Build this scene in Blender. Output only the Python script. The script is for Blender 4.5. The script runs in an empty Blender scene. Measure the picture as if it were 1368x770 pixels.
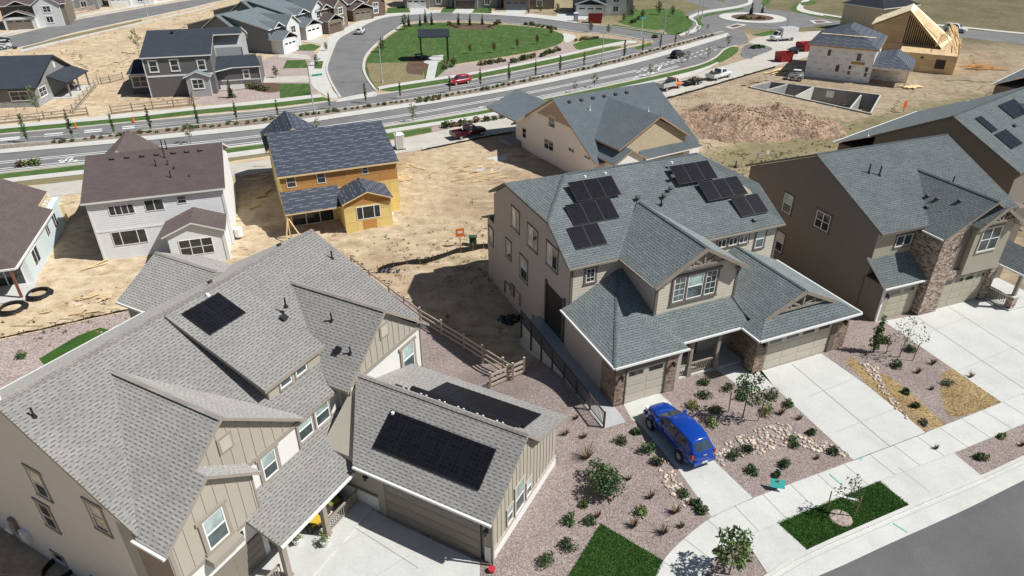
import bpy, math, random
from mathutils import Vector, Matrix
R = math.radians
random.seed(7)
scene = bpy.context.scene
COL = scene.collection

# ------------------------------------------------------------------ camera model (used to lay out the ground plan)
CAM_H, CAM_F, CAM_P = 30.0, 909.0, R(30.32)
_c, _s = math.cos(CAM_P), math.sin(CAM_P)
LOW = -2.4
S0, S1, SA = 33.0, 47.0, 0.9


def hs(s):
    t = min(1.0, max(0.0, (s - S0) / (S1 - S0)))
    return LOW * t * t * (3 - 2 * t)


def ground_h(x, y):
    """height of the terrain: front lots at 0, the lots behind 2.4 m lower, a bank between them"""
    s = y - SA * x
    if s <= S0: return 0.0
    if s >= S1: return LOW
    i = math.floor(s); f = s - i
    return hs(i) * (1 - f) + hs(i + 1) * f


def gp(u, v, z=LOW):
    """survey point (u,v) of the site plan to a ground position at height z"""
    x, y = (u - 684) / CAM_F, (v - 385) / CAM_F
    d = (x, _c - y * _s, -_s - y * _c)
    t = (z - CAM_H) / d[2]
    return Vector((d[0] * t, d[1] * t, z))


def gt(u, v):
    """same, on the real terrain"""
    z = LOW
    for _ in range(25):
        p = gp(u, v, z); z = 0.5 * z + 0.5 * ground_h(p.x, p.y)
    p = gp(u, v, z); p.z = ground_h(p.x, p.y)
    return p


# ------------------------------------------------------------------ materials
def newmat(name):
    m = bpy.data.materials.new(name); m.use_nodes = True
    nt = m.node_tree; nt.nodes.clear()
    o = nt.nodes.new('ShaderNodeOutputMaterial'); b = nt.nodes.new('ShaderNodeBsdfPrincipled')
    nt.links.new(b.outputs[0], o.inputs[0])
    return m, nt, b


def N(nt, kind, **kw):
    n = nt.nodes.new(kind)
    for k, v in kw.items():
        if k.startswith('i_'):
            key = k[2:].replace('_', ' ')
            n.inputs[key].default_value = v
        else:
            setattr(n, k, v)
    return n


def math_n(nt, op, a, b=None, c=None):
    n = nt.nodes.new('ShaderNodeMath'); n.operation = op
    for i, v in enumerate((a, b, c)):
        if v is None: continue
        if isinstance(v, (int, float)): n.inputs[i].default_value = v
        else: nt.links.new(v, n.inputs[i])
    return n.outputs[0]


def mixc(nt, fac, a, b, mode='MIX'):
    n = nt.nodes.new('ShaderNodeMix'); n.data_type = 'RGBA'; n.blend_type = mode
    for sock, v in ((n.inputs[0], fac), (n.inputs[6], a), (n.inputs[7], b)):
        if isinstance(v, (int, float)): sock.default_value = v
        elif isinstance(v, (tuple, list)): sock.default_value = (*v[:3], 1)
        else: nt.links.new(v, sock)
    return n.outputs[2]


def ramp(nt, fac, stops):
    n = nt.nodes.new('ShaderNodeValToRGB'); e = n.color_ramp.elements
    while len(e) < len(stops): e.new(0.5)
    for el, (p, c) in zip(e, stops):
        el.position = p; el.color = (*c, 1) if len(c) == 3 else c
    nt.links.new(fac, n.inputs[0])
    return n.outputs[0]


def noise(nt, vec, scale, detail=3, rough=0.55):
    n = N(nt, 'ShaderNodeTexNoise', i_Scale=scale, i_Detail=detail, i_Roughness=rough)
    if vec is not None: nt.links.new(vec, n.inputs['Vector'])
    return n.outputs['Fac']


def coords(nt, kind='Object'):
    if kind == 'UV': return N(nt, 'ShaderNodeTexCoord').outputs['UV']
    if kind == 'World': return N(nt, 'ShaderNodeNewGeometry').outputs['Position']
    return N(nt, 'ShaderNodeTexCoord').outputs[kind]


def bump(nt, b, h, strength=0.4, dist=0.02):
    n = N(nt, 'ShaderNodeBump', i_Strength=strength, i_Distance=dist)
    nt.links.new(h, n.inputs['Height']); nt.links.new(n.outputs[0], b.inputs['Normal'])


def sc(c, k): return tuple(min(1, x * k) for x in c)


def plain(name, col, rough=0.7, metal=0.0, var=0.08, vscale=1.5, bumps=0.0, bscale=30, spec=0.5, coord='Object', coat=0.0):
    m, nt, b = newmat(name)
    v = coords(nt, coord)
    f = noise(nt, v, vscale, 4)
    f2 = noise(nt, v, vscale * 9, 3)
    f = math_n(nt, 'ADD', math_n(nt, 'MULTIPLY', f, .65), math_n(nt, 'MULTIPLY', f2, .35))
    c = ramp(nt, f, [(0.3, sc(col, 1 - var)), (0.7, sc(col, 1 + var))])
    nt.links.new(c, b.inputs['Base Color'])
    b.inputs['Roughness'].default_value = rough; b.inputs['Metallic'].default_value = metal
    b.inputs['Specular IOR Level'].default_value = spec
    if coat: b.inputs['Coat Weight'].default_value = coat; b.inputs['Coat Roughness'].default_value = .04
    if bumps: bump(nt, b, noise(nt, v, bscale, 4), bumps, .02)
    return m


def shingle(name, c_hi, c_lo, row=.19, tab=.34, fine=.12, dash=.6, dark=.5, patch=.07, thick=.24, blend=.5):
    """laminated shingles: flat courses, random tab tones and the short shadow lines under the thick tabs"""
    m, nt, b = newmat(name)
    uv = coords(nt, 'UV')
    sp = N(nt, 'ShaderNodeSeparateXYZ'); nt.links.new(uv, sp.inputs[0])
    vr = math_n(nt, 'DIVIDE', sp.outputs[1], row); ri = math_n(nt, 'FLOOR', vr); fr = math_n(nt, 'FRACT', vr)
    def wn(a_, b_=None):
        n = N(nt, 'ShaderNodeTexWhiteNoise', noise_dimensions='2D'); cb = nt.nodes.new('ShaderNodeCombineXYZ')
        nt.links.new(a_, cb.inputs[0])
        if b_ is not None: nt.links.new(b_, cb.inputs[1])
        nt.links.new(cb.outputs[0], n.inputs['Vector']); return n.outputs['Value']
    ro = wn(ri)
    ux = math_n(nt, 'ADD', math_n(nt, 'DIVIDE', sp.outputs[0], tab), math_n(nt, 'MULTIPLY', ro, 7.3))
    ci = math_n(nt, 'FLOOR', ux); cf = math_n(nt, 'FRACT', ux)
    t1 = wn(ci, ri); t2 = wn(math_n(nt, 'ADD', ci, 31.7), ri)
    wd = math_n(nt, 'ADD', math_n(nt, 'MULTIPLY', t2, .35), dash)
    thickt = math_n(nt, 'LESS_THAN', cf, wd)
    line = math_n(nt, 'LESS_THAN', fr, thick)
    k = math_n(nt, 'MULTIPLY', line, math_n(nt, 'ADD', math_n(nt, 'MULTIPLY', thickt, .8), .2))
    t2 = math_n(nt, 'MULTIPLY', math_n(nt, 'ADD', thickt, t2), .5)
    tone = math_n(nt, 'ADD', math_n(nt, 'MULTIPLY', t1, blend), math_n(nt, 'MULTIPLY', t2, 1 - blend))
    c = mixc(nt, tone, c_lo, c_hi)
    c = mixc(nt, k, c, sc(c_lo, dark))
    f = noise(nt, uv, 30, 2); c = mixc(nt, 1.0, c, ramp(nt, f, [(.25, (1 - fine,) * 3), (.75, (1 + fine,) * 3)]), 'MULTIPLY')
    f = noise(nt, uv, .45, 5); c = mixc(nt, 1.0, c, ramp(nt, f, [(.3, (1 - patch,) * 3), (.7, (1 + patch,) * 3)]), 'MULTIPLY')
    nt.links.new(c, b.inputs['Base Color'])
    b.inputs['Roughness'].default_value = .95; b.inputs['Specular IOR Level'].default_value = .25; b.inputs['Diffuse Roughness'].default_value = 1.0
    h = math_n(nt, 'SUBTRACT', math_n(nt, 'MULTIPLY', thickt, .5), fr)
    bump(nt, b, h, .35, .03)
    return m


def lap(name, col, row=.2, var=.05, rough=.75, dark=.62, spread=.1):
    """lap siding: rows across the wall, shadow line under every board"""
    m, nt, b = newmat(name)
    uv = coords(nt, 'UV'); sp = N(nt, 'ShaderNodeSeparateXYZ'); nt.links.new(uv, sp.inputs[0])
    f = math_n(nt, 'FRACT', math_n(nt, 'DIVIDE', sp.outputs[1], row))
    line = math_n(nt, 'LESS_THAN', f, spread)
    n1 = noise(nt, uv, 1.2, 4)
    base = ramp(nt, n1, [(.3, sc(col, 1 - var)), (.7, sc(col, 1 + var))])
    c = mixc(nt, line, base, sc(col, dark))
    nt.links.new(c, b.inputs['Base Color']); b.inputs['Roughness'].default_value = rough
    bump(nt, b, math_n(nt, 'MULTIPLY', f, -1), .6, .03)
    return m


def stone_mat(name, cols, w=.42, h=.17, mortar=(.2, .18, .16)):
    m, nt, b = newmat(name)
    uv = coords(nt, 'UV')
    nz = N(nt, 'ShaderNodeTexNoise', i_Scale=2.5, i_Detail=2); nt.links.new(uv, nz.inputs[0])
    off = N(nt, 'ShaderNodeVectorMath', operation='MULTIPLY_ADD'); nt.links.new(nz.outputs['Color'], off.inputs[0])
    off.inputs[1].default_value = (.12, .08, 0); nt.links.new(uv, off.inputs[2])
    br = N(nt, 'ShaderNodeTexBrick', offset=.41, offset_frequency=2, squash=.7, squash_frequency=3, i_Scale=1.0)
    br.inputs['Brick Width'].default_value = w; br.inputs['Row Height'].default_value = h
    br.inputs['Mortar Size'].default_value = .012; br.inputs['Mortar Smooth'].default_value = .4
    br.inputs['Color1'].default_value = (0, 0, 0, 1); br.inputs['Color2'].default_value = (1, 1, 1, 1); br.inputs['Mortar'].default_value = (.5, .5, .5, 1)
    nt.links.new(off.outputs[0], br.inputs['Vector'])
    n2 = noise(nt, off.outputs[0], 3.0, 2)
    k = math_n(nt, 'ADD', math_n(nt, 'MULTIPLY', br.outputs['Color'], .6), math_n(nt, 'MULTIPLY', n2, .4))
    c = ramp(nt, k, [(0.1, cols[0]), (.4, cols[1]), (.65, cols[2]), (.9, cols[3])])
    c = mixc(nt, br.outputs['Fac'], c, mortar)
    nt.links.new(c, b.inputs['Base Color']); b.inputs['Roughness'].default_value = .9
    bump(nt, b, math_n(nt, 'ADD', math_n(nt, 'MULTIPLY', br.outputs['Fac'], -1), n2), .8, .06)
    return m


def glassy(name, col=(.03, .035, .04), rough=.06):
    m, nt, b = newmat(name)
    v = coords(nt, 'Object')
    c = ramp(nt, noise(nt, v, .8, 2), [(.35, sc(col, .7)), (.65, sc(col, 1.5))])
    nt.links.new(c, b.inputs['Base Color']); b.inputs['Roughness'].default_value = rough
    b.inputs['Specular IOR Level'].default_value = .8
    return m


def gravel(name, cols, scale=9.0, bumps=.7, big=.08, coord='World', dirt=None):
    m, nt, b = newmat(name)
    v = coords(nt, coord)
    vo = N(nt, 'ShaderNodeTexVoronoi', i_Scale=scale); nt.links.new(v, vo.inputs['Vector'])
    sp = N(nt, 'ShaderNodeSeparateColor'); nt.links.new(vo.outputs['Color'], sp.inputs[0])
    k = len(cols) - 1
    c = ramp(nt, sp.outputs[0], [(i / k, cc) for i, cc in enumerate(cols)])
    d = ramp(nt, vo.outputs['Distance'], [(.35, (1, 1, 1)), (.8, (.58, .58, .58))])
    c = mixc(nt, 1, c, d, 'MULTIPLY')
    f = noise(nt, v, .35, 5); c = mixc(nt, 1, c, ramp(nt, f, [(.3, (1 - big,) * 3), (.7, (1 + big,) * 3)]), 'MULTIPLY')
    if dirt:
        f = noise(nt, v, .8, 6, .65); c = mixc(nt, ramp(nt, f, [(.52, (0, 0, 0)), (.66, (1, 1, 1))]), c, dirt)
    nt.links.new(c, b.inputs['Base Color']); b.inputs['Roughness'].default_value = .95
    b.inputs['Specular IOR Level'].default_value = .2
    bump(nt, b, math_n(nt, 'MULTIPLY', vo.outputs['Distance'], -1), bumps, .05)
    return m


# ------------------------------------------------------------------ mesh builder
class MB:
    def __init__(s): s.v = []; s.f = []; s.m = []; s.uv = []; s.mats = []

    def mi(s, mat):
        if mat not in s.mats: s.mats.append(mat)
        return s.mats.index(mat)

    def poly(s, pts, mat, uv=None):
        pts = [Vector(p) for p in pts]
        n = Vector((0, 0, 0))
        for i in range(len(pts)):
            a, b = pts[i], pts[(i + 1) % len(pts)]
            n += a.cross(b)
        if n.length < 1e-9: return
        n.normalize()
        if uv is None:
            h = Vector((0, 0, 1)).cross(n)
            h = h.normalized() if h.length > 1e-3 else Vector((1, 0, 0))
            t = n.cross(h)
            uv = [(p.dot(h), p.dot(t)) for p in pts]
        i0 = len(s.v); s.v += [tuple(p) for p in pts]
        s.f.append(list(range(i0, i0 + len(pts)))); s.m.append(s.mi(mat)); s.uv.append(uv)

    def prism(s, pts, vec, mat, mat_side=None, cap0=True, cap1=True, mat1=None):
        """polygon pts swept by vec (outward normal of pts must point against vec)"""
        pts = [Vector(p) for p in pts]; vec = Vector(vec); q = [p + vec for p in pts]
        n = Vector((0, 0, 0))
        for i in range(len(pts)): n += pts[i].cross(pts[(i + 1) % len(pts)])
        if n.dot(vec) > 0: pts.reverse(); q.reverse()
        if cap0: s.poly(pts, mat)
        if cap1: s.poly(q[::-1], mat1 or mat)
        for i in range(len(pts)):
            j = (i + 1) % len(pts)
            s.poly([pts[j], pts[i], q[i], q[j]], mat_side or mat)

    def box(s, x0, x1, y0, y1, z0, z1, mat):
        s.prism([(x0, y0, z0), (x1, y0, z0), (x1, y1, z0), (x0, y1, z0)], (0, 0, z1 - z0), mat)

    def fbox(s, P, ux, uy, uz, a0, a1, b0, b1, c0, c1, mat):
        P, ux, uy, uz = map(Vector, (P, ux, uy, uz))
        f = lambda a, b, c: P + ux * a + uy * b + uz * c
        s.prism([f(a0, b0, c0), f(a1, b0, c0), f(a1, b1, c0), f(a0, b1, c0)], uz * (c1 - c0), mat)

    def bar(s, p, q, w, h, mat, up=(0, 0, 1)):
        p, q = Vector(p), Vector(q); d = (q - p); L = d.length
        if L < 1e-6: return
        d.normalize(); sd = d.cross(Vector(up))
        if sd.length < 1e-4: sd = d.cross(Vector((1, 0, 0)))
        sd.normalize(); u = sd.cross(d)
        s.fbox(p, d, sd, u, 0, L, -w / 2, w / 2, -h / 2, h / 2, mat)

    def cyl(s, p, q, r0, r1, mat, n=10, cap=True):
        p, q = Vector(p), Vector(q); d = (q - p).normalized()
        a = d.cross(Vector((0, 0, 1)))
        if a.length < 1e-3: a = Vector((1, 0, 0))
        a.normalize(); b = d.cross(a)
        A = [p + (a * math.cos(2 * math.pi * i / n) + b * math.sin(2 * math.pi * i / n)) * r0 for i in range(n)]
        B = [q + (a * math.cos(2 * math.pi * i / n) + b * math.sin(2 * math.pi * i / n)) * r1 for i in range(n)]
        for i in range(n):
            j = (i + 1) % n
            s.poly([A[j], A[i], B[i], B[j]][::-1], mat)
        if cap:
            if r0 > 1e-4: s.poly(A[::-1], mat)
            if r1 > 1e-4: s.poly(B, mat)

    def tube(s, pts, r, mat, n=6):
        for a, b in zip(pts, pts[1:]): s.cyl(a, b, r, r, mat, n)

    def loft(s, rings, mat, closed=True, cap=True):
        for A, B in zip(rings, rings[1:]):
            n = len(A)
            for i in range(n if closed else n - 1):
                j = (i + 1) % n
                s.poly([A[i], A[j], B[j], B[i]], mat)
        if cap:
            s.poly(rings[0][::-1], mat); s.poly(rings[-1], mat)

    def build(s, name, parent=None, smooth=False, mods=None, weld=False):
        me = bpy.data.meshes.new(name)
        me.from_pydata(s.v, [], s.f)
        for m in s.mats: me.materials.append(m)
        me.polygons.foreach_set('material_index', s.m)
        ul = me.uv_layers.new(name='UVMap')
        flat = [c for u in s.uv for p in u for c in p]
        ul.data.foreach_set('uv', flat)
        me.update()
        if weld:
            import bmesh
            bm = bmesh.new(); bm.from_mesh(me); bmesh.ops.remove_doubles(bm, verts=bm.verts, dist=1e-4)
            bmesh.ops.recalc_face_normals(bm, faces=bm.faces); bm.to_mesh(me); bm.free()
        if smooth: me.polygons.foreach_set('use_smooth', [True] * len(me.polygons))
        o = bpy.data.objects.new(name, me); COL.objects.link(o)
        if parent is not None: o.parent = parent
        return o


def thing(name, label, cat, loc=(0, 0, 0), rotz=0.0, group=None):
    o = bpy.data.objects.new(name, None); COL.objects.link(o)
    o.location = loc; o.rotation_euler = (0, 0, rotz); o.empty_display_size = .3
    o['label'] = label; o['category'] = cat
    if group: o['group'] = group
    return o


def tag(o, label, cat, group=None, loc=None, rotz=None):
    o['label'] = label; o['category'] = cat
    if group: o['group'] = group
    if loc is not None: o.location = loc
    if rotz is not None: o.rotation_euler = (0, 0, rotz)
    return o


def struct(o, kind='structure'):
    o['kind'] = kind; return o


def copy_tree(o, parent=None, loc=None, rotz=None, label=None, scale=None):
    c = o.copy(); COL.objects.link(c)
    if parent is not None: c.parent = parent
    if loc is not None: c.location = loc
    if rotz is not None: c.rotation_euler = (0, 0, rotz)
    if scale is not None: c.scale = (scale,) * 3
    if label: c['label'] = label
    for ch in list(o.children): copy_tree(ch, c)
    return c


def split_pieces(names):
    """give every separate piece of the named parts a mesh of its own"""
    for o in [o for o in scene.objects if o.type == 'MESH' and o.name.split('.')[0] in names and not o.modifiers]:
        me = o.data; n = len(me.polygons)
        if n > 3000 or n < 2: continue
        par = list(range(n))
        def find(i):
            while par[i] != i: par[i] = par[par[i]]; i = par[i]
            return i
        bb = []
        for p in me.polygons:
            c = [me.vertices[i].co for i in p.vertices]
            bb.append((min(v.x for v in c) - .03, max(v.x for v in c) + .03, min(v.y for v in c) - .03, max(v.y for v in c) + .03, min(v.z for v in c) - .03, max(v.z for v in c) + .03))
        for i in range(n):
            a = bb[i]
            for j in range(i):
                b = bb[j]
                if a[0] < b[1] and b[0] < a[1] and a[2] < b[3] and b[2] < a[3] and a[4] < b[5] and b[4] < a[5]: par[find(i)] = find(j)
        gr = {}
        for i in range(n): gr.setdefault(find(i), []).append(i)
        if len(gr) < 2: continue
        uvl = me.uv_layers[0].data; base = o.name.split('.')[0]; parts = []
        for ids in gr.values():
            mb = MB()
            for i in ids:
                p = me.polygons[i]
                mb.poly([me.vertices[k].co for k in p.vertices], me.materials[p.material_index], [tuple(uvl[l].uv) for l in p.loop_indices])
            parts.append(mb)
        o.data = bpy.data.meshes.new('tmp'); q = parts[0].build(base); o.data = q.data; bpy.data.objects.remove(q)
        for mb in parts[1:]: mb.build(base, o.parent)


# ------------------------------------------------------------------ roofs, windows and other house parts
def roof(mb, faces, top, trim, soffit, t=.2):
    """closed shell: top faces given, sides only round the outside of the group"""
    key = lambda p: tuple(round(c, 3) for c in p)
    cnt = {}
    for f in faces:
        for i in range(len(f)):
            a, b = key(f[i]), key(f[(i + 1) % len(f)])
            cnt[(a, b)] = cnt.get((a, b), 0) + 1
    dn = lambda p: (p[0], p[1], p[2] - t)
    for f in faces:
        n = Vector((0, 0, 0)); P = [Vector(p) for p in f]
        for i in range(len(P)): n += P[i].cross(P[(i + 1) % len(P)])
        f = list(f) if n.z > 0 else list(f)[::-1]
        mb.poly(f, top); mb.poly([dn(p) for p in f][::-1], soffit)
        for i in range(len(f)):
            a, b = f[i], f[(i + 1) % len(f)]
            ka, kb = key(a), key(b)
            if cnt.get((ka, kb), 0) + cnt.get((kb, ka), 0) > 1: continue
            mb.poly([b, a, dn(a), dn(b)], trim)


def gable_y(x0, x1, y0, y1, ze, zr, xr=None):
    """gable roof with its ridge along y"""
    xr = (x0 + x1) / 2 if xr is None else xr
    return [[(x0, y0, ze), (xr, y0, zr), (xr, y1, zr), (x0, y1, ze)], [(xr, y0, zr), (x1, y0, ze), (x1, y1, ze), (xr, y1, zr)]]


def gable_x(x0, x1, y0, y1, ze, zr, yr=None):
    yr = (y0 + y1) / 2 if yr is None else yr
    return [[(x0, y0, ze), (x1, y0, ze), (x1, yr, zr), (x0, yr, zr)], [(x0, yr, zr), (x1, yr, zr), (x1, y1, ze), (x0, y1, ze)]]


def hip(x0, x1, y0, y1, ze, zr, d=None):
    """hip roof, ridge along the longer side"""
    if x1 - x0 >= y1 - y0:
        d = (y1 - y0) / 2 if d is None else d; ym = (y0 + y1) / 2
        a, b = (x0 + d, ym, zr), (x1 - d, ym, zr)
        return [[(x0, y0, ze), (x1, y0, ze), b, a], [(x1, y1, ze), (x0, y1, ze), a, b], [(x0, y1, ze), (x0, y0, ze), a], [(x1, y0, ze), (x1, y1, ze), b]]
    d = (x1 - x0) / 2 if d is None else d; xm = (x0 + x1) / 2
    a, b = (xm, y0 + d, zr), (xm, y1 - d, zr)
    return [[(x0, y0, ze), (x1, y0, ze), a], [(x1, y0, ze), (x1, y1, ze), b, a], [(x1, y1, ze), (x0, y1, ze), b], [(x0, y1, ze), (x0, y0, ze), a, b]]


def ridgecaps(mb, p, q, mat, w=.17, seg=.3, lift=.03):
    """overlapping ridge tabs from p to q"""
    p, q = Vector(p), Vector(q); d = q - p; L = d.length; d.normalize()
    sd = d.cross(Vector((0, 0, 1))).normalized()
    n = max(1, int(L / seg)); st = L / n
    for i in range(n):
        a = p + d * (i * st); b = p + d * ((i + 1) * st)
        k = Vector((0, 0, lift)); k2 = Vector((0, 0, lift + .025))
        dr = Vector((0, 0, -w * .5))
        for sg in (1, -1):
            f = [a + k2, b + k, b + sd * (w * sg) + dr + k, a + sd * (w * sg) + dr + k2]
            mb.poly(f if sg < 0 else f[::-1], mat)


W_STYLE = {}


def window(parent, P, ux, w, h, n, frame, trim=None, glass=None, style='hung', tw=.13, blind=None, sill=True, head=None, proud=.05, name='window'):
    """P: lower left corner on the wall plane, ux along the wall, n out of the wall"""
    P, ux, n = Vector(P), Vector(ux).normalized(), Vector(n).normalized(); uz = Vector((0, 0, 1))
    mb = MB(); F = lambda a0, a1, b0, b1, c0, c1, m: mb.fbox(P, ux, uz, n, a0, a1, b0, b1, c0, c1, m)
    if trim:
        hw = tw * (head or 1.0)
        F(-tw, 0, 0, h, -.02, proud, trim); F(w, w + tw, 0, h, -.02, proud, trim)
        F(-tw * 1.5, w + tw * 1.5, h, h + hw, -.02, proud + .015, trim)
        if sill: F(-tw * 1.2, w + tw * 1.2, -tw, 0, -.02, proud + .03, trim)
        else: F(-tw, w + tw, -tw * .8, 0, -.02, proud, trim)
    fw = min(.07, w * .09)
    d0, d1 = -.02, proud * .75
    F(0, fw, 0, h, d0, d1, frame); F(w - fw, w, 0, h, d0, d1, frame)
    F(fw, w - fw, 0, fw, d0, d1, frame); F(fw, w - fw, h - fw, h, d0, d1, frame)
    bars = []
    if style == 'hung': F(fw, w - fw, h * .5 - fw * .5, h * .5 + fw * .5, d0, d1 - .006, frame)
    if style in ('slider', 'mull'): F(w * .5 - fw * .6, w * .5 + fw * .6, fw, h - fw, d0, d1 - .006, frame)
    if style == 'mull': F(fw, w - fw, h * .5 - fw * .4, h * .5 + fw * .4, d0, d1 - .01, frame)
    if style in ('triple', 'triplehung'):
        for k in (1 / 3, 2 / 3): F(w * k - fw * .6, w * k + fw * .6, fw, h - fw, d0, d1 - .006, frame)
        if style == 'triplehung': F(fw, w - fw, h * .5 - fw * .4, h * .5 + fw * .4, d0, d1 - .01, frame)
    if style == 'wide':
        for k in (.26, .74): F(w * k - fw * .6, w * k + fw * .6, fw, h - fw, d0, d1 - .006, frame)
    if style == 'quad':
        for k in (.25, .5, .75): F(w * k - fw * .5, w * k + fw * .5, fw, h - fw, d0, d1 - .006, frame)
    if style in ('grid', 'grid6'):
        nx, nz = (2, 3) if style == 'grid' else (2, 4)
        for k in range(1, nx): F(w * k / nx - .014, w * k / nx + .014, fw, h - fw, d0, d1 - .012, frame)
        for k in range(1, nz): F(fw, w - fw, h * k / nz - .014, h * k / nz + .014, d0, d1 - .016, frame)
    o = mb.build(name, parent)
    g = MB(); gz = .004
    if blind and style == 'slider':
        g.fbox(P, ux, uz, n, fw * .9, w * .5, fw * .9, h - fw * .9, -.02, gz, blind)
        g.fbox(P, ux, uz, n, w * .5, w - fw * .9, fw * .9, h - fw * .9, -.02, gz, glass)
    elif blind:
        f = random.choice((.5, .5, .55, .45)) if style != 'fixed' else .5
        g.fbox(P, ux, uz, n, fw * .9, w - fw * .9, h * f, h - fw * .9, -.02, gz, blind)
        g.fbox(P, ux, uz, n, fw * .9, w - fw * .9, fw * .9, h * f, -.02, gz, glass)
    else:
        g.fbox(P, ux, uz, n, fw * .9, w - fw * .9, fw * .9, h - fw * .9, -.02, gz, glass)
    g.build('pane', o)
    return o


def garage_door(parent, P, ux, w, h, n, mat, line, glass, panels=4, wins=4, cols=4):
    P, ux, n = Vector(P), Vector(ux).normalized(), Vector(n).normalized(); uz = Vector((0, 0, 1))
    mb = MB(); F = lambda a0, a1, b0, b1, c0, c1, m: mb.fbox(P, ux, uz, n, a0, a1, b0, b1, c0, c1, m)
    F(0, w, 0, h, -.05, .0, line)
    ph = h / panels
    for i in range(panels):
        F(0, w, i * ph + .012, (i + 1) * ph - .012, -.01, .02, mat)
        for k in range(cols):
            cw = w / cols
            if i == panels - 1 and wins: continue
            F(k * cw + .1, (k + 1) * cw - .1, i * ph + .1, (i + 1) * ph - .1, .0, .032, mat)
    o = mb.build('garage_door', parent)
    if wins:
        for k in range(wins):
            cw = w / wins; g = MB()
            g.fbox(P, ux, uz, n, k * cw + cw * .14, (k + 1) * cw - cw * .14, h - ph * .74, h - ph * .26, .0, .028, glass)
            g.build('pane', o)
    return o


def battens(mb, poly2, u0, u1, step, mk, mat, w=.05):
    """vertical battens clipped to a convex polygon given as (u,z); mk(u,z)->(point, ux, n)"""
    k = u0
    while k < u1:
        zs = []
        for i in range(len(poly2)):
            (a, za), (b, zb) = poly2[i], poly2[(i + 1) % len(poly2)]
            if (a - k) * (b - k) < 0: zs.append(za + (zb - za) * (k - a) / (b - a))
        if len(zs) >= 2:
            z0, z1 = min(zs), max(zs)
            if z1 - z0 > .1:
                P, ux, n = mk(k, z0)
                mb.fbox(P, ux, (0, 0, 1), n, -w / 2, w / 2, 0.01, z1 - z0 - .01, -.01, .03, mat)
        k += step


def solar(parent, P, ux, uy, w, h, glass, frame, lift=.05):
    """one panel lying on a roof slope: P lower left corner, ux across, uy up the slope"""
    P, ux, uy = Vector(P), Vector(ux).normalized(), Vector(uy).normalized(); n = ux.cross(uy).normalized()
    mb = MB()
    mb.fbox(P, ux, uy, n, 0, w, 0, h, lift, lift + .05, frame)
    mb.fbox(P, ux, uy, n, .03, w - .03, .03, h - .03, lift + .04, lift + .056, glass)
    o = mb.build('solar_panel', parent)
    me = o.data
    return o


def vent_pipe(parent, p, h=.5, mat=None, r=.05):
    mb = MB(); p = Vector(p)
    mb.cyl(p - Vector((0, 0, .15)), p + Vector((0, 0, h)), r, r, mat, 8)
    mb.cyl(p - Vector((0, 0, .1)), p + Vector((0, 0, .12)), r * 3.2, r * 1.3, mat, 8)
    return mb.build('vent_pipe', parent)


def box_vent(parent, p, up, mat, s=.32):
    mb = MB(); up = Vector(up).normalized(); ux = up.cross(Vector((0, 0, 1)))
    ux = ux.normalized() if ux.length > 1e-3 else Vector((1, 0, 0)); uy = up.cross(ux)
    mb.fbox(p, ux, uy, up, -s / 2, s / 2, -s / 2, s / 2, -.05, .14, mat)
    mb.fbox(p, ux, uy, up, -s * .62, s * .62, -s * .62, s * .62, .14, .19, mat)
    return mb.build('roof_vent', parent)


def wall_lamp(parent, P, n, mat):
    mb = MB(); P = Vector(P); n = Vector(n)
    mb.fbox(P, n.cross(Vector((0, 0, 1))), (0, 0, 1), n, -.07, .07, -.18, .12, 0, .05, mat)
    mb.cyl(P + n * .16 + Vector((0, 0, -.22)), P + n * .16 + Vector((0, 0, .1)), .07, .1, mat, 8)
    mb.cyl(P + n * .16 + Vector((0, 0, .1)), P + n * .16 + Vector((0, 0, .2)), .12, .02, mat, 8)
    return mb.build('wall_lamp', parent)
import bmesh
# ------------------------------------------------------------------ shared materials
GREY_TRIM = plain('taupe trim', (.25, .215, .18), .65)
WHITE_TRIM = plain('white trim', (.75, .75, .73), .5, var=.03)
VINYL = plain('white vinyl', (.8, .8, .78), .4, var=.02)
GLASS = glassy('window glass', (.028, .033, .036))
GLASS_BLUE = glassy('window glass sky', (.06, .085, .09))
BLIND = glassy('window with blind', (.33, .42, .40), .15)
BLIND2 = glassy('window with pale blind', (.5, .48, .45), .2)
BLACK = plain('black plastic', (.018, .018, .02), .45)
DARKMETAL = plain('dark metal', (.05, .05, .05), .4, metal=.6)
PANEL = None


def solar_mat():
    m, nt, b = newmat('solar glass')
    uv = coords(nt, 'UV')
    br = N(nt, 'ShaderNodeTexBrick', offset=0.0, i_Scale=1.0)
    br.inputs['Brick Width'].default_value = .23; br.inputs['Row Height'].default_value = .23; br.inputs['Mortar Size'].default_value = .012
    br.inputs['Color1'].default_value = (.007, .007, .010, 1); br.inputs['Color2'].default_value = (.011, .011, .015, 1); br.inputs['Mortar'].default_value = (.018, .018, .021, 1)
    nt.links.new(uv, br.inputs['Vector']); nt.links.new(br.outputs['Color'], b.inputs['Base Color'])
    b.inputs['Roughness'].default_value = .22; b.inputs['Specular IOR Level'].default_value = .3
    return m


SOLAR = solar_mat()
PFRAME = plain('black panel frame', (.014, .014, .016), .4)


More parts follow.
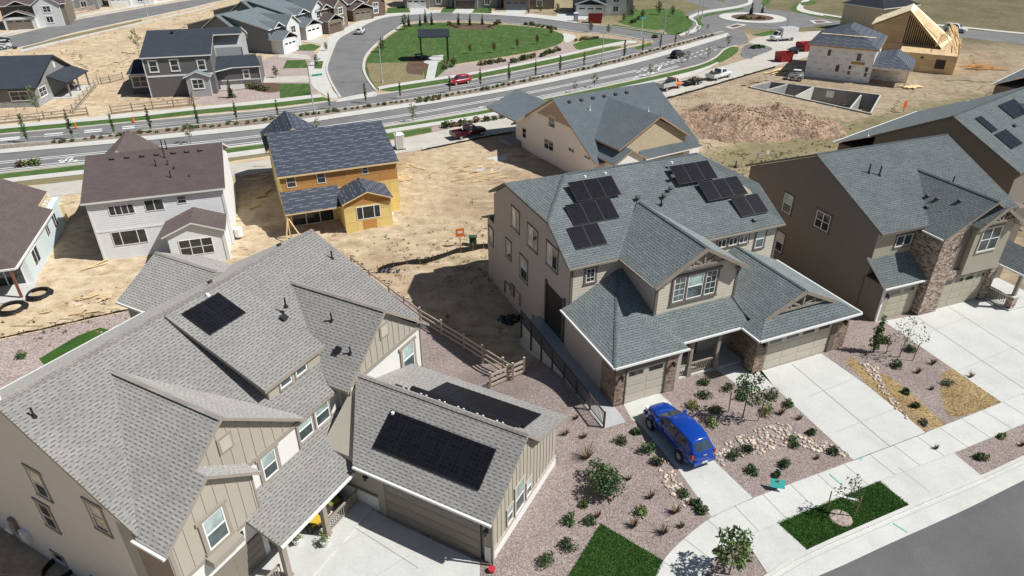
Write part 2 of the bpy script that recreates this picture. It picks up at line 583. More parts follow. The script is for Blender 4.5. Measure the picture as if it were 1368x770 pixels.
def concrete(name, col, crack=True, var=.07):
    m, nt, b = newmat(name)
    v = coords(nt, 'World')
    f = noise(nt, v, .45, 6, .62); f2 = noise(nt, v, 7, 4)
    c = ramp(nt, f, [(.3, sc(col, 1 - var * 1.5)), (.5, col), (.72, sc(col, 1 + var))])
    c = mixc(nt, 1, c, ramp(nt, f2, [(.3, (1 - var,) * 3), (.7, (1 + var * .6,) * 3)]), 'MULTIPLY')
    f3 = noise(nt, v, 1.7, 5, .7); c = mixc(nt, ramp(nt, f3, [(.63, (0, 0, 0)), (.8, (.35,) * 3)]), c, sc(col, .72))
    nt.links.new(c, b.inputs['Base Color']); b.inputs['Roughness'].default_value = .85; b.inputs['Specular IOR Level'].default_value = .3
    bump(nt, b, f2, .12, .01)
    return m


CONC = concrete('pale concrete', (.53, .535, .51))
CONC2 = concrete('sidewalk concrete', (.56, .56, .53))
CONC_FAR = concrete('alley concrete', (.50, .475, .42), var=.09)
CONC_OLD = concrete('kerb concrete', (.55, .54, .50))
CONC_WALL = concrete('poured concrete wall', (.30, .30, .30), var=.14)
CREST = concrete('wall concrete painted sunlit', (.5, .49, .46))  # paler copy of the wall concrete, sunlight put into its colour


def asphalt(name, col):
    m, nt, b = newmat(name)
    v = coords(nt, 'World')
    f = noise(nt, v, .25, 6, .6); f2 = noise(nt, v, 22, 3)
    c = ramp(nt, f, [(.3, sc(col, .84)), (.55, col), (.75, sc(col, 1.14))])
    c = mixc(nt, 1, c, ramp(nt, f2, [(.3, (.86,) * 3), (.7, (1.14,) * 3)]), 'MULTIPLY')
    f3 = noise(nt, v, .9, 4, .7); c = mixc(nt, ramp(nt, f3, [(.66, (0, 0, 0)), (.72, (.6,) * 3)]), c, sc(col, .72))
    nt.links.new(c, b.inputs['Base Color']); b.inputs['Roughness'].default_value = .9; b.inputs['Specular IOR Level'].default_value = .25
    bump(nt, b, f2, .2, .01)
    return m


ASPH = asphalt('asphalt', (.128, .128, .130))
ASPH_FAR = asphalt('older asphalt', (.19, .188, .187))
PAINT = plain('road paint', (.78, .78, .76), .7, var=.15, vscale=2, coord='World')
GREEN_PAINT = plain('utility marking', (.16, .5, .42), .8, var=.2, coord='World')
GRAVEL = gravel('pink landscape gravel', [(.25, .195, .172), (.32, .255, .232), (.365, .30, .275), (.29, .238, .22), (.44, .38, .35)], 13, .45, .12)
GRAVEL_FAR = gravel('pale pink gravel', [(.36, .285, .26), (.45, .365, .33), (.52, .43, .39), (.41, .34, .32)], 7, .6, big=.1)
MULCH = gravel('straw mulch', [(.20, .125, .055), (.36, .25, .11), (.44, .34, .19), (.27, .17, .08)], 11, big=.25)
BARK = gravel('bark mulch', [(.10, .065, .045), (.16, .10, .07), (.2, .13, .09)], 8, big=.2)


def lawn(name, c0, c1, c2, streak=True):
    m, nt, b = newmat(name)
    v = coords(nt, 'World')
    f = noise(nt, v, .5, 5, .6); f2 = noise(nt, v, 14, 4, .7)
    mp = N(nt, 'ShaderNodeMapping'); mp.inputs['Scale'].default_value = (2.5, .3, 1); mp.inputs['Rotation'].default_value = (0, 0, .9); nt.links.new(v, mp.inputs[0])
    f3 = noise(nt, mp.outputs[0], 1.0, 4, .6)
    k = math_n(nt, 'ADD', math_n(nt, 'MULTIPLY', f, .5), math_n(nt, 'MULTIPLY', f3, .5))
    c = ramp(nt, k, [(.32, c0), (.5, c1), (.68, c2)])
    c = mixc(nt, 1, c, ramp(nt, f2, [(.25, (.55,) * 3), (.75, (1.4,) * 3)]), 'MULTIPLY')
    nt.links.new(c, b.inputs['Base Color']); b.inputs['Roughness'].default_value = .95; b.inputs['Specular IOR Level'].default_value = .15
    bump(nt, b, f2, .7, .05)
    return m


SOD = lawn('new sod', (.03, .07, .015), (.045, .105, .02), (.065, .135, .03))
LAWN_FAR = lawn('park lawn', (.045, .085, .024), (.06, .12, .032), (.15, .165, .065))
VERGE = lawn('verge grass', (.06, .10, .028), (.07, .135, .034), (.13, .155, .06))
DRYGRASS = lawn('dry grass', (.20, .17, .085), (.23, .20, .11), (.28, .24, .14))


def terrain_mat():
    m, nt, b = newmat('bare earth')
    v = coords(nt, 'World'); sp = N(nt, 'ShaderNodeSeparateXYZ'); nt.links.new(v, sp.inputs[0])
    X, Y = sp.outputs[0], sp.outputs[1]
    f = noise(nt, v, .09, 7, .62); f2 = noise(nt, v, .8, 6, .65); f3 = noise(nt, v, 6, 4, .7)
    dirt = ramp(nt, f2, [(.28, (.30, .225, .14)), (.45, (.445, .35, .232)), (.6, (.535, .435, .30)), (.75, (.60, .51, .37))])
    red = ramp(nt, f3, [(.3, (.31, .215, .145)), (.7, (.43, .315, .22))])
    c = mixc(nt, ramp(nt, f, [(.50, (0, 0, 0)), (.62, (.75,) * 3)]), dirt, red)
    # tyre tracks
    mp = N(nt, 'ShaderNodeMapping'); mp.inputs['Scale'].default_value = (.14, 1.3, 1); mp.inputs['Rotation'].default_value = (0, 0, .42); nt.links.new(v, mp.inputs[0])
    f4 = noise(nt, mp.outputs[0], 1.0, 4, .6)
    c = mixc(nt, ramp(nt, f4, [(.56, (0, 0, 0)), (.64, (.5,) * 3)]), c, (.60, .515, .385))
    # weeds
    f5 = noise(nt, v, .22, 7, .7)
    weed = mixc(nt, f3, (.16, .145, .06), (.25, .22, .11))
    c = mixc(nt, ramp(nt, f5, [(.56, (0, 0, 0)), (.70, (.6,) * 3)]), c, weed)
    # weedy strip behind the right-hand houses
    A_, B_ = gp(935, 222, LOW), gp(1195, 165, LOW); dd = (B_ - A_).normalized(); nn_ = (-dd.y, dd.x)
    dist = math_n(nt, 'ADD', math_n(nt, 'MULTIPLY', X, nn_[0]), math_n(nt, 'ADD', math_n(nt, 'MULTIPLY', Y, nn_[1]), -(A_.x * nn_[0] + A_.y * nn_[1])))
    dist = math_n(nt, 'ABSOLUTE', math_n(nt, 'ADD', dist, math_n(nt, 'MULTIPLY', math_n(nt, 'SUBTRACT', f2, .5), 5)))
    wm = N(nt, 'ShaderNodeMapRange'); wm.inputs['From Min'].default_value = 5.5; wm.inputs['From Max'].default_value = 2.5; nt.links.new(dist, wm.inputs['Value'])
    wx = N(nt, 'ShaderNodeMapRange'); wx.inputs['From Min'].default_value = 22; wx.inputs['From Max'].default_value = 28; nt.links.new(X, wx.inputs['Value'])
    c = mixc(nt, math_n(nt, 'MULTIPLY', math_n(nt, 'MULTIPLY', wm.outputs[0], wx.outputs[0]), .8), c, mixc(nt, f3, (.20, .19, .085), (.33, .29, .16)))
    # dry prairie beyond the building plots
    g1 = ramp(nt, f2, [(.3, (.19, .165, .085)), (.5, (.255, .22, .125)), (.7, (.31, .265, .16))])
    g1 = mixc(nt, ramp(nt, f, [(.45, (0, 0, 0)), (.62, (.5,) * 3)]), g1, (.13, .125, .055))
    far = math_n(nt, 'ADD', math_n(nt, 'MULTIPLY', X, .30), Y)
    far = math_n(nt, 'ADD', far, math_n(nt, 'MULTIPLY', f, 14))
    rmp = N(nt, 'ShaderNodeMapRange'); rmp.inputs['From Min'].default_value = 206; rmp.inputs['From Max'].default_value = 222; nt.links.new(far, rmp.inputs['Value'])
    side = N(nt, 'ShaderNodeMapRange'); side.inputs['From Min'].default_value = 5; side.inputs['From Max'].default_value = 30; nt.links.new(X, side.inputs['Value'])
    c = mixc(nt, math_n(nt, 'MULTIPLY', rmp.outputs[0], side.outputs[0]), c, g1)
    c = mixc(nt, 1, c, ramp(nt, f3, [(.3, (.86,) * 3), (.7, (1.13,) * 3)]), 'MULTIPLY')
    nt.links.new(c, b.inputs['Base Color']); b.inputs['Roughness'].default_value = .97; b.inputs['Specular IOR Level'].default_value = .15; b.inputs['Diffuse Roughness'].default_value = .8
    h = math_n(nt, 'ADD', math_n(nt, 'MULTIPLY', f2, .7), math_n(nt, 'MULTIPLY', f3, .3))
    bump(nt, b, h, .9, .18)
    return m


EARTH = terrain_mat()


# ------------------------------------------------------------------ terrain and flat layers
def conform(pts, off, mat, name, kind='structure', extra=None):
    """a sheet over the polygon pts (x,y), draped on the terrain and lifted by off"""
    bm = bmesh.new()
    polys = pts if isinstance(pts[0], list) else [pts]
    for pl in polys:
        bm.faces.new([bm.verts.new((p[0], p[1], 0)) for p in pl])
    bmesh.ops.triangulate(bm, faces=bm.faces[:], ngon_method='EAR_CLIP')
    ss = [v.co.y - SA * v.co.x for v in bm.verts]
    k = math.ceil(max(S0, min(ss)))
    while k <= min(S1, max(ss)):
        bmesh.ops.bisect_plane(bm, geom=bm.verts[:] + bm.edges[:] + bm.faces[:], plane_co=(0, k, 0), plane_no=(-SA, 1, 0), dist=1e-5)
        k += 1
    for v in bm.verts: v.co.z = ground_h(v.co.x, v.co.y) + off
    bmesh.ops.recalc_face_normals(bm, faces=bm.faces)
    for f in bm.faces:
        if f.normal.z < 0: f.normal_flip()
    me = bpy.data.meshes.new(name); bm.to_mesh(me); bm.free(); me.materials.append(mat)
    o = bpy.data.objects.new(name, me); COL.objects.link(o)
    if kind: o['kind'] = kind
    return o


def smooth(pts, n=6):
    out = []
    for i in range(len(pts) - 1):
        p0, p1, p2, p3 = (Vector(pts[max(0, i - 1)][:2]), Vector(pts[i][:2]), Vector(pts[i + 1][:2]), Vector(pts[min(len(pts) - 1, i + 2)][:2]))
        for k in range(n):
            t = k / n
            out.append(.5 * ((2 * p1) + (p2 - p0) * t + (2 * p0 - 5 * p1 + 4 * p2 - p3) * t * t + (3 * p1 - p0 - 3 * p2 + p3) * t ** 3))
    out.append(Vector(pts[-1][:2])); return out


LO = lambda pts: [gp(u, v, LOW).xy for u, v in pts]
HI = lambda pts: [gp(u, v, 0).xy for u, v in pts]
SL = lambda pts, n=6: smooth(LO(pts), n)
SH = lambda pts, n=6: smooth(HI(pts), n)


def ribbon(A, B):
    if len(A) == len(B): return [[tuple(A[i]), tuple(B[i]), tuple(B[i + 1]), tuple(A[i + 1])] for i in range(len(A) - 1)]
    n = max(len(A), len(B)) - 1
    def res(L):
        L = [Vector(p) for p in L]; out = []
        for i in range(n + 1):
            t = i * (len(L) - 1) / n; k = min(len(L) - 2, int(t)); out.append(L[k] + (L[k + 1] - L[k]) * (t - k))
        return out
    return ribbon(res(A), res(B))


def strip(line, w):
    """quads of width w along a world polyline"""
    out = []
    nrm = []
    for i in range(len(line)):
        d = Vector(line[min(len(line) - 1, i + 1)]) - Vector(line[max(0, i - 1)]); d.normalize(); nrm.append(Vector((-d.y, d.x)))
    for i in range(len(line) - 1):
        a, b = Vector(line[i]), Vector(line[i + 1])
        out.append([tuple(a - nrm[i] * w / 2), tuple(b - nrm[i + 1] * w / 2), tuple(b + nrm[i + 1] * w / 2), tuple(a + nrm[i] * w / 2)])
    return out


def kerb(line, name, z, w=.32, h=.13, mat=None):
    mb = MB(); m = mat or CONC_OLD
    for q in strip(line, w):
        P = [(x, y, z - .05) for x, y in q]
        mb.prism(P, (0, 0, h + .05), m)
    return struct(mb.build(name))


def dashes(line, w, on, off_):
    out = []; d = 0; cur = []
    L = [Vector(p) for p in line]
    for a, b in zip(L, L[1:]):
        n = max(1, int((b - a).length / .4))
        for k in range(n):
            p, q = a + (b - a) * (k / n), a + (b - a) * ((k + 1) / n)
            if d % (on + off_) < on: out += strip([p, q], w)
            d += (q - p).length
    return out


PIT = [gp(u, v, LOW).xy for u, v in ((999, 117.5), (1164, 154), (1178, 128.5), (1029, 110.5))]


# the ground: one sheet to the horizon, cut along the bank
def make_ground():
    bm = bmesh.new(); B = 1800
    bm.faces.new([bm.verts.new(p) for p in ((-B, -300, 0), (B, -300, 0), (B, 2 * B, 0), (-B, 2 * B, 0))])
    for k in range(int(S0), int(S1) + 1):
        bmesh.ops.bisect_plane(bm, geom=bm.verts[:] + bm.edges[:] + bm.faces[:], plane_co=(0, k, 0), plane_no=(-SA, 1, 0), dist=1e-5)
    for v in bm.verts: v.co.z = ground_h(v.co.x, v.co.y)
    for f in bm.faces:
        if f.normal.z < 0: f.normal_flip()
    for k in range(-8, 9): bmesh.ops.bisect_plane(bm, geom=bm.verts[:] + bm.edges[:] + bm.faces[:], plane_co=(k * 25, 0, 0), plane_no=(1, 0, 0), dist=1e-5)
    for k in range(0, 13): bmesh.ops.bisect_plane(bm, geom=bm.verts[:] + bm.edges[:] + bm.faces[:], plane_co=(0, k * 25, 0), plane_no=(0, 1, 0), dist=1e-5)
    # excavated plot: a hole in the sheet
    for i in range(4):
        a, b = PIT[i], PIT[(i + 1) % 4]; d = b - a
        bmesh.ops.bisect_plane(bm, geom=bm.verts[:] + bm.edges[:] + bm.faces[:], plane_co=(a.x, a.y, 0), plane_no=(-d.y, d.x, 0), dist=1e-5)
    def inside(c):
        sg = [(PIT[(i + 1) % 4] - PIT[i]).cross(Vector((c.x, c.y)) - PIT[i]) > 0 for i in range(4)]
        return all(sg) or not any(sg)
    bmesh.ops.delete(bm, geom=[f for f in bm.faces if inside(f.calc_center_median())], context='FACES')
    me = bpy.data.meshes.new('ground'); bm.to_mesh(me); bm.free(); me.materials.append(EARTH)
    o = bpy.data.objects.new('ground', me); COL.objects.link(o); o['kind'] = 'structure'


make_ground()

# ---- front street, z = 0
L1, L2, L3, L4 = .015, .022, .029, .036
yard = HI([(560, 800), (560, 640), (640, 560), (745, 548), (800, 560), (840, 470), (1010, 440), (1120, 420), (1300, 390), (1480, 380), (1700, 500), (1700, 760), (1500, 900), (700, 900)])
conform([tuple(p) for p in yard], L1, GRAVEL, 'front_yard_gravel')
conform([tuple(p) for p in HI([(1080, 776), (1188, 727), (1290, 681), (1368, 642), (1520, 566), (1900, 620), (1900, 1100), (1000, 900), (1035, 800)])], L2, ASPH, 'street')
gut_in = SH([(1000, 790), (1027, 769), (1081, 737.5), (1217, 677.5), (1313, 637.5), (1368, 612), (1520, 545)])
gut_out = SH([(1040, 796), (1080, 776), (1130, 754), (1188, 727), (1290, 681), (1368, 642), (1520, 568)])
conform(ribbon(gut_in, gut_out), L3, CONC2, 'gutter')
kerb(SH([(1004, 787), (1031, 767), (1085, 736), (1217, 678), (1313, 638), (1368, 612.5), (1520, 545)]), 'kerb', 0, .2, .13, CONC2)
sw_up = SH([(840, 830), (868, 790), (885.5, 751), (910, 724), (951.5, 691.6), (1006.6, 666), (1139.5, 616), (1237, 578.6), (1339, 538), (1380, 521), (1520, 470)])
sw_lo = SH([(905, 830), (939, 772), (962, 740), (993, 718.5), (1039, 700), (1173.6, 643.7), (1273.7, 606), (1368, 567), (1400, 554), (1520, 505)])
conform(ribbon(sw_up, sw_lo), L3, CONC2, 'sidewalk')
for nm, poly in (('driveway', [(833, 541), (876, 525.5), (882, 527), (896, 538.7), (951, 613.5), (1006.6, 666.5), (978, 681), (951.5, 692), (908, 631), (852, 564), (844, 561)]),
                 ('driveway', [(1014, 497), (1096.8, 472.5), (1160, 516.8), (1237, 578.8), (1190, 598), (1141, 616.5), (1034, 517)]),
                 ('driveway', [(1169, 431), (1227, 421), (1300, 391), (1340, 414), (1400, 395), (1520, 440), (1500, 478), (1380, 522), (1339, 538.5), (1183, 431.6)]),
                 ('driveway', [(455, 650), (517, 693), (641, 752), (641, 800), (620, 980), (150, 980), (330, 800), (380, 712)]),
                 ('driveway_apron', [(993, 718), (1039, 699.5), (1081, 738), (1027, 770)]),
                 ('driveway_apron', [(1173.6, 643.2), (1273.7, 605.5), (1313, 638), (1217.6, 678)]),
                 ('entry_walk', [(948, 492), (985, 476), (1018, 496), (1034, 517), (1001, 527), (963, 498)])):
    conform([tuple(p) for p in HI(poly)], L2 if nm != 'driveway_apron' else L4, CONC, nm)
# control joints
jl = []
for a, b in (((1058, 487), (1190, 598)), ((902, 604), (951, 613)), ((1226, 425), (1368, 520)), ((1262, 407), (1400, 495)), ((1081, 530), (1150, 503)), ((1116, 578), (1200, 545)), ((1215, 455), (1290, 425)), ((1277, 497), (1360, 462)),
             ((400, 760), (520, 694)), ((470, 790), (580, 722)), ((466, 700), (560, 760)), ((1139.5, 616), (1237, 578.6)), ((951.5, 691.6), (1006.6, 666)), ((1200, 625), (1242, 658))):
    jl += strip([p for p in HI([a, b])], .035)
for k in range(0, len(sw_up) - 1, 1):
    pass
jl += strip(sw_up, .03) + strip(sw_lo, .03) + strip([gut_in[i] + (gut_out[i] - gut_in[i]) * .28 for i in range(len(gut_in))] if len(gut_in) == len(gut_out) else gut_in, .04)
acc = 0
for a, b in zip(sw_up, sw_up[1:]):
    n = 12
    for i in range(n):
        p = a + (b - a) * (i / n); acc += (b - a).length / n
        if acc > 2.0:
            acc = 0
            d = (b - a).normalized(); nn = Vector((d.y, -d.x)); w = 2.4
            for q0, q1 in zip(sw_lo, sw_lo[1:]):
                e = q1 - q0; den = nn.cross(e)
                if abs(den) > 1e-6:
                    tt = (q0 - p).cross(e) / den; uu = (q0 - p).cross(nn) / den
                    if 0 <= uu <= 1 and tt > .5: w = tt
            if w > 6: continue
            jl += strip([p, p + nn * w], .032)
conform([[tuple(c) for c in q] for q in jl], .042, plain('joint', (.40, .40, .385), .9, coord='World'), 'joints')
conform([[tuple(c) for c in q] for a, b in (((1108, 634), (1124, 648)), ((1149, 615), (1152, 612)), ((1193, 700), (1212, 712)), ((1146, 652), (1150, 656))) for q in strip(HI([a, b]), .09)], .046, GREEN_PAINT, 'utility_markings')
conform([tuple(p) for p in HI([(1039, 699.3), (1176, 643.7), (1216.6, 678), (1081, 737.3)])], .035, SOD, 'sod_strip')
conform([tuple(p) for p in HI([(750, 785), (802.5, 700), (886, 750), (868, 790), (860, 830), (720, 830)])], .035, SOD, 'front_lawn')
for i, poly in enumerate(([(1128, 484), (1140, 478), (1152, 489), (1186, 525), (1239, 575), (1222, 573), (1188, 545), (1148, 503)],)):
    conform([tuple(p) for p in SH(poly + poly[:1], 4)[:-1]], L1 + .003, MULCH, 'straw_mulch')
conform([tuple(p) for p in SH([(1175, 500), (1185, 502), (1212, 520), (1245, 552), (1266, 570), (1245, 574), (1215, 550), (1185, 522), (1175, 500)], 4)[:-1]], L1 + .004, MULCH, 'straw_mulch')
conform([tuple(p) for p in SH([(1257, 500), (1275, 494), (1300, 508), (1336, 538), (1300, 552), (1268, 556), (1257, 530), (1257, 500)], 4)[:-1]], L1 + .005, MULCH, 'straw_mulch')

# side and back yards on the bank
conform([tuple(gt(u, v).xy) for u, v in [(500, 380), (545, 400), (575, 424), (655, 478), (686, 503), (722, 478), (765, 525), (803, 572), (776, 585), (745, 640), (640, 720), (560, 640), (470, 500)]], L2, GRAVEL, 'side_yard_gravel')
conform([tuple(gt(u, v).xy) for u, v in [(-80, 480), (0, 455.5), (60, 441), (172, 416), (215, 436), (160, 500), (0, 580), (-120, 600)]], L2, GRAVEL_FAR, 'back_yard_gravel')
conform([tuple(gt(u, v).xy) for u, v in [(52, 480), (75, 466), (104, 449), (134, 438), (160, 445), (120, 480), (70, 500)]], .03, SOD, 'back_lawn')

# ---- parkway and streets, z = LOW
kN = [(-90, 190), (0, 180.5), (180, 163.5), (360, 147), (440, 136), (520, 124.5), (640, 105.5), (745, 85), (850, 62), (930, 45), (975, 34)]
mT = [(-90, 204), (0, 194.5), (105, 186.2), (203, 174), (338, 159.5), (434, 148), (520, 137), (640, 118), (740, 98), (805, 84), (885, 62.5), (966, 42)]
aT = [(-90, 210), (0, 200.5), (180, 184), (360, 165.5), (460, 151), (520, 142), (640, 124.5), (745, 103), (850, 79), (930, 56), (972, 44.5)]
aB = [(-90, 216), (0, 206), (180, 190), (360, 171.6), (460, 157), (520, 148), (640, 128.9), (745, 108.8), (850, 85), (930, 62.5), (976, 48)]
l1 = [(-90, 226), (0, 216.5), (180, 199), (347, 181), (520, 156.5), (640, 136), (745, 115.8), (850, 94), (905, 79)]
l2 = [(-90, 236), (0, 226), (180, 208), (348, 189), (520, 164.5), (640, 144.5), (745, 124.3), (850, 102.5), (905, 88)]
kS = [(-90, 245), (0, 232), (180, 212), (350, 192.5), (520, 168.5), (640, 148.6), (745, 128.5), (850, 106.5), (930, 88), (956, 77), (968, 66), (984, 61)]
bk = [(u, v) for u, v in [(1012, 52)]]
conform(ribbon(SL(kN), SL([(-90, 246)] + kS[1:] + [(1000, 56), (992, 40)])), L1, ASPH_FAR, 'parkway')
conform(ribbon(SL(mT), SL(aT)), L3 + .05, gravel('median soil', [(.22, .175, .14), (.30, .25, .2), (.38, .33, .28)], 5), 'median_bed')
conform(ribbon(SL(aT), SL(aB)), L3 + .06, CONC_OLD, 'median_apron')
kerb(SL(mT), 'median_kerb', LOW, .25, .14)
kerb(SL(kN[:5] + [(452, 134)]), 'kerb', LOW); kerb(SL([(500, 127), (520, 124.5), (640, 105.5), (745, 85), (838, 64), (858, 59)]), 'kerb', LOW); kerb(SL(kS), 'kerb', LOW)
mk = []
for ln in (l1, l2):
    mk += strip(SL(ln), .22)
    mk += strip([p + Vector((.25, -.75)) for p in SL(ln)], .22)
mk += strip(SL([(-90, 196), (0, 187), (105, 178.5)]), .12)
nl = [(u, v0 * .62 + v1 * .38) for (u, v0), (_, v1) in zip([(0, 180.5), (180, 163.5), (300, 152.8), (425, 138), (530, 123), (640, 105.5), (745, 85), (830, 66.5)], [(0, 194.5), (180, 177), (300, 163.5), (425, 149.4), (530, 135.5), (640, 118), (745, 96.5), (830, 77.5)])]
nl2 = [(u, v + 2.4) for u, v in nl]
for seg in (nl[1:4], nl[4:8], nl2[1:4], nl2[4:8]): mk += strip(SL(seg), .14)
mk += dashes(SL(nl[:2]), .5, 2.5, 3) + dashes(SL(nl2[:2]), .5, 2.5, 3)
mk += dashes(SL([(850, 94), (905, 79), (955, 62)]), .3, 1.2, 1.2) + dashes(SL([(850, 97.5), (905, 83), (960, 66)]), .3, 1.2, 1.2)
# hatched gores
for a, b in (((640, 143.6), (656, 142)), ((652, 146.5), (668, 133)), ((665, 143), (684, 140)), ((676, 142), (690, 134)), ((690, 139), (700, 132)), ((700, 137), (712, 134)), ((846, 106), (856, 100)), ((858, 102), (868, 97)), ((870, 99), (880, 94)), ((876, 97), (884, 88))): mk += strip(LO([a, b]), .35)
for a, b in (((78, 215.5), (98, 211)), ((80, 217), (104, 214.5)), ((84, 213), (90, 217)), ((92, 211), (97, 215.5))): mk += strip(LO([a, b]), .4)
conform([[tuple(c) for c in q] for q in mk], L4, PAINT, 'road_markings')

# verges and walks on the near side of the parkway
sT = [(-90, 246), (0, 233), (180, 213), (350, 193.3), (520, 169.3), (640, 149.3), (745, 129.3), (850, 107.5), (930, 89), (958, 77.5)]
sB = [(-90, 254), (0, 240), (180, 220), (350, 199), (520, 173), (640, 153.8), (745, 134), (850, 112.5), (930, 94), (968, 79)]
sW = [(-90, 262), (0, 246), (180, 226), (350, 205.8), (520, 178), (640, 158.8), (745, 139.3), (850, 117), (930, 99), (972, 84), (988, 75), (992, 66), (1002, 58)]
conform(ribbon(SL(sT), SL(sB)), L3, VERGE, 'verge')
conform(ribbon(SL(sB), SL(sW[:9] + [(968, 79.5)])), L3 + .03, CONC_OLD, 'sidewalk')
conform(ribbon(SL(sW[:9] + [(972, 85)]), SL([(-90, 272), (0, 252), (180, 235), (305, 216), (400, 203), (534, 185), (640, 163), (745, 143), (850, 122), (908, 108), (950, 97), (985, 88)])), L2, DRYGRASS, 'dry_verge')
conform([tuple(p) for p in LO([(350, 206.5), (520, 179), (575, 171), (576, 177), (534, 184.5), (400, 203.5)])], L3, VERGE, 'verge')
conform([tuple(p) for p in LO([(576, 170.5), (640, 159.8), (690, 150), (686, 157), (640, 164.5), (578, 176.5)])], L3, GRAVEL_FAR, 'planting_bed')
conform([tuple(p) for p in SL([(992, 64), (1000, 59.5), (1015, 60), (1031, 64.5), (1027, 69), (1008, 76), (1003, 79), (990, 75), (992, 64)], 5)[:-1]], L3 + .04, gravel('grey rock', [(.12, .12, .125), (.22, .22, .23), (.3, .3, .31)], 3), 'rock_bed')
conform([tuple(p) for p in SL([(958, 77), (968, 68), (976, 64), (986, 65.5), (984, 71), (974, 78), (960, 84), (958, 77)], 5)[:-1]], L3 + .04, VERGE, 'verge')
alley = SL([(-90, 270), (60, 247), (180, 233), (305, 220.5), (420, 204), (534, 186.3), (640, 163.8), (745, 143), (850, 121), (908, 104), (960, 90), (1004, 77), (1035, 64), (1060, 58), (1118, 45)])
alley_b = SL([(-90, 292), (60, 265), (180, 251), (305, 236.5), (420, 221), (563, 200.5), (640, 184), (690, 175), (800, 154), (890, 131), (960, 112), (1004, 98.5), (1045, 86), (1070, 79), (1125, 62)])
conform(ribbon(alley, alley_b), L4 - .002, CONC_FAR, 'alley')
conform([tuple(p) for p in LO([(1000, 56), (1012, 50), (1055, 44), (1120, 40), (1120, 62), (1040, 70), (1010, 62)])], L4, CONC_FAR, 'alley')

# north side of the parkway
nG0 = [(-90, 183), (0, 173), (165, 158.3), (263, 147.5), (360, 138.5), (432, 130)]
nG1 = [(-90, 188.5), (0, 178.6), (165, 163.3), (263, 153), (360, 144), (442, 134)]
nS = [(-90, 177), (0, 168.5), (100, 159), (263, 143.5), (360, 133.5), (428, 126)]
conform(ribbon(SL(nG0), SL(nG1)), L3, VERGE, 'verge')
conform(ribbon(SL(nS), SL(nG0)), L3 + .03, CONC_OLD, 'sidewalk')
conform(ribbon(SL([(506, 119), (520, 113.6), (640, 95.5), (745, 74.5), (790, 64), (830, 56), (850, 55)]), SL([(506, 123), (520, 117.5), (640, 98.6), (745, 77.7), (790, 67), (832, 60), (850, 58)])), L3 + .03, CONC_OLD, 'sidewalk')
conform(ribbon(SL([(512, 121.5), (520, 117.5), (640, 98.6), (745, 77.7), (810, 64), (828, 62.5)]), SL([(528, 123), (560, 117), (640, 104), (745, 83.4), (810, 69), (832, 63.5)])), L3, VERGE, 'verge')
conform([tuple(p) for p in LO([(848, 64), (868, 57.5), (872, 61), (852, 66.5)])], L3 + .02, VERGE, 'verge')

# loop street round the green
oL = [(462, 139), (455, 131), (446, 117), (439.6, 103.7), (436.5, 91), (441, 76), (450.7, 54), (464, 45), (482, 36), (510, 24.5), (545, 20.5), (602, 17.8), (704, 23.6), (771, 31.5), (822, 36.5), (860, 41.7), (890, 46.4), (915, 47)]
iL = [(503, 128), (501, 120), (490, 104), (485.5, 89), (491, 72), (511, 52), (528, 40), (547, 31), (602, 28.4), (670, 31), (721, 35.5), (771, 43), (817, 46), (852, 52.5), (871, 55), (885, 58)]
conform(ribbon(SL(oL), SL(iL)), L2, ASPH_FAR, 'loop_street')
kerb(SL(iL[1:15]), 'kerb', LOW, .45, .14); kerb(SL(oL[1:17]), 'kerb', LOW, .4, .14)
conform([tuple(p) for p in LO([(448, 137), (502, 129), (506, 126), (500, 122.5), (457, 131)])], L3, CONC_OLD, 'cross_pan')
oS = [(452, 131), (436, 117), (430, 103), (429, 91), (434, 76), (443, 54), (457, 44), (476, 34.5), (506, 22.5), (545, 18), (602, 15.2), (704, 20.6), (771, 28)]
oS2 = [(444, 133), (420, 118), (413, 103), (413, 88), (424, 72), (434, 54), (450, 43), (470, 33), (502, 21), (545, 16.2), (602, 13.4), (704, 18.4), (771, 25.5)]
conform(ribbon(SL(oS2), SL(oS)), L3, CONC_OLD, 'sidewalk')
conform(ribbon(SL(oS[1:]), SL(oL[2:14])), L2 + .004, CONC_OLD, 'sidewalk')
conform([tuple(p) for p in LO([(346, 84), (372, 72), (414, 60), (425, 80), (420, 118), (352, 113)])], L1 - .004, GRAVEL_FAR, 'front_yard_gravel')
conform(ribbon(SL(oS[:4]), SL([(455, 131), (441, 117), (435, 103), (433, 92)])), L2 + .002, CONC_OLD, 'sidewalk')
park = SL([(502, 119), (492, 104), (488, 90), (493.5, 73), (513, 54), (530, 42), (549, 33), (602, 30.4), (670, 33), (721, 37.5), (748, 44.5), (753, 52), (745, 60), (715, 68.5), (660, 78), (612, 85.5), (600, 90), (580, 106), (568, 109), (530, 114.5), (502, 119)], 5)[:-1]
conform([tuple(p) for p in park], L3, LAWN_FAR, 'park_lawn')
conform([tuple(p) for p in LO([(490, 85), (548, 83.5), (565, 86), (568, 108), (503, 118), (494, 104)])], L4, DRYGRASS, 'dry_lawn')
conform([tuple(p) for p in LO([(548, 74), (571, 76), (572, 88), (564, 101), (545, 99), (542, 92)])], L4 + .004, BARK, 'bark_bed')
conform([tuple(p) for p in LO([(573, 75.5), (592.5, 73.5), (591, 81), (585, 84), (580, 107.5), (568, 109), (573, 86), (566, 84)])], L4 + .008, CONC, 'shelter_pad')
conform([tuple(p) for p in SL([(585, 91), (615, 87), (665, 79.5), (715, 70.5), (748, 62), (757, 55), (775, 57), (800, 49), (840, 53), (848, 56), (830, 58), (790, 64), (745, 74.5), (690, 86), (640, 95.3), (583, 104.5), (585, 91)], 5)[:-1]], L2, GRAVEL_FAR, 'planting_bed')
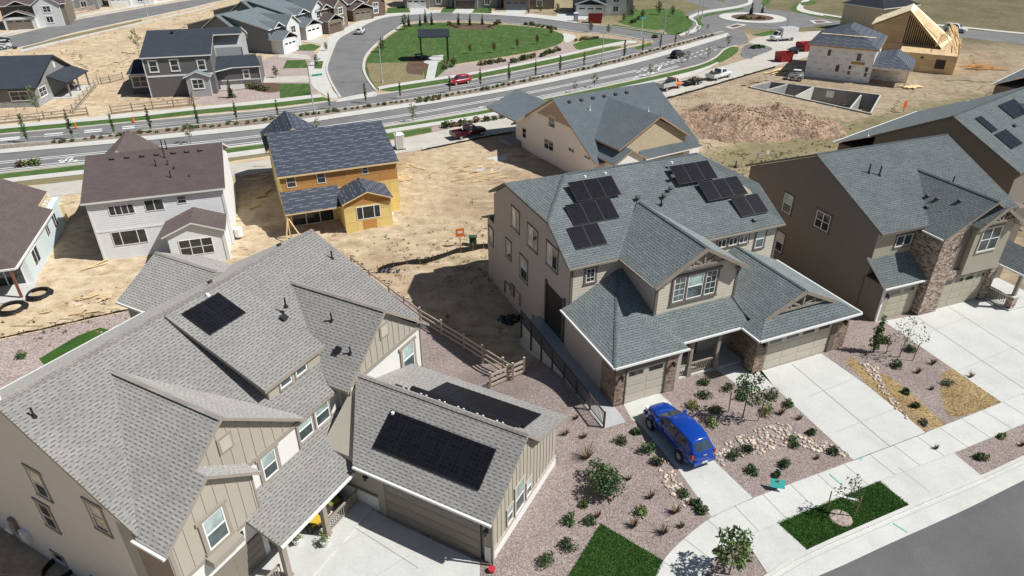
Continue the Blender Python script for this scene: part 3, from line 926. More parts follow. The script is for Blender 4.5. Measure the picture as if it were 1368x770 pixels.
conform([tuple(p) for p in SL([(765, 60), (790, 51), (815, 52), (838, 55.5), (810, 61), (775, 67), (765, 60)], 4)[:-1]], L4, VERGE, 'verge')
conform([tuple(p) for p in SL([(752, 44), (766, 47), (769, 52), (757, 57), (752, 52), (752, 44)], 4)[:-1]], L3, CONC_OLD, 'entry_walk')
conform([tuple(p) for p in SL([(598, 35), (640, 31.8), (663, 34), (655, 39), (625, 40), (605, 38.5), (598, 35)], 4)[:-1]], L4, BARK, 'bark_bed')

# far left street
fU = [(-120, 72), (0, 51), (96, 28), (170, 14.5), (240, 2.6), (290, -5)]
fB = [(-120, 88), (0, 69), (50, 58.5), (88, 47.4), (154, 32.5), (240, 14.5), (287, 3.5), (330, -5)]
conform(ribbon(SL(fU), SL(fB)), L2, ASPH_FAR, 'street')
kerb(SL(fU), 'kerb', LOW); kerb(SL(fB), 'kerb', LOW)
conform(ribbon(SL([(u, v - 5.5) for u, v in fU]), SL([(u, v - 2.5) for u, v in fU])), L2, CONC_OLD, 'sidewalk')
conform(ribbon(SL([(28, 66), (88, 52.5), (154, 37.5), (240, 18.5), (287, 7)]), SL([(28, 70), (88, 55.5), (154, 39.5), (240, 20.2), (287, 8.3)])), L2, CONC_OLD, 'sidewalk')
conform(ribbon(SL([(30, 63), (88, 48.6), (154, 34), (190, 26)]), SL([(30, 66), (88, 52.3), (154, 37.2), (190, 28.5)])), L2, DRYGRASS, 'dry_verge')

# roundabout
RC = Vector((70.6, 212.6))
circ = lambda r, n=48: [(RC.x + r * math.cos(2 * math.pi * i / n), RC.y + r * math.sin(2 * math.pi * i / n)) for i in range(n)]
conform(circ(19), L2, ASPH_FAR, 'roundabout')
for k_, (a, b, w) in enumerate(((100, 80, 11), (78, 90, 12), (222, 22, 13))):
    d = Vector((math.cos(R(a)), math.sin(R(a))))
    conform([[tuple(c) for c in q] for q in strip([RC + d * 14, RC + d * (14 + b)], w)], L1 + .0015 * (k_ + 1), ASPH_FAR, 'approach_road')
conform([tuple(p) for p in LO([(1075, 22), (1160, 32.5), (1256, 36.5), (1368, 47), (1600, 66), (1600, 78), (1368, 60), (1300, 52), (1200, 42), (1080, 32)])], L1 + .006, ASPH_FAR, 'approach_road')
conform(ribbon(SL([(1100, 20.5), (1160, 28.5), (1256, 33), (1368, 44), (1600, 62)]), SL([(1100, 22), (1160, 30.2), (1256, 34.7), (1368, 45.8), (1600, 64)])), L3, CONC_OLD, 'sidewalk')
mbk = MB(); mbk.cyl((RC.x, RC.y, LOW), (RC.x, RC.y, LOW + .13), 9.5, 9.5, CONC_OLD, 48); struct(mbk.build('roundabout_apron'))
conform(circ(6.0), .15, BARK, 'roundabout_bed')
for poly in ([(968, 37), (985, 32), (998, 34), (978, 39.5)], [(1081, 28), (1100, 27.5), (1113, 31), (1088, 32.5)]):
    conform([tuple(p) for p in LO(poly)], .1, CONC_OLD, 'splitter_island')
    c = sum((Vector(p) for p in LO(poly)), Vector((0, 0))) / 4
    conform([tuple(c + (p - c) * .6) for p in LO(poly)], .12, BARK, 'splitter_bed')
# verges by the roundabout
conform([tuple(p) for p in SL([(888, 42), (905, 33), (918, 31.5), (921, 38), (910, 45), (898, 47.5), (888, 42)], 4)[:-1]], L3, VERGE, 'verge')
conform([tuple(p) for p in SL([(820, 33), (850, 38), (888, 44.5), (893, 47), (880, 46), (850, 41.5), (818, 35.5), (820, 33)], 4)[:-1]], L3, VERGE, 'verge')
conform(ribbon(SL([(903, 45), (924, 40), (930, 31), (920, 23), (940, 15), (985, 8), (1000, 2), (990, -6)]), SL([(910, 48), (932, 41.5), (936, 32), (926, 24), (944, 17.5), (990, 10), (1006, 3), (998, -6)])), L3, CONC_OLD, 'sidewalk')
conform(ribbon(SL([(933, 34), (931, 25), (947, 18.5), (992, 11)]), SL([(942, 36), (936, 26), (951, 20.5), (996, 12.5)])), L3 + .004, VERGE, 'verge')
conform(ribbon(SL([(1080, -6), (1068, 5), (1065, 14), (1090, 20), (1130, 26)]), SL([(1090, -6), (1078, 4), (1074, 12), (1098, 18), (1135, 24)])), L3, CONC_OLD, 'sidewalk')
conform(ribbon(SL([(1060, 6), (1056, 13), (1080, 20.5), (1125, 27)]), SL([(1068, 5), (1065, 13.5), (1088, 20), (1130, 26)])), L3 + .004, VERGE, 'verge')
for poly in ([(1016, 6), (1024, -4), (1034, -4), (1026, 6)], [(1068, 4), (1088, 1), (1090, 5), (1072, 8)], [(976, 62), (987, 64), (984, 70), (972, 76), (962, 80)], [(1004, 47), (1030, 41), (1044, 43), (1020, 49)]):
    conform([tuple(p) for p in LO(poly)], L4 + .02, VERGE, 'verge')
# west yards of the close (gravel, lawns, drives)
conform([tuple(p) for p in LO([(262, 140), (262, 124), (300, 118), (352, 112), (420, 118), (428, 126), (360, 133), (290, 140)])], L1, GRAVEL_FAR, 'front_yard_gravel')
for poly in ([(374, 112), (413, 112), (417, 129), (374, 133)], [(383, 81), (408, 80.5), (411, 91), (378, 91.5)], [(399, 61), (416, 59), (429, 62), (420, 68), (395, 68)], [(433, 40), (440, 36), (462, 38), (450, 43)], [(420, 82), (432, 82), (430, 92), (420, 92)], [(460, 23), (478, 20), (490, 26), (468, 29)]):
    conform([tuple(p) for p in LO(poly)], L3 + .02, SOD if False else LAWN_FAR, 'front_lawn')
for poly in ([(349, 104), (415, 101), (417, 110), (350, 111)], [(371, 70), (412, 74), (416, 80), (372, 77)], [(405, 50), (440, 52), (437, 60), (402, 56)], [(432, 30), (468, 32), (462, 38), (433, 36)]):
    conform([tuple(p) for p in LO(poly)], L3 + .01, CONC_FAR, 'driveway')
conform([tuple(p) for p in SL([(338, 112), (352, 110), (380, 113), (379, 120), (365, 124), (345, 122), (338, 112)], 4)[:-1]], L2, BARK, 'bark_bed')
conform([tuple(p) for p in LO([(380, 94), (413, 92), (412, 100), (376, 102)])], L2, GRAVEL_FAR, 'front_yard_gravel')
# north side drives and lawns
for poly in ([(545, 8), (570, 8), (573, 19), (550, 19.5)], [(612, 10), (634, 10), (628, 19.5), (604, 18.5)], [(680, 10), (704, 10), (700, 22), (672, 20.5)], [(746, 16), (790, 20), (782, 27), (742, 24)]):
    conform([tuple(p) for p in LO(poly)], L3 + .01, CONC, 'driveway')
for poly in ([(518, 11), (545, 8), (548, 17), (516, 18)], [(592, 11), (611, 10), (604, 17.5), (588, 17)], [(636, 11), (655, 11), (657, 18), (630, 17.5)]):
    conform([tuple(p) for p in LO(poly)], L3 + .01, LAWN_FAR, 'front_lawn')
conform([tuple(p) for p in SL([(880, 30), (905, 20), (922, 24), (924, 36), (905, 42), (888, 40), (880, 30)], 4)[:-1]], L2, LAWN_FAR, 'verge')
conform([tuple(p) for p in SL([(826, 30), (850, 14), (900, 12), (915, 20), (890, 30), (885, 40), (850, 37), (826, 30)], 4)[:-1]], L1, VERGE, 'verge')


# ---- rough, driven-over earth: real humps and ruts over the open lots
from mathutils import noise as MN


def pt_in(poly, x, y):
    c = False
    for i in range(len(poly)):
        (x1, y1), (x2, y2) = poly[i], poly[i - 1]
        if (y1 > y) != (y2 > y) and x < (x2 - x1) * (y - y1) / (y2 - y1) + x1: c = not c
    return c


_pc = sum(PIT, Vector((0, 0))) / 4
PITW = [tuple(_pc + (p - _pc) * 1.06) for p in PIT]


def rough(px, cell, amp, tracks=()):
    P = [tuple(gt(u, v).xy) for u, v in px]; x0, x1 = min(p[0] for p in P), max(p[0] for p in P); y0, y1 = min(p[1] for p in P), max(p[1] for p in P)
    T = [[tuple(gt(u, v).xy) for u, v in t] for t in tracks]; T = [smooth(t, 8) for t in T]
    nx, ny = int((x1 - x0) / cell) + 1, int((y1 - y0) / cell) + 1; V = {}; vs = []; F = []
    def hgt(x, y):
        k = 0
        for dx, dy in ((3, 0), (-3, 0), (0, 3), (0, -3), (1.5, 1.5), (-1.5, 1.5), (1.5, -1.5), (-1.5, -1.5)): k += pt_in(P, x + dx, y + dy)
        f = max(0, (k - 2) / 6)
        z = .5 * MN.noise(Vector((x * .16, y * .16, 0))) + .35 * MN.noise(Vector((x * .5, y * .5, 3))) + .3 * MN.noise(Vector((x * 1.3, y * 1.3, 5)))
        z = amp * (z + .25) * f
        for t in T:
            d = min((Vector((x, y)) - q).length for q in t)
            if d < 2.2: z += f * (-.10 if .55 < d < 1.15 else .05 if d < 2.0 else 0)
        return ground_h(x, y) + .01 + z - (.05 if f < .2 else 0)
    for j in range(ny):
        for i in range(nx):
            x, y = x0 + i * cell, y0 + j * cell
            if pt_in(P, x, y) and not pt_in(PITW, x, y): V[(i, j)] = len(vs); vs.append((x, y, hgt(x, y)))
    for (i, j) in V:
        q = [(i, j), (i + 1, j), (i + 1, j + 1), (i, j + 1)]
        if all(k in V for k in q): F.append([V[k] for k in q])
    me = bpy.data.meshes.new('rough_earth'); me.from_pydata(vs, [], F); me.materials.append(EARTH); me.polygons.foreach_set('use_smooth', [True] * len(F))
    o = bpy.data.objects.new('rough_earth', me); COL.objects.link(o); o['kind'] = 'structure'


rough([(305, 245), (420, 232), (540, 208), (690, 184), (720, 240), (652, 290), (655, 345), (690, 425), (655, 470), (560, 418), (470, 352), (330, 345), (318, 330)], .55, .55, [[(540, 215), (560, 260), (600, 300), (640, 325)], [(480, 330), (540, 300), (600, 240), (650, 200)], [(500, 345), (570, 335), (640, 300)]])
rough([(-30, 415), (50, 400), (100, 380), (150, 352), (240, 352), (330, 345), (420, 350), (300, 380), (180, 410), (60, 436), (-30, 446)], .55, .4, [[(60, 425), (150, 390), (260, 362), (330, 350)]])
rough([(900, 138), (1000, 106), (1050, 100), (1080, 118), (1160, 160), (1185, 150), (1200, 130), (1300, 120), (1345, 95), (1320, 135), (1180, 185), (1110, 195), (1000, 215), (930, 190), (890, 160)], .8, .6, [[(900, 150), (960, 135), (1060, 145), (1150, 172), (1240, 150), (1320, 100)], [(930, 200), (1040, 205), (1130, 185), (1200, 168)]])
rough([(95, 66), (160, 44), (240, 22), (280, 14), (262, 34), (200, 52), (175, 80), (120, 95), (92, 84)], 1.1, .7, [[(95, 80), (150, 60), (240, 30)]])
rough([(1235, 108), (1300, 88), (1290, 72), (1368, 66), (1450, 90), (1345, 112)], 1.1, .5, [[(1240, 112), (1300, 95), (1400, 75)]])
# ------------------------------------------------------------------ taupe-roofed house in the foreground
SH_A = shingle('taupe shingles', (.365, .355, .34), (.27, .262, .25), row=.185, tab=.37, fine=.12, dash=.3, dark=.56, patch=.07, thick=.38)
SH_AC = shingle('taupe ridge tabs', (.34, .315, .295), (.25, .23, .22), row=.4, tab=.5, dash=-1)
ST_A = plain('cream stucco', (.70, .69, .66), .9, var=.04, bumps=.15, bscale=60)
BB_A = plain('taupe board and batten', (.40, .365, .30), .7, var=.04)
TR_A = plain('taupe fascia', (.30, .27, .225), .65, var=.04)
SO_A = plain('soffit', (.33, .30, .26), .8)
DOOR_A = plain('taupe garage door', (.215, .185, .15), .6, var=.03)
DOOR_AL = plain('taupe door joint', (.11, .095, .08), .8)
POST_A = plain('taupe painted wood', (.30, .26, .215), .7)
GUT = plain('white gutter', (.72, .72, .70), .45, var=.03)


def build_house_A():
    o = gp(661, 758, 0)
    h = thing('house', 'cream stucco house with taupe shingle roof and attached side-facing garage, nearest the camera', 'house', (o.x, o.y, 0), R(62.4))
    RI, S_ = (20.1, 10.1), .55
    rz = lambda y: RI[1] - S_ * abs(y - RI[0])
    # ---- walls
    w = MB()
    w.prism([(-9.5, 13.0, -3.2), (-9.5, 28.0, -3.2), (-9.5, 28.0, rz(28) - .22), (-9.5, 20.1, 9.86), (-9.5, 13.0, rz(13.0) - .25)], (20.2, 0, 0), ST_A)
    w.box(-1.2, 3.2, 11.9, 13.2, -.5, 5.3, ST_A)
    # left gable block (upper and lower gable)
    w.prism([(-9.5, 11.6, -3.2), (-.75, 11.6, -3.2), (-.75, 11.6, 5.75), (-5.05, 11.6, 9.17), (-9.5, 11.6, 5.65)], (0, 2.5, 0), ST_A)
    w.prism([(-9.5, 10.8, -3.2), (-4.65, 10.8, -3.2), (-4.65, 10.8, 5.75), (-7.0, 10.8, 7.62), (-9.5, 10.8, 5.65)], (0, .9, 0), ST_A)
    # right gable block
    w.prism([(2.9, 11.0, -3), (10.0, 11.0, -3), (10.0, 11.0, 5.6), (6.4, 11.0, 8.68), (2.9, 11.0, 5.7)], (0, 3.2, 0), ST_A)
    # rear wing
    w.prism([(3.4, 28, -3.4), (10.1, 28, -3.4), (10.1, 28, 5.5), (6.75, 28, 7.38), (3.4, 28, 5.5)], (0, 3.1, 0), BB_A)
    w.build('wall', h)
    # ---- garage
    w = MB()
    w.prism([(.3, .3, -.3), (8.0, .3, -.3), (8.0, .3, 3.42), (4.95, .3, 4.45), (3.85, .3, 5.62), (.3, .3, 3.3)], (0, 10.8, 0), BB_A)
    battens(w, [(.3, .75), (8.0, .75), (8.0, 3.35), (4.95, 4.4), (3.85, 5.55), (.3, 3.25)], .45, 8, .42, lambda u, z: (Vector((u, .3, z)), Vector((1, 0, 0)), Vector((0, -1, 0))), BB_A)
    w.box(.28, 8.03, .24, .32, -.3, .72, ST_A); w.box(.26, 8.05, .20, .3, .72, .80, BB_A)
    w.box(.22, .3, .3, .72, -.1, 3.2, TR_A); w.box(.1, .36, .22, .66, -.1, 3.2, TR_A); w.box(.05, .14, .3, .6, .1, 1.2, ST_A)
    w.box(.1, .3, 6.85, 7.35, -.1, 3.25, TR_A); w.box(.2, .31, 7.4, 11, 0, 1.05, ST_A); w.box(.18, .31, 7.4, 11, 1.05, 1.14, TR_A)
    w.build('garage_wall', h)
    garage_door(h, (.12, 6.82, 0), (0, -1, 0), 5.95, 2.72, (-1, 0, 0), DOOR_A, DOOR_AL, GLASS, 4, 4, 4)
    wall_lamp(h, (.08, .48, 2.4), (-1, 0, 0), BLACK); wall_lamp(h, (.25, 8.1, 2.4), (-1, 0, 0), BLACK)
    garage_door(h, (-8.6, 10.75, 0), (1, 0, 0), 3.6, 2.05, (0, -1, 0), DOOR_A, DOOR_AL, GLASS, 4, 0, 2)
    # ---- batten gables and bands
    g = MB(); n = Vector((0, -1, 0)); ux = Vector((1, 0, 0))
    g.prism([(-9.3, 11.57, 5.55), (-.8, 11.57, 5.55), (-5.05, 11.57, 9.05)], (0, .05, 0), BB_A)
    battens(g, [(-9.3, 5.55), (-.8, 5.55), (-5.05, 9.05)], -9.1, -.8, .62, lambda u, z: (Vector((u, 11.57, z)), ux, n), BB_A, .06)
    g.box(-4.7, -.72, 11.52, 11.6, 5.35, 5.58, TR_A)
    g.prism([(-9.4, 10.77, 3.4), (-4.68, 10.77, 3.4), (-4.68, 10.77, 5.7), (-7.0, 10.77, 7.5), (-9.4, 10.77, 5.6)], (0, .05, 0), BB_A)
    battens(g, [(-9.4, 3.4), (-4.68, 3.4), (-4.68, 5.7), (-7.0, 7.5), (-9.4, 5.6)], -9.15, -4.7, .62, lambda u, z: (Vector((u, 10.77, z)), ux, n), BB_A, .06)
    g.box(-9.45, -4.66, 10.72, 10.8, 3.2, 3.42, TR_A); g.box(-9.5, -9.3, 10.7, 10.85, 0, 5.5, TR_A); g.box(-9.56, -9.48, 10.72, 13.0, 2.2, 5.4, GREY_TRIM)
    g.prism([(3.2, 10.97, 5.75), (9.75, 10.97, 5.75), (6.4, 10.97, 8.55)], (0, .05, 0), BB_A)
    battens(g, [(3.2, 5.75), (9.75, 5.75), (6.4, 8.55)], 3.4, 9.8, .55, lambda u, z: (Vector((u, 10.97, z)), ux, n), BB_A, .06)
    g.box(2.95, 10.02, 10.92, 11.0, 5.5, 5.78, TR_A); g.box(2.86, 3.0, 10.93, 11.1, 3.6, 5.6, TR_A); g.box(9.88, 10.03, 10.93, 11.1, 2, 5.6, TR_A)
    g.box(-.86, -.72, 11.5, 11.7, 3.8, 5.4, TR_A); g.box(-4.72, -4.62, 10.74, 10.9, 3, 5.6, TR_A)
    g.box(2.84, 2.92, 11.05, 11.65, 3.6, 5.5, TR_A)
    g.build('gable_siding', h)
    # ---- main roof
    e = .02
    r = MB()
    roof(r, [[(-9.68, 12.15, rz(12.15)), (-9.2, 11.6, rz(11.6)), (10.8, 11.6, rz(11.6)), (11.0, 11.9, rz(11.9)), (11.0, 20.1, 10.1), (-9.68, 20.1, 10.1)],
             [(-9.68, 20.1, 10.1), (11.0, 20.1, 10.1), (11.0, 28.4, rz(28.4)), (-9.68, 28.4, rz(28.4))]], SH_A, TR_A, SO_A)
    sl = .79; z1 = lambda x: 9.4 - sl * abs(x + 5.05)
    roof(r, [[(-5.05, 11.2, 9.4), (-5.05, 19.0, 9.4), (-9.78, 12.3, z1(-9.78)), (-9.78, 10.42, z1(-9.78)), (-7.0, 10.42, z1(-7.0)), (-7.0, 11.2, z1(-7.0))],
             [(-5.05, 19.0, 9.4), (-5.05, 11.2, 9.4), (-.35, 11.2, z1(-.35)), (-.35, 12.3, z1(-.35))]], SH_A, TR_A, SO_A)
    roof(r, [[(-7.0, 10.42, z1(-7.0) + .004), (-4.3, 10.42, z1(-9.7)), (-4.3, 11.62, z1(-9.7)), (-7.0, 11.62, z1(-7) + .004)]], SH_A, TR_A, SO_A)
    s3 = .80; z3 = lambda x: 8.9 - s3 * abs(x - 6.4)
    roof(r, [[(6.4, 10.65, 8.9), (6.4, 18.4, 8.9), (2.4, 12.0, z3(2.4)), (2.4, 10.65, z3(2.4))], [(6.4, 10.65, 8.9), (10.6, 10.65, z3(10.6)), (10.6, 11.9, z3(10.6)), (6.4, 18.4, 8.9)]], SH_A, TR_A, SO_A)
    roof(r, gable_y(3.0, 10.5, 25.0, 31.4, 5.5, 7.6), SH_A, TR_A, SO_A)
    # garage and porch
    roof(r, [[(-.15, .05, 3.3), (3.85, .05, 5.88), (3.85, 11.2, 5.88), (-.15, 8.6, 3.3)], [(3.85, .05, 5.88), (4.95, -.12, 4.72), (4.95, 11.2, 4.72), (3.85, 11.2, 5.88)], [(4.95, -.12, 4.72), (8.8, -.12, 3.4), (8.8, 11.2, 3.4), (4.95, 11.2, 4.72)]], SH_A, TR_A, SO_A)
    pz = lambda y: 2.78 + .31 * (y - 8.65)
    roof(r, [[(-5.6, 8.65, pz(8.65)), (.1, 8.65, pz(8.65)), (3.0, 11.95, pz(11.95)), (-5.6, 11.95, pz(11.95))]], SH_A, TR_A, SO_A)
    r.build('roof', h)
    # dormer
    dz = lambda y: 7.32 + .40 * (y - 12.95)
    d = MB(); d.prism([(-.7, 13.3, 5.6), (-.7, 20.0, 9.6), (-.7, 20.0, dz(20) - .3), (-.7, 13.3, dz(13.3) - .2)], (4.0, 0, 0), BB_A); dw = d.build('dormer', h)
    d = MB(); roof(d, [[(-1.05, 13.05, dz(13.05)), (3.65, 13.05, dz(13.05)), (3.65, 19.75, dz(19.75)), (-1.05, 19.75, dz(19.75))]], SH_A, TR_A, SO_A, .22); d.build('dormer_roof', dw)
    for x in (.15, 1.35): window(dw, (x, 13.3, 6.52), (1, 0, 0), .85, .46, (0, -1, 0), VINYL, TR_A, GLASS_BLUE, 'fixed', .08, name='window')
    # ridge tabs
    c = MB()
    ridgecaps(c, (-9.68, 20.1, 10.1), (11.0, 20.1, 10.1), SH_AC); ridgecaps(c, (-5.05, 18.9, 9.4), (-5.05, 11.2, 9.4), SH_AC)
    ridgecaps(c, (6.4, 18.2, 8.9), (6.4, 10.65, 8.9), SH_AC); ridgecaps(c, (6.75, 25.3, 7.6), (6.75, 31.4, 7.6), SH_AC); ridgecaps(c, (3.85, 11, 5.88), (3.85, .05, 5.88), SH_AC)
    c.build('ridge_cap', h)
    # ---- gutters
    gu = MB()
    for a, b in (((-.22, .05, 3.22), (-.22, 8.55, 3.22)), ((-5.6, 8.57, pz(8.65) - .08), (-.2, 8.57, pz(8.65) - .08)), ((-9.86, 10.42, z1(-9.78) - .1), (-9.86, 12.5, z1(-9.78) - .1)), ((3.0 - .08, 26, 5.42), (2.92, 31.4, 5.42)), ((-9.6, 28.48, 5.45), (3, 28.48, 5.45))):
        gu.bar(a, b, .13, .13, GUT)
    gu.bar((.02, .12, .05), (.02, .12, 3.1), .09, .09, TR_A)
    gu.build('gutter', h)
    # ---- windows
    F = (0, -1, 0); X = (1, 0, 0)
    window(h, (-3.42, 11.56, 3.72), X, .95, 1.5, F, VINYL, TR_A, GLASS_BLUE, 'hung', .2, BLIND)
    window(h, (-7.72, 10.73, 3.6), X, 1.15, 1.85, F, VINYL, TR_A, GLASS_BLUE, 'hung', .2, BLIND)
    window(h, (7.88, 10.95, 3.1), X, 1.2, 1.95, F, VINYL, TR_A, GLASS_BLUE, 'hung', .2, BLIND)
    for x in (-.55, .85): window(h, (x, 11.87, 3.78), X, 1.12, 1.48, F, VINYL, TR_A, GLASS_BLUE, 'hung', .1, BLIND)
    window(h, (1.85, .26, 1.05), X, .6, 1.15, F, VINYL, BB_A, GLASS_BLUE, 'hung', .06, BLIND)
    window(h, (2.75, .26, .85), X, 1.05, 2.05, F, VINYL, BB_A, GLASS_BLUE, 'hung', .06, BLIND)
    window(h, (4.08, .26, .95), X, .62, 1.15, F, VINYL, BB_A, GLASS_BLUE, 'hung', .06, BLIND)
    W_ = (-1, 0, 0); Yn = (0, -1, 0)
    for y, z, bl in ((20.5, 4.2, BLIND2), (21.3, 1.5, None), (16.0, 4.2, BLIND2)):
        window(h, (-9.5, y, z), Yn, 1.0, 1.75, W_, VINYL, TR_A, GLASS, 'hung', .14, bl, head=1.5)
    for y in (17.0, 19.0, 22.5): window(h, (-9.5, y, -1.9), Yn, 1.0, .7, W_, VINYL, TR_A, GLASS, 'fixed', .08)
    # attic vents, window shelf
    for x, y, z in ((-5.0, 11.54, 7.2), (6.4, 10.94, 6.95)):
        v = MB(); v.box(x - .42, x + .42, y - .04, y + .03, z, z + .95, TR_A)
        for k in range(7): v.fbox((x - .3, y - .05, z + .12 + k * .1), X, (0, .5, .85), (0, -.85, .5), 0, .6, 0, .07, 0, .02, BB_A)
        v.build('gable_vent', h)
    b = MB(); b.prism([(-8.05, 10.75, 2.95), (-8.05, 10.75, 3.45), (-8.05, 10.2, 3.4), (-8.05, 10.2, 3.05)], (1.8, 0, 0), TR_A); b.build('window_shelf', h)
    nb = MB(); nb.box(-6.8, -5.9, 10.72, 10.78, 2.72, 3.05, BLACK)
    ob = nb.build('number_plate', h)
    # ---- porch
    p = MB()
    p.box(-9.6, .25, 7.9, 11.6, -.2, .13, CONC)
    p.build('porch_slab', h)
    for x in (-5.35, -2.45):
        q = MB(); q.box(x - .14, x + .14, 8.75, 9.03, .1, pz(8.9) - .2, POST_A); q.box(x - .19, x + .19, 8.7, 9.08, .1, .3, POST_A); q.build('porch_post', h)
    bm_ = MB(); bm_.box(-5.5, .1, 8.78, 9.0, 2.3, 2.62, POST_A); bm_.build('porch_beam', h)
    for x0, x1, y in ((-2.3, .15, 8.88), (-9.3, -5.5, 9.2)):
        q = MB(); q.box(x0, x1, y - .06, y + .06, .98, 1.06, POST_A); q.box(x0, x1, y - .03, y + .03, .22, .3, POST_A)
        k = x0 + .1
        while k < x1: q.box(k - .02, k + .02, y - .02, y + .02, .3, .98, POST_A); k += .16
        q.build('porch_railing', h)
    fd = MB(); fd.box(-1.2, -.1, 11.56, 11.64, .13, 2.4, GREY_TRIM); fd.build('front_door', h)
    # ---- solar panels
    uy = Vector((0, 1, .40)).normalized()
    for i in range(2): solar(h, (-.36 + 1.29 * i, 17.35, dz(17.35)), X, uy, 1.26, 2.1, SOLAR, PFRAME)
    up = Vector((4.0, 0, 2.58)).normalized(); pr = lambda t: 3.3 + 2.58 * (t + .15) / 4.0
    for i in range(5): solar(h, (.92, 7.93 - i * 1.325, pr(.92)), (0, -1, 0), up, 1.30, 2.2, SOLAR, PFRAME)
    upr = Vector((-3.85, 0, 1.32)).normalized(); pq = lambda t: 4.72 - 1.32 * (t - 4.95) / 3.85
    for i in range(5): solar(h, (7.5, 1.05 + i * 1.29, pq(7.5)), (0, 1, 0), upr, 1.26, 2.2, SOLAR, PFRAME, .12)
    rl = MB(); rl.box(4.5, 4.75, .95, 7.9, 5.42, 5.54, PFRAME); rl.box(4.05, 4.12, .95, 8.6, 5.62, 5.86, PFRAME)
    for i in range(6):
        for dy in (0, .35): rl.box(4.0, 4.06, 1.6 + i * 1.2 + dy, 1.7 + i * 1.2 + dy, 5.78, 5.9, VINYL)
    rl.build('panel_rail', h)
    jb = MB(); jb.cyl((2.6, 7.75, pr(2.6)), (2.6, 7.75, pr(2.6) + .18), .12, .1, VINYL, 8); jb.build('junction_box', h)
    jb = MB(); jb.cyl((1.64, 19.5, dz(19.5)), (1.64, 19.5, dz(19.5) + .16), .14, .1, VINYL, 8); jb.build('junction_box', h)
    # ---- vents
    for x, y, hh in ((-8.93, 18.8, .5), (4.3, 16.4, .55), (5.2, 13.8, .5), (4.05, 11.6, .45), (10.1, 17.8, .55)):
        zz = max(rz(y), z3(x) if 2.4 < x < 10.4 and y < 15 else 0, dz(y) if x < 4.4 and x > 0 and y > 15 else 0)
        vent_pipe(h, (x, y, zz), hh, BLACK)
    for x, y, u in ((3.45, 15.8, (0, -.44, 1)), (4.0, 12.4, (-.8, 0, 1))):
        zz = max(rz(y), z3(x) if y < 15 else dz(y)); box_vent(h, (x, y, zz), u, BLACK)
    for x, y in ((-9.2, 20.9), (3.5, 21.6), (8.6, 20.8)): box_vent(h, (x, y, rz(y)), (0, .55, 1), BLACK if x > 0 else VINYL, .22)
    # meters on the left wall
    m = MB()
    m.box(-9.72, -9.5, 25.2, 25.7, -1.2, -.2, GREY_TRIM); m.box(-9.75, -9.5, 24.3, 24.9, -1.5, -.7, VINYL); m.cyl((-9.62, 26.1, -2.3), (-9.62, 26.1, -1.1), .05, .05, GREY_TRIM, 6)
    m.cyl((-9.75, 26.1, -1.2), (-9.75, 25.6, -1.2), .14, .14, VINYL, 10)
    m.build('utility_meter', h)
    ws = MB()
    for y in (16.5, 18.5, 22.0):
        pts = [(-9.5 - 1.0 * math.sin(math.pi * i / 10), y - .8 * math.cos(math.pi * i / 10)) for i in range(11)]
        for a, b in zip(pts, pts[1:]): ws.prism([(a[0], a[1], -2.9), (b[0], b[1], -2.9), (b[0] * 1.004, b[1], -2.9), (a[0] * 1.004, a[1], -2.9)], (0, 0, .9), DARKMETAL)
    ws.build('window_well', h)
    return h


HA = build_house_A()
# ------------------------------------------------------------------ blue-grey roofed house with the blue car, and its neighbours
SH_B = shingle('blue grey shingles', (.30, .335, .335), (.185, .21, .213), row=.2, tab=.4, fine=.24, dash=.3, dark=.6, patch=.08, thick=.34)
SH_BC = shingle('blue grey ridge tabs', (.19, .225, .235), (.14, .17, .18), row=.3, tab=.4, dash=-1)
ST_B = plain('warm taupe stucco', (.50, .435, .385), .9, var=.04, bumps=.12, bscale=60)
LAP_B = lap('cream lap siding', (.58, .53, .44), .24, dark=.72)
TR_B = plain('brown grey trim', (.15, .13, .11), .7)
TR_BW = plain('weathered taupe timber', (.27, .24, .20), .75, var=.1)
SO_B = plain('shaded soffit', (.30, .27, .23), .8)
DOOR_B = plain('cream garage door', (.50, .46, .38), .6, var=.03)
DOOR_BL = plain('cream door joint', (.30, .27, .22), .8)
STONE_B = stone_mat('tan ledgestone', [(.10, .07, .055), (.26, .17, .12), (.40, .30, .22), (.24, .20, .18)], .34, .13)
ST_C = plain('dark taupe stucco', (.20, .172, .142), .9, var=.04, bumps=.12, bscale=60)
SID_C = plain('khaki siding', (.36, .335, .26), .8, var=.04)
DOOR_C = plain('khaki garage door', (.42, .39, .30), .6, var=.03)
STONE_C = stone_mat('cream and brown ledgestone', [(.10, .07, .055), (.30, .21, .165), (.58, .48, .39), (.40, .31, .24)], .30, .12)


def truss(parent, P, ux, n, half, rise, mat, depth=.16, t=.16):
    """open gable bracket: collar beam, king post and two struts"""
    P, ux, n = Vector(P), Vector(ux), Vector(n); up = Vector((0, 0, 1)); mb = MB()
    q = lambda u, z: P + ux * u + up * z + n * 0
    mb.bar(q(-half, 0), q(half, 0), depth, t, mat)
    mb.bar(q(0, t / 2), q(0, rise - .1), depth * .9, t * .9, mat)
    for s in (-1, 1):
        mb.bar(q(s * half * .1, .1), q(s * half * .48, rise * .48), depth * .8, t * .75, mat)
        mb.bar(q(s * half * .45, .0), q(s * half * .45, rise * .5), depth * .7, t * .6, mat)
    return mb.build('gable_truss', parent)


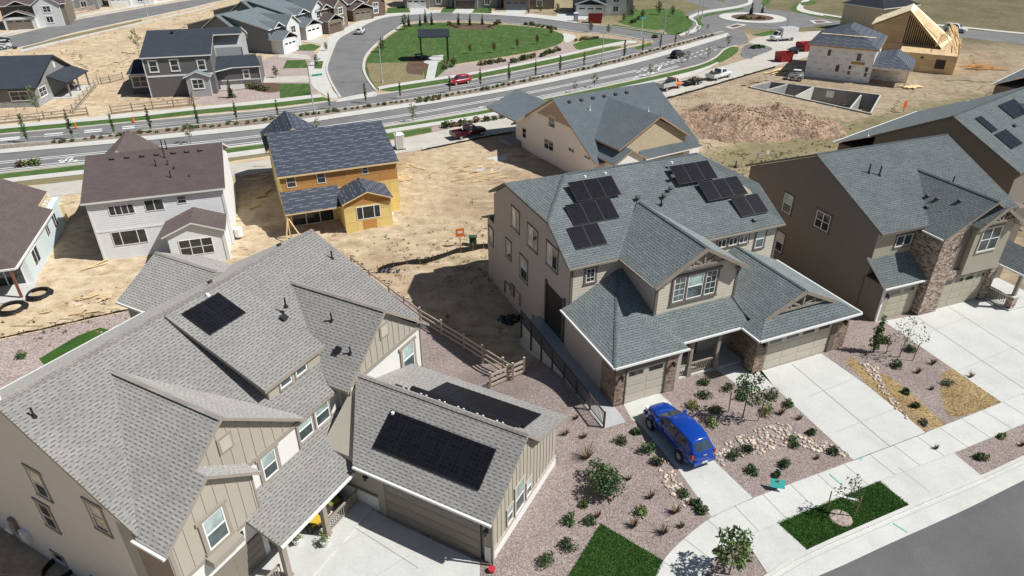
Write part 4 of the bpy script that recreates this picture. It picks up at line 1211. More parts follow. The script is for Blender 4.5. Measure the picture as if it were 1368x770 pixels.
def build_house_B():
    o = gp(819.5, 544.5, 0)
    h = thing('house', 'beige house with a blue grey shingle roof, black solar panels and a blue car outside', 'house', (o.x, o.y, 0), R(23))
    X = (1, 0, 0); F = (0, -1, 0); Y = (0, 1, 0)
    # ---- main block, clipped gables left and right
    w = MB()
    prof = [(7.5, -3.4), (22.4, -3.4), (22.4, 6.85), (19.2, 8.82), (10.8, 8.82), (7.5, 6.85)]
    w.prism([(.35, y, z) for y, z in prof], (18.7, 0, 0), ST_B)
    w.box(4.6, 11.4, 3.0, 7.6, .5, 7.0, ST_B)
    w.prism([(4.6, 3.0, 6.9), (11.4, 3.0, 6.9), (8.0, 3.0, 9.0)], (0, 3, 0), ST_B)
    w.box(.36, 6.8, 22.3, 24.1, -3.4, 3.9, ST_B)
    w.box(.1, 5.2, .12, 7.5, -.3, 3.36, ST_B)                       # small garage
    w.box(11.5, 19.4, -.55, 7.5, -.2, 3.36, ST_B)                    # large garage
    w.box(5.2, 11.5, 2.9, 7.5, -.3, 4.4, ST_B)
    w.build('wall', h)
    s = MB()
    s.box(.36, 19.05, 7.44, 7.52, 3.4, 6.85, LAP_B)
    s.prism([(4.58, 2.96, 4.3), (11.42, 2.96, 4.3), (11.42, 2.96, 6.95), (8.0, 2.96, 9.05), (4.58, 2.96, 6.95)], (0, .06, 0), LAP_B)
    s.box(5.2, 11.5, 2.86, 2.92, .1, 3.4, LAP_B)
    s.build('lap_siding', h)
    t = MB()
    for x, y, z0, z1 in ((4.62, 2.94, 4.4, 6.95), (11.38, 2.94, 4.4, 6.95), (.4, 7.42, 3.6, 6.85), (19.0, 7.42, 3.6, 6.85)): t.box(x - .1, x + .1, y - .03, y + .1, z0, z1, TR_B)
    t.build('corner_trim', h)
    st = MB()
    for x0, x1, y0, y1 in ((-.02, .75, .0, .5), (3.95, 4.75, -.06, .5), (10.95, 11.9, -.72, .2), (18.4, 19.55, -.72, .2)): st.box(x0, x1, y0, y1, -.2, 3.3, STONE_B)
    st.box(0.0, .1, .5, 1.9, -.2, 3.3, STONE_B); st.box(11.35, 11.5, .2, 2.4, -.2, 3.3, STONE_B)
    st.build('stone_pier', h)
    # ---- roofs
    r = MB()
    roof(r, [[(0, 7.2, 7.0), (19.4, 7.2, 7.0), (19.4, 10.8, 9.05), (16.0, 15, 10.8), (3.4, 15, 10.8), (0, 10.8, 9.05)],
             [(0, 10.8, 9.05), (3.4, 15, 10.8), (0, 19.2, 9.05)], [(19.4, 10.8, 9.05), (19.4, 19.2, 9.05), (16.0, 15, 10.8)],
             [(0, 19.2, 9.05), (3.4, 15, 10.8), (16, 15, 10.8), (19.4, 19.2, 9.05), (19.4, 22.8, 7.0), (0, 22.8, 7.0)]], SH_B, TR_B, SO_B)
    zb = lambda x: 9.3 - .585 * abs(x - 7.95)
    roof(r, [[(7.95, 2.5, 9.3), (7.95, 11.2, 9.3), (4.1, 7.6, zb(4.1)), (4.1, 2.5, zb(4.1))], [(7.95, 2.5, 9.3), (11.8, 2.5, zb(11.8)), (11.8, 7.6, zb(11.8)), (7.95, 11.2, 9.3)]], SH_B, TR_BW, SO_B)
    # small garage hip: front pitch .32, side pitch .55
    zp_ = lambda y: 3.5 + .4 * (y - .5)
    zf = lambda y: 3.5 + .32 * (y + .2); zl = lambda x: 3.5 + .55 * (x + .3)
    yt = 7.5; xt = -.3 + .32 * (yt + .2) / .55
    roof(r, [[(-.3, -.2, 3.5), (5.4, -.2, 3.5), (5.4 - 1.9 * .32 / .55 * 1.72, 3.05, zf(3.05)), (4.6, 3.0, zf(3.0)), (4.6, yt, zf(yt)), (xt, yt, zf(yt))], [(-.3, -.2, 3.5), (xt, yt, zf(yt)), (-.3, yt, 3.5)]], SH_B, GUT, SO_B, .16)
    H1 = (5.4 - 1.9 * .32 / .55 * 1.72, 3.05, zf(3.05)); roof(r, [[(5.4, -.2, 3.5), (5.44, .55, 3.49), (4.15, 3.05, zp_(3.05) - .02), H1]], SH_B, SH_B, SO_B, .16)
    roof(r, [[(5.35, .5, 3.5), (11.4, .5, 3.5), (11.4, 3.0, zp_(3.0)), (4.0, 3.0, zp_(3.0))]], SH_B, GUT, SO_B, .16)
    # large garage: gable with a pent roof below the open truss
    zg = lambda x: 5.75 - .485 * abs(x - 15.0)
    roof(r, [[(15, -.15, 5.75), (15, 7.5, 5.75), (11.25, 7.5, zg(11.25)), (11.25, .6, zg(11.25)), (10.35, .6, 3.5), (10.35, -1.4, 3.5), (11.75, -.15, zg(11.75))],
             [(15, -.15, 5.75), (18.2, -.15, zg(18.2)), (19.6, -1.4, 3.5), (19.6, 7.5, 3.5), (15, 7.5, 5.75)],
             [(10.35, -1.4, 3.5), (19.6, -1.4, 3.5), (18.2, 0.0, 4.2), (11.75, 0.0, 4.2)]], SH_B, GUT, SO_B, .16)
    r.prism([(11.8, .22, 4.0), (18.2, .22, 4.0), (15, .22, 5.6)], (0, .1, 0), TR_BW)
    roof(r, [[(-.05, 22.35, 4.75), (-.05, 24.55, 3.85), (7.0, 24.55, 3.85), (7.0, 22.35, 4.75)]], SH_B, TR_B, SO_B, .2)
    r.build('roof', h)
    c = MB()
    ridgecaps(c, (3.4, 15, 10.8), (16, 15, 10.8), SH_BC, .15); ridgecaps(c, (7.95, 10.9, 9.3), (7.95, 2.5, 9.3), SH_BC, .15)
    ridgecaps(c, (15, 7.3, 5.75), (15, -.15, 5.75), SH_BC, .14); ridgecaps(c, (0, 10.8, 9.05), (3.4, 15, 10.8), SH_BC, .13); ridgecaps(c, (-.3, -.2, 3.5), (xt - .2, yt - .4, zf(yt - .4)), SH_BC, .13)
    c.build('ridge_cap', h)
    # rake boards of the two gables
    for P, half, rise, xr in (((7.95, 2.42, 0), 3.9, 2.25, 9.3), ((15.0, -.22, 0), 3.3, 1.6, 5.75)):
        b = MB()
        for sg in (-1, 1): b.bar((P[0], P[1], xr - .12), (P[0] + sg * half, P[1], xr - .12 - rise), .1, .26, TR_BW)
        b.build('rake_board', h)
    truss(h, (7.95, 2.6, 7.95), X, F, 2.05, 1.2, TR_BW)
    truss(h, (15.0, -.1, 4.45), X, F, 2.45, 1.15, TR_BW)
    # brackets and soffit stubs beside the bay window
    k = MB()
    for x in (4.75, 11.2): k.box(x - .1, x + .1, 2.55, 2.96, 6.75, 6.98, TR_BW)
    k.build('bracket', h)
    # ---- openings
    window(h, (1.55, 7.44, 5.35), X, .75, 1.15, F, VINYL, TR_B, GLASS, 'grid', .15)
    b0 = 5.95
    for x, wd, stl, bl in ((b0, .95, 'grid6', None), (b0 + 1.12, 1.35, 'hung', BLIND), (b0 + 2.64, .95, 'grid6', None)):
        window(h, (x, 2.95, 5.15), X, wd, 1.95, F, VINYL, None, GLASS_BLUE, stl, blind=bl)
    tb = MB()
    for x in (b0 - .18, b0 + .98, b0 + 2.5, b0 + 3.62): tb.box(x, x + .14, 2.88, 2.97, 5.0, 7.15, TR_B)
    tb.box(b0 - .35, b0 + 3.95, 2.86, 2.97, 7.1, 7.32, TR_B); tb.box(b0 - .2, b0 + 3.8, 2.86, 2.97, 4.9, 5.1, TR_B)
    tb.build('window_trim', h)
    for x in (13.1, 14.2, 15.2): window(h, (x, 7.44, 5.85), X, .85, .72, F, VINYL, TR_B, GLASS, 'slider', .12)
    window(h, (16.9, 7.44, 5.1), X, .85, 1.6, F, VINYL, TR_B, GLASS_BLUE, 'hung', .14, BLIND)
    L_ = (-1, 0, 0); D = (0, -1, 0)
    for y, z, wd, hh in ((18.25, 5.5, 1.5, 1.8), (14.95, 5.3, 1.75, 1.8), (11.4, 5.35, 1.75, 1.8)):
        window(h, (.35, y, z), D, wd, hh, L_, VINYL, TR_B, GLASS, 'slider', .13, BLIND2)
    for y, z, wd, hh in ((19.5, 2.1, 1.0, 1.65), (16.4, 1.55, 1.4, 2.1), (23.75, 1.5, 1.0, 1.6)):
        if y < 22.5 or True: window(h, (.35, y, z), D, wd, hh, L_, VINYL, TR_B, GLASS, 'hung', .13, BLIND2)
    garage_door(h, (.78, .06, 0), X, 3.1, 2.75, F, DOOR_B, DOOR_BL, GLASS, 4, 2, 2)
    garage_door(h, (11.95, -.62, 0), X, 5.95, 2.75, F, DOOR_B, DOOR_BL, GLASS, 4, 4, 4)
    tm = MB()
    for x0, x1, y, zt in ((.75, .78, 0, 2.75), (3.88, 3.95, 0, 2.75), (17.9, 18.4, -.7, 2.8)): tm.box(x0, x1, y - .05, y + .3, 0, zt + .3, TR_B)
    tm.box(.75, 3.95, -.02, .3, 2.76, 3.3, TR_B); tm.box(11.9, 18.4, -.7, .0, 2.76, 3.32, TR_BW)
    tm.build('door_surround', h)
    for x, y in ((.36, -.05), (4.35, -.1), (11.4, -.78), (18.95, -.78)): wall_lamp(h, (x, y, 2.5), F, BLACK)
    fd = MB(); fd.box(7.6, 8.7, 2.8, 2.9, .2, 2.6, TR_B); fd.build('front_door', h)
    rc = MB(); rc.box(.28, .4, 8.3, 11.2, -.1, 3.6, DARKMETAL); rc.box(.2, .42, 8.1, 8.3, -.2, 3.9, TR_B); rc.box(.2, .42, 11.2, 11.4, -.2, 3.9, TR_B); rc.build('side_entry', h)
    # ---- porch
    for x in (6.55, 8.85): 
        q = MB(); q.box(x - .13, x + .13, .75, 1.0, .1, 3.38, TR_BW); q.box(x - .18, x + .18, .7, 1.05, .1, .9, TR_BW); q.build('porch_post', h)
    bm_ = MB(); bm_.box(5.3, 11.3, .78, .98, 3.1, 3.36, TR_BW); bm_.build('porch_beam', h)
    for x0, x1 in ((4.8, 6.42), (6.68, 8.72)):
        q = MB(); q.box(x0, x1, .82, .94, 1.05, 1.14, TR_BW); q.box(x0, x1, .85, .91, .3, .38, TR_BW)
        k = x0 + .1
        while k < x1: q.box(k - .025, k + .025, .86, .9, .36, 1.06, TR_BW); k += .17
        q.build('porch_railing', h)
    q = MB(); q.box(4.7, 11.5, .72, 2.9, -.1, .18, CONC); q.build('porch_slab', h)
    # ---- gutters
    gu = MB()
    for a, b in (((-.3, -.27, 3.44), (5.45, -.27, 3.44)), ((-.37, -.25, 3.44), (-.37, 7.5, 3.44)), ((5.45, .43, 3.44), (11.3, .43, 3.44)), ((10.35, -1.47, 3.44), (19.6, -1.47, 3.44)), ((10.28, -1.45, 3.44), (10.28, .6, 3.44)), ((19.67, -1.4, 3.44), (19.67, 7.5, 3.44))): gu.bar(a, b, .12, .13, GUT)
    for a, b in (((0, 7.13, 6.9), (4.1, 7.13, 6.9)), ((11.8, 7.13, 6.9), (19.4, 7.13, 6.9)), ((4.03, 2.6, zb(4.1) - .1), (4.03, 7.1, zb(4.1) - .1))): gu.bar(a, b, .12, .13, TR_BW)
    gu.bar((4.5, 2.9, 4.5), (4.5, 2.9, 6.9), .1, .1, TR_B)
    gu.build('gutter', h)
    fl = MB(); fl.bar((11.22, .6, zp_(.6) + .03), (11.22, 2.95, zp_(2.95) + .03), .1, .06, BLACK); fl.build('flashing', h)
    # ---- solar panels on the front slope z = 7 + .57 (y - 7.2)
    k = .5694; up = Vector((0, 1, k)).normalized(); rz = lambda y: 7.0 + k * (y - 7.2)
    def row(x0, y0, n, ww, hh):
        for i in range(n): solar(h, (x0 + i * (ww + .012), y0, rz(y0)), X, up, ww, hh, SOLAR, PFRAME)
    for x0, y0, n, ww in ((2.95, 11.87, 3, 1.27), (1.85, 10.12, 3, 1.27), (1.18, 8.37, 2, 1.26), (12.13, 11.85, 3, 1.25), (13.8, 10.08, 3, 1.29), (15.86, 8.32, 2, 1.33)): row(x0, y0, n, ww, 1.93)
    for x, y in ((8.0, 11.4), (10.3, 11.2), (11.2, 11.7), (16.8, 7.9), (11.9, 12.6)): box_vent(h, (x, y, rz(y)), (0, -k, 1), BLACK, .26)
    for x, y in ((9.7, 10.6), (18.2, 12.6)): vent_pipe(h, (x, y, rz(y)), .5, BLACK)
    for x, y in ((4.6, 13.8), (6.4, 13.8), (12.6, 13.8)):
        q = MB(); q.cyl((x, y, rz(y)), (x, y, rz(y) + .15), .13, .1, VINYL, 8); q.build('junction_box', h)
    # ---- meters on the left wall
    m = MB(); m.box(.2, .36, 17.6, 18.3, -1.2, -.1, GREY_TRIM); m.box(.15, .36, 16.3, 17.1, -1.4, -.2, ST_B)
    m.tube([(.3, 19.8, -1.9), (.3, 19.8, -.7), (.3, 18.6, -.5), (.3, 18.6, -1.0)], .05, DARKMETAL); m.tube([(.3, 13.6, -1.8), (.3, 13.6, -.7)], .05, BLACK)
    m.build('utility_meter', h)
    return h


HB = build_house_B()


def side_walk_B():
    """raised walk along the left wall with its retaining edge"""
    o = gp(819.5, 544.5, 0)
    M = Matrix.Translation((o.x, o.y, 0)) @ Matrix.Rotation(R(23), 4, 'Z')
    mb = MB()
    P = [(-1.65, -1.6), (.0, -1.6), (.1, 0), (.1, 7.5), (.35, 7.5), (.35, 12.2), (-1.5, 12.2)]
    mb.prism([M @ Vector((x, y, -3.0)) for x, y in P], (0, 0, 3.03), concrete('walk concrete painted shaded', (.42, .43, .43)))  # concrete colour darkened to stand for the shade beside the wall
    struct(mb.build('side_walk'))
    t = thing('side_railing', 'dark brown metal railing along the raised walk beside the beige house', 'railing', M @ Vector((-1.6, -1.5, .03)), R(23))
    rl = MB(); pm = plain('dark bronze metal', (.07, .055, .045), .5)
    y = 0
    r0 = MB(); r0.bar((0, 0, 1.2), (0, 13.4, 1.2), .09, .07, pm); r0.bar((0, 0, .18), (0, 13.4, .18), .06, .05, pm); r0.build('rail', t)
    b = MB(); k = .14
    while k < 13.4: b.box(-.015, .015, k - .015, k + .015, .18, 1.2, pm); k += .16
    b.build('baluster_panel', t)
    for k in range(8):
        p = MB(); p.box(-.05, .05, k * 1.9 - .05, k * 1.9 + .05, -1.4 if k else -.3, 1.3, pm); p.build('post', t)


side_walk_B()


def build_house_C():
    o = gp(1168.3, 431.2, 0)
    h = thing('house', 'dark taupe house with a stone chimney-like column, right of the one with the blue car', 'house', (o.x, o.y, 0), R(21))
    X = (1, 0, 0); F = (0, -1, 0); D = (0, -1, 0); L_ = (-1, 0, 0)
    rz = lambda y: 11.0 - .455 * abs(y - 9.65)
    w = MB()
    w.prism([(0, 2.0, -.5), (0, 17.5, -3), (0, 17.5, rz(17.5) - .25), (0, 9.65, 10.75), (0, 2.0, rz(2.0) - .25)], (14, 0, 0), ST_C)
    w.box(0, 5.0, .25, 2.2, -.4, 3.25, ST_C)
    w.box(4.15, 12.1, -.2, 3, -.3, 7.0, ST_C); w.prism([(4.3, -.2, 6.9), (12.1, -.2, 6.9), (8.15, -.2, 9.3)], (0, 3, 0), ST_C)
    w.box(12, 16, 1.5, 6, -.3, 7, ST_C)
    w.build('wall', h)
    s = MB()
    s.box(.02, 4.2, 1.95, 2.02, 3.5, rz(2) - .2, SID_C)
    s.prism([(7.3, -.62, 3.2), (11.3, -.62, 3.2), (11.3, -.62, 7.2), (9.1, -.62, 8.7), (7.3, -.62, 7.4)], (0, .5, 0), SID_C)
    s.box(.1, 3.9, .18, .26, 0, 3.2, SID_C)
    s.build('siding', h)
    st = MB()
    st.box(4.05, 6.0, -.5, .2, -.2, 6.65, STONE_C); st.box(4.0, 4.16, -.45, 2.3, -.2, 6.65, STONE_C); st.prism([(4.05, -.5, 6.65), (6.0, -.5, 6.65), (6.0, -.5, 7.8)], (0, .7, 0), STONE_C)
    st.box(6.0, 11.5, -.42, .1, 2.9, 3.6, STONE_C); st.box(10.95, 11.7, -.55, .3, -.2, 3.4, STONE_C)
    st.build('stone_column', h)
    rc = MB(); rc.box(6.0, 7.3, -.24, .1, 3.5, 7.6, TR_B); rc.build('recess', h)
    r = MB()
    roof(r, [[(-.3, 1.4, rz(1.4)), (14.6, 1.4, rz(1.4)), (14.6, 9.65, 11.0), (-.3, 9.65, 11.0)], [(-.3, 9.65, 11), (14.6, 9.65, 11), (14.6, 17.9, rz(17.9)), (-.3, 17.9, rz(17.9))]], SH_B, TR_B, SO_B)
    zp2 = lambda x: 9.6 - .64 * abs(x - 8.15)
    roof(r, [[(8.15, -.9, 9.6), (8.15, 7.2, 9.6), (4.0, 2.2, zp2(4)), (4.0, -.6, zp2(4))], [(8.15, -.9, 9.6), (12.3, -.9, zp2(12.3)), (12.3, 2.2, zp2(12.3)), (8.15, 7.2, 9.6)]], SH_B, TR_BW, SO_B)
    roof(r, gable_y(6.9, 11.5, -1.1, .4, 7.55, 9.05, 9.1), SH_B, TR_BW, SO_B)
    roof(r, [[(-.3, -.2, 3.3), (4.15, -.2, 3.3), (4.15, 2.1, 4.95), (-.3, 2.1, 4.95)]], SH_B, GUT, SO_B, .16)
    roof(r, gable_y(11.9, 15.6, -2.6, 3.5, 3.3, 4.6), SH_B, GUT, SO_B, .16)
    r.build('roof', h)
    c = MB(); ridgecaps(c, (-.3, 9.65, 11), (14.6, 9.65, 11), SH_BC, .15); ridgecaps(c, (8.15, 6.6, 9.6), (8.15, -.9, 9.6), SH_BC, .15); c.build('ridge_cap', h)
    b = MB()
    for sg in (-1, 1): b.bar((9.1, -1.15, 8.95), (9.1 + sg * 2.4, -1.15, 7.4), .1, .24, TR_BW)
    b.build('rake_board', h)
    truss(h, (9.1, -.95, 7.85), X, F, 1.7, 1.0, TR_BW)
    gu = MB()
    for a, b_ in (((-.3, -.27, 3.24), (4.1, -.27, 3.24)), ((11.83, -2.6, 3.24), (11.83, 1.5, 3.24)), ((3.93, -.5, zp2(4) - .1), (3.93, 1.4, zp2(4) - .1))): gu.bar(a, b_, .12, .13, GUT)
    gu.build('gutter', h)
    window(h, (2.1, 1.95, 5.45), X, 1.7, 1.0, F, VINYL, TR_B, GLASS_BLUE, 'slider', .1)
    window(h, (8.0, -.63, 5.15), X, 2.1, 2.05, F, VINYL, SID_C, GLASS_BLUE, 'mull', .1)
    window(h, (0, 12.4, 4.7), D, 1.1, 1.75, L_, VINYL, TR_B, GLASS, 'hung', .12, BLIND)
    window(h, (0, 8.35, 4.95), D, 1.6, 1.5, L_, VINYL, TR_B, GLASS, 'mull', .12, None)
    window(h, (0, 12.4, .8), D, 1.1, 1.9, L_, VINYL, TR_B, GLASS, 'hung', .12, BLIND2)
    garage_door(h, (.75, .16, 0), X, 2.9, 2.75, F, DOOR_C, DOOR_BL, GLASS, 4, 2, 2)
    garage_door(h, (6.05, -.25, 0), X, 4.85, 2.8, F, DOOR_C, DOOR_BL, GLASS, 4, 4, 4)
    tm = MB(); tm.box(.1, .3, .05, .2, 0, 3.1, VINYL); tm.box(.3, .72, .08, .2, 0, 3.1, SID_C); tm.box(6.0, 11, -.36, -.2, 2.82, 3.0, TR_BW); tm.build('door_surround', h)
    wall_lamp(h, (.5, .05, 2.4), F, BLACK)
    q = MB(); q.box(11.6, 15.8, -2.7, 1.5, -.2, .16, CONC); q.build('porch_slab', h)
    q = MB(); q.box(11.75, 12.3, -2.6, -2.05, 0, 1.15, STONE_C); q.box(11.7, 12.35, -2.65, -2.0, 1.15, 1.28, CONC); q.box(11.9, 12.15, -2.45, -2.2, 1.28, 3.2, TR_BW); q.build('porch_post', h)
    q = MB(); q.box(11.98, 12.08, -2.0, .2, 1.0, 1.08, TR_BW)
    k = -1.95
    while k < .2: q.box(12.0, 12.06, k - .025, k + .025, .2, 1.0, TR_BW); k += .17
    q.build('porch_railing', h)
    for x, y, hh in ((3.1, 7.0, .8), (3.9, 6.6, .8), (8.4, 3.4, .6)): vent_pipe(h, (x, y, max(rz(y), zp2(x))), hh, BLACK, .06)
    for x, y in ((6.4, 3.7), (5.6, 2.9), (6.5, 2.9), (7.0, 1.4)): box_vent(h, (x, y, max(rz(y), zp2(x))), (0, -.45, 1), BLACK, .26)
    return h


HC = build_house_C()


def build_house_D():
    o = gp(1272.8, 155, 11.0)
    h = thing('house', 'dark-walled house with solar panels, mostly hidden behind the one with the stone column', 'house', (o.x, o.y, 0), R(38))
    rz = lambda y: 11.0 - .53 * abs(y)
    w = MB()
    w.prism([(.3, -6.8, -1), (.3, 6.8, -3), (.3, 6.8, rz(6.8) - .25), (.3, 0, 10.75), (.3, -6.8, rz(6.8) - .25)], (19, 0, 0), ST_C)
    w.box(3.4, 24, 6.5, 12.0, -3, 4.4, ST_C)
    w.build('wall', h)
    r = MB()
    roof(r, gable_x(0, 20, -7.15, 7.15, rz(7.15), 11.0), SH_B, TR_B, SO_B)
    roof(r, [[(24, 12.5, 4.5), (3.0, 12.5, 4.5), (1.2, 6.9, 7.2), (24, 6.9, 7.2)]], SH_B, GUT, SO_B, .16)
    roof(r, gable_y(9.0, 17.0, -12, -.5, 7.0, 10.4), SH_B, TR_BW, SO_B)
    r.build('roof', h)
    c = MB(); ridgecaps(c, (0, 0, 11), (20, 0, 11), SH_BC, .15); c.build('ridge_cap', h)
    up = Vector((0, 1, .53)).normalized()
    for x0, y0, n in ((2.8, -2.9, 1), (2.8, -5.0, 2), (9.0, -2.6, 3)):
        for i in range(n): solar(h, (x0 + 1.4 * i, y0, rz(y0)), (1, 0, 0), up, 1.36, 2.1, SOLAR, PFRAME)
    for x, y in ((4.8, -6.2), (7.6, -3.2)): box_vent(h, (x, y, rz(y)), (0, -.5, 1), BLACK, .3)
    g = MB(); g.bar((24, 12.58, 4.44), (3.0, 12.58, 4.44), .13, .14, GUT); g.build('gutter', h)
    vent_pipe(h, (1.6, 8.2, 6.7), .5, VINYL)
    o2 = gp(1325, 113, 4.5)
    h2 = thing('house', 'grey roofed house at the right edge, its low back eave above the bare lot', 'house', (o2.x, o2.y, 0), R(42))
    w = MB(); w.box(.4, 22, -9, -.4, -3, 4.4, ST_C); w.prism([(3, -16, -2), (3, -9, -2), (3, -9, 9.4), (3, -16, 9.4)], (17, 0, 0), ST_C); w.build('wall', h2)
    r = MB(); roof(r, [[(22, 0, 4.5), (0, 0, 4.5), (0, -6.0, 7.4), (22, -6.0, 7.4)]], SH_B, GUT, SO_B, .16); roof(r, gable_x(2, 21, -18, -5.6, 7.4, 11), SH_B, TR_B, SO_B); r.build('roof', h2)
    g = MB(); g.bar((22, .07, 4.44), (0, .07, 4.44), .13, .14, GUT); g.build('gutter', h2)


build_house_D()
# ------------------------------------------------------------------ houses on the lower lots
SH_BR = shingle('brown shingles', (.135, .105, .10), (.10, .08, .077), row=.17, tab=.5, fine=.1, dash=.35, dark=.8)
SH_DK = shingle('charcoal shingles', (.05, .062, .078), (.036, .045, .058), row=.17, tab=.5, fine=.1, dash=.35, dark=.8)
SH_GR = shingle('slate grey shingles', (.21, .245, .265), (.16, .19, .208), row=.17, tab=.5, fine=.12, dash=.35, dark=.75)
SH_GB = shingle('pale blue grey shingles', (.19, .225, .24), (.15, .18, .195), row=.17, tab=.5, fine=.1, dash=.35, dark=.8)
LAP_W = lap('white lap siding', (.78, .79, .80), .22, dark=.80, var=.03, spread=.12)
WRAP_BLUE = plain('pale blue sheathing', (.62, .70, .70), .7, var=.05)
TAN = plain('mauve grey stucco', (.84, .80, .78), .9, var=.04)
TAN_TOP = plain('tan gable triangle', (.44, .33, .25), .85, var=.05)  # darker tan triangle at the top of the gable wall
LAP_Y = lap('straw lap siding', (.50, .42, .28), .2, dark=.75)
RED_TRIM = plain('tan fascia', (.40, .27, .19), .7)
OSB = None


def osb_mat(name, col, panel=(2.44, 1.22), dark=.7):
    m, nt, b = newmat(name)
    uv = coords(nt, 'UV')
    br = N(nt, 'ShaderNodeTexBrick', offset=.5, i_Scale=1.0)
    br.inputs['Brick Width'].default_value = panel[0]; br.inputs['Row Height'].default_value = panel[1]; br.inputs['Mortar Size'].default_value = .012
    br.inputs['Color1'].default_value = (*sc(col, 1.12), 1); br.inputs['Color2'].default_value = (*sc(col, .86), 1); br.inputs['Mortar'].default_value = (*sc(col, dark * .7), 1)
    nt.links.new(uv, br.inputs['Vector'])
    f = noise(nt, uv, 9, 5, .7)
    c = mixc(nt, 1, br.outputs['Color'], ramp(nt, f, [(.3, (.8,) * 3), (.7, (1.2,) * 3)]), 'MULTIPLY')
    nt.links.new(c, b.inputs['Base Color']); b.inputs['Roughness'].default_value = .85
    return m


OSB = osb_mat('orange strand board', (.50, .25, .075)); OSB_Y = osb_mat('yellow sheathing', (.74, .565, .21)); OSB_P = osb_mat('pale strand board', (.88, .74, .50)); OSB_T = osb_mat('tan strand board', (.60, .44, .25))
LUMBER = plain('new lumber', (.76, .57, .31), .8, var=.12)


def felt_mat(name, col, ink):
    """roofing underlayment with rows of broken printed lettering-like dashes"""
    m, nt, b = newmat(name)
    uv = coords(nt, 'UV'); sp = N(nt, 'ShaderNodeSeparateXYZ'); nt.links.new(uv, sp.inputs[0])
    row = math_n(nt, 'FLOOR', math_n(nt, 'DIVIDE', sp.outputs[1], .36))
    fr = math_n(nt, 'FRACT', math_n(nt, 'DIVIDE', sp.outputs[1], .36))
    xo = math_n(nt, 'ADD', math_n(nt, 'MULTIPLY', row, .37), math_n(nt, 'DIVIDE', sp.outputs[0], 1.7))
    dash = math_n(nt, 'LESS_THAN', math_n(nt, 'FRACT', xo), .62)
    band = math_n(nt, 'LESS_THAN', math_n(nt, 'ABSOLUTE', math_n(nt, 'SUBTRACT', fr, .5)), .16)
    f = noise(nt, uv, 12, 2); let = math_n(nt, 'GREATER_THAN', f, .47)
    alt = math_n(nt, 'GREATER_THAN', math_n(nt, 'FRACT', math_n(nt, 'MULTIPLY', row, .3334)), .3)
    k = math_n(nt, 'MULTIPLY', math_n(nt, 'MULTIPLY', dash, band), math_n(nt, 'MULTIPLY', let, alt))
    lap_ = math_n(nt, 'LESS_THAN', math_n(nt, 'FRACT', math_n(nt, 'DIVIDE', sp.outputs[1], 1.1)), .03)
    base = ramp(nt, noise(nt, uv, .8, 4), [(.3, sc(col, .85)), (.7, sc(col, 1.15))])
    c = mixc(nt, math_n(nt, 'MULTIPLY', k, .75), base, ink); c = mixc(nt, lap_, c, sc(col, .6))
    nt.links.new(c, b.inputs['Base Color']); b.inputs['Roughness'].default_value = .75
    return m


FELT = felt_mat('dark roofing underlayment', (.045, .056, .078), (.25, .275, .31))


def wrap_mat(name):
    m, nt, b = newmat(name)
    uv = coords(nt, 'UV'); sp = N(nt, 'ShaderNodeSeparateXYZ'); nt.links.new(uv, sp.inputs[0])
    row = math_n(nt, 'FLOOR', math_n(nt, 'DIVIDE', sp.outputs[1], 1.15)); fr = math_n(nt, 'FRACT', math_n(nt, 'DIVIDE', sp.outputs[1], 1.15))
    xo = math_n(nt, 'FRACT', math_n(nt, 'ADD', math_n(nt, 'MULTIPLY', row, .43), math_n(nt, 'DIVIDE', sp.outputs[0], 2.3)))
    k = math_n(nt, 'MULTIPLY', math_n(nt, 'LESS_THAN', xo, .42), math_n(nt, 'LESS_THAN', math_n(nt, 'ABSOLUTE', math_n(nt, 'SUBTRACT', fr, .5)), .17))
    k = math_n(nt, 'MULTIPLY', k, math_n(nt, 'GREATER_THAN', noise(nt, uv, 7, 3), .52))
    base = ramp(nt, noise(nt, uv, .7, 5), [(.3, (.80, .80, .81)), (.7, (.90, .90, .91))])
    c = mixc(nt, math_n(nt, 'MULTIPLY', k, .8), base, (.3, .34, .42))
    nt.links.new(c, b.inputs['Base Color']); b.inputs['Roughness'].default_value = .6
    return m


WRAP = wrap_mat('white house wrap')
X_, F_, B_, L__, R__ = (1, 0, 0), (0, -1, 0), (0, 1, 0), (-1, 0, 0), (1, 0, 0)


def root(label, u, v, yaw, z=LOW, name='house', cat='house', group=None):
    o = gp(u, v, z); return thing(name, label, cat, (o.x, o.y, z), R(yaw), group)


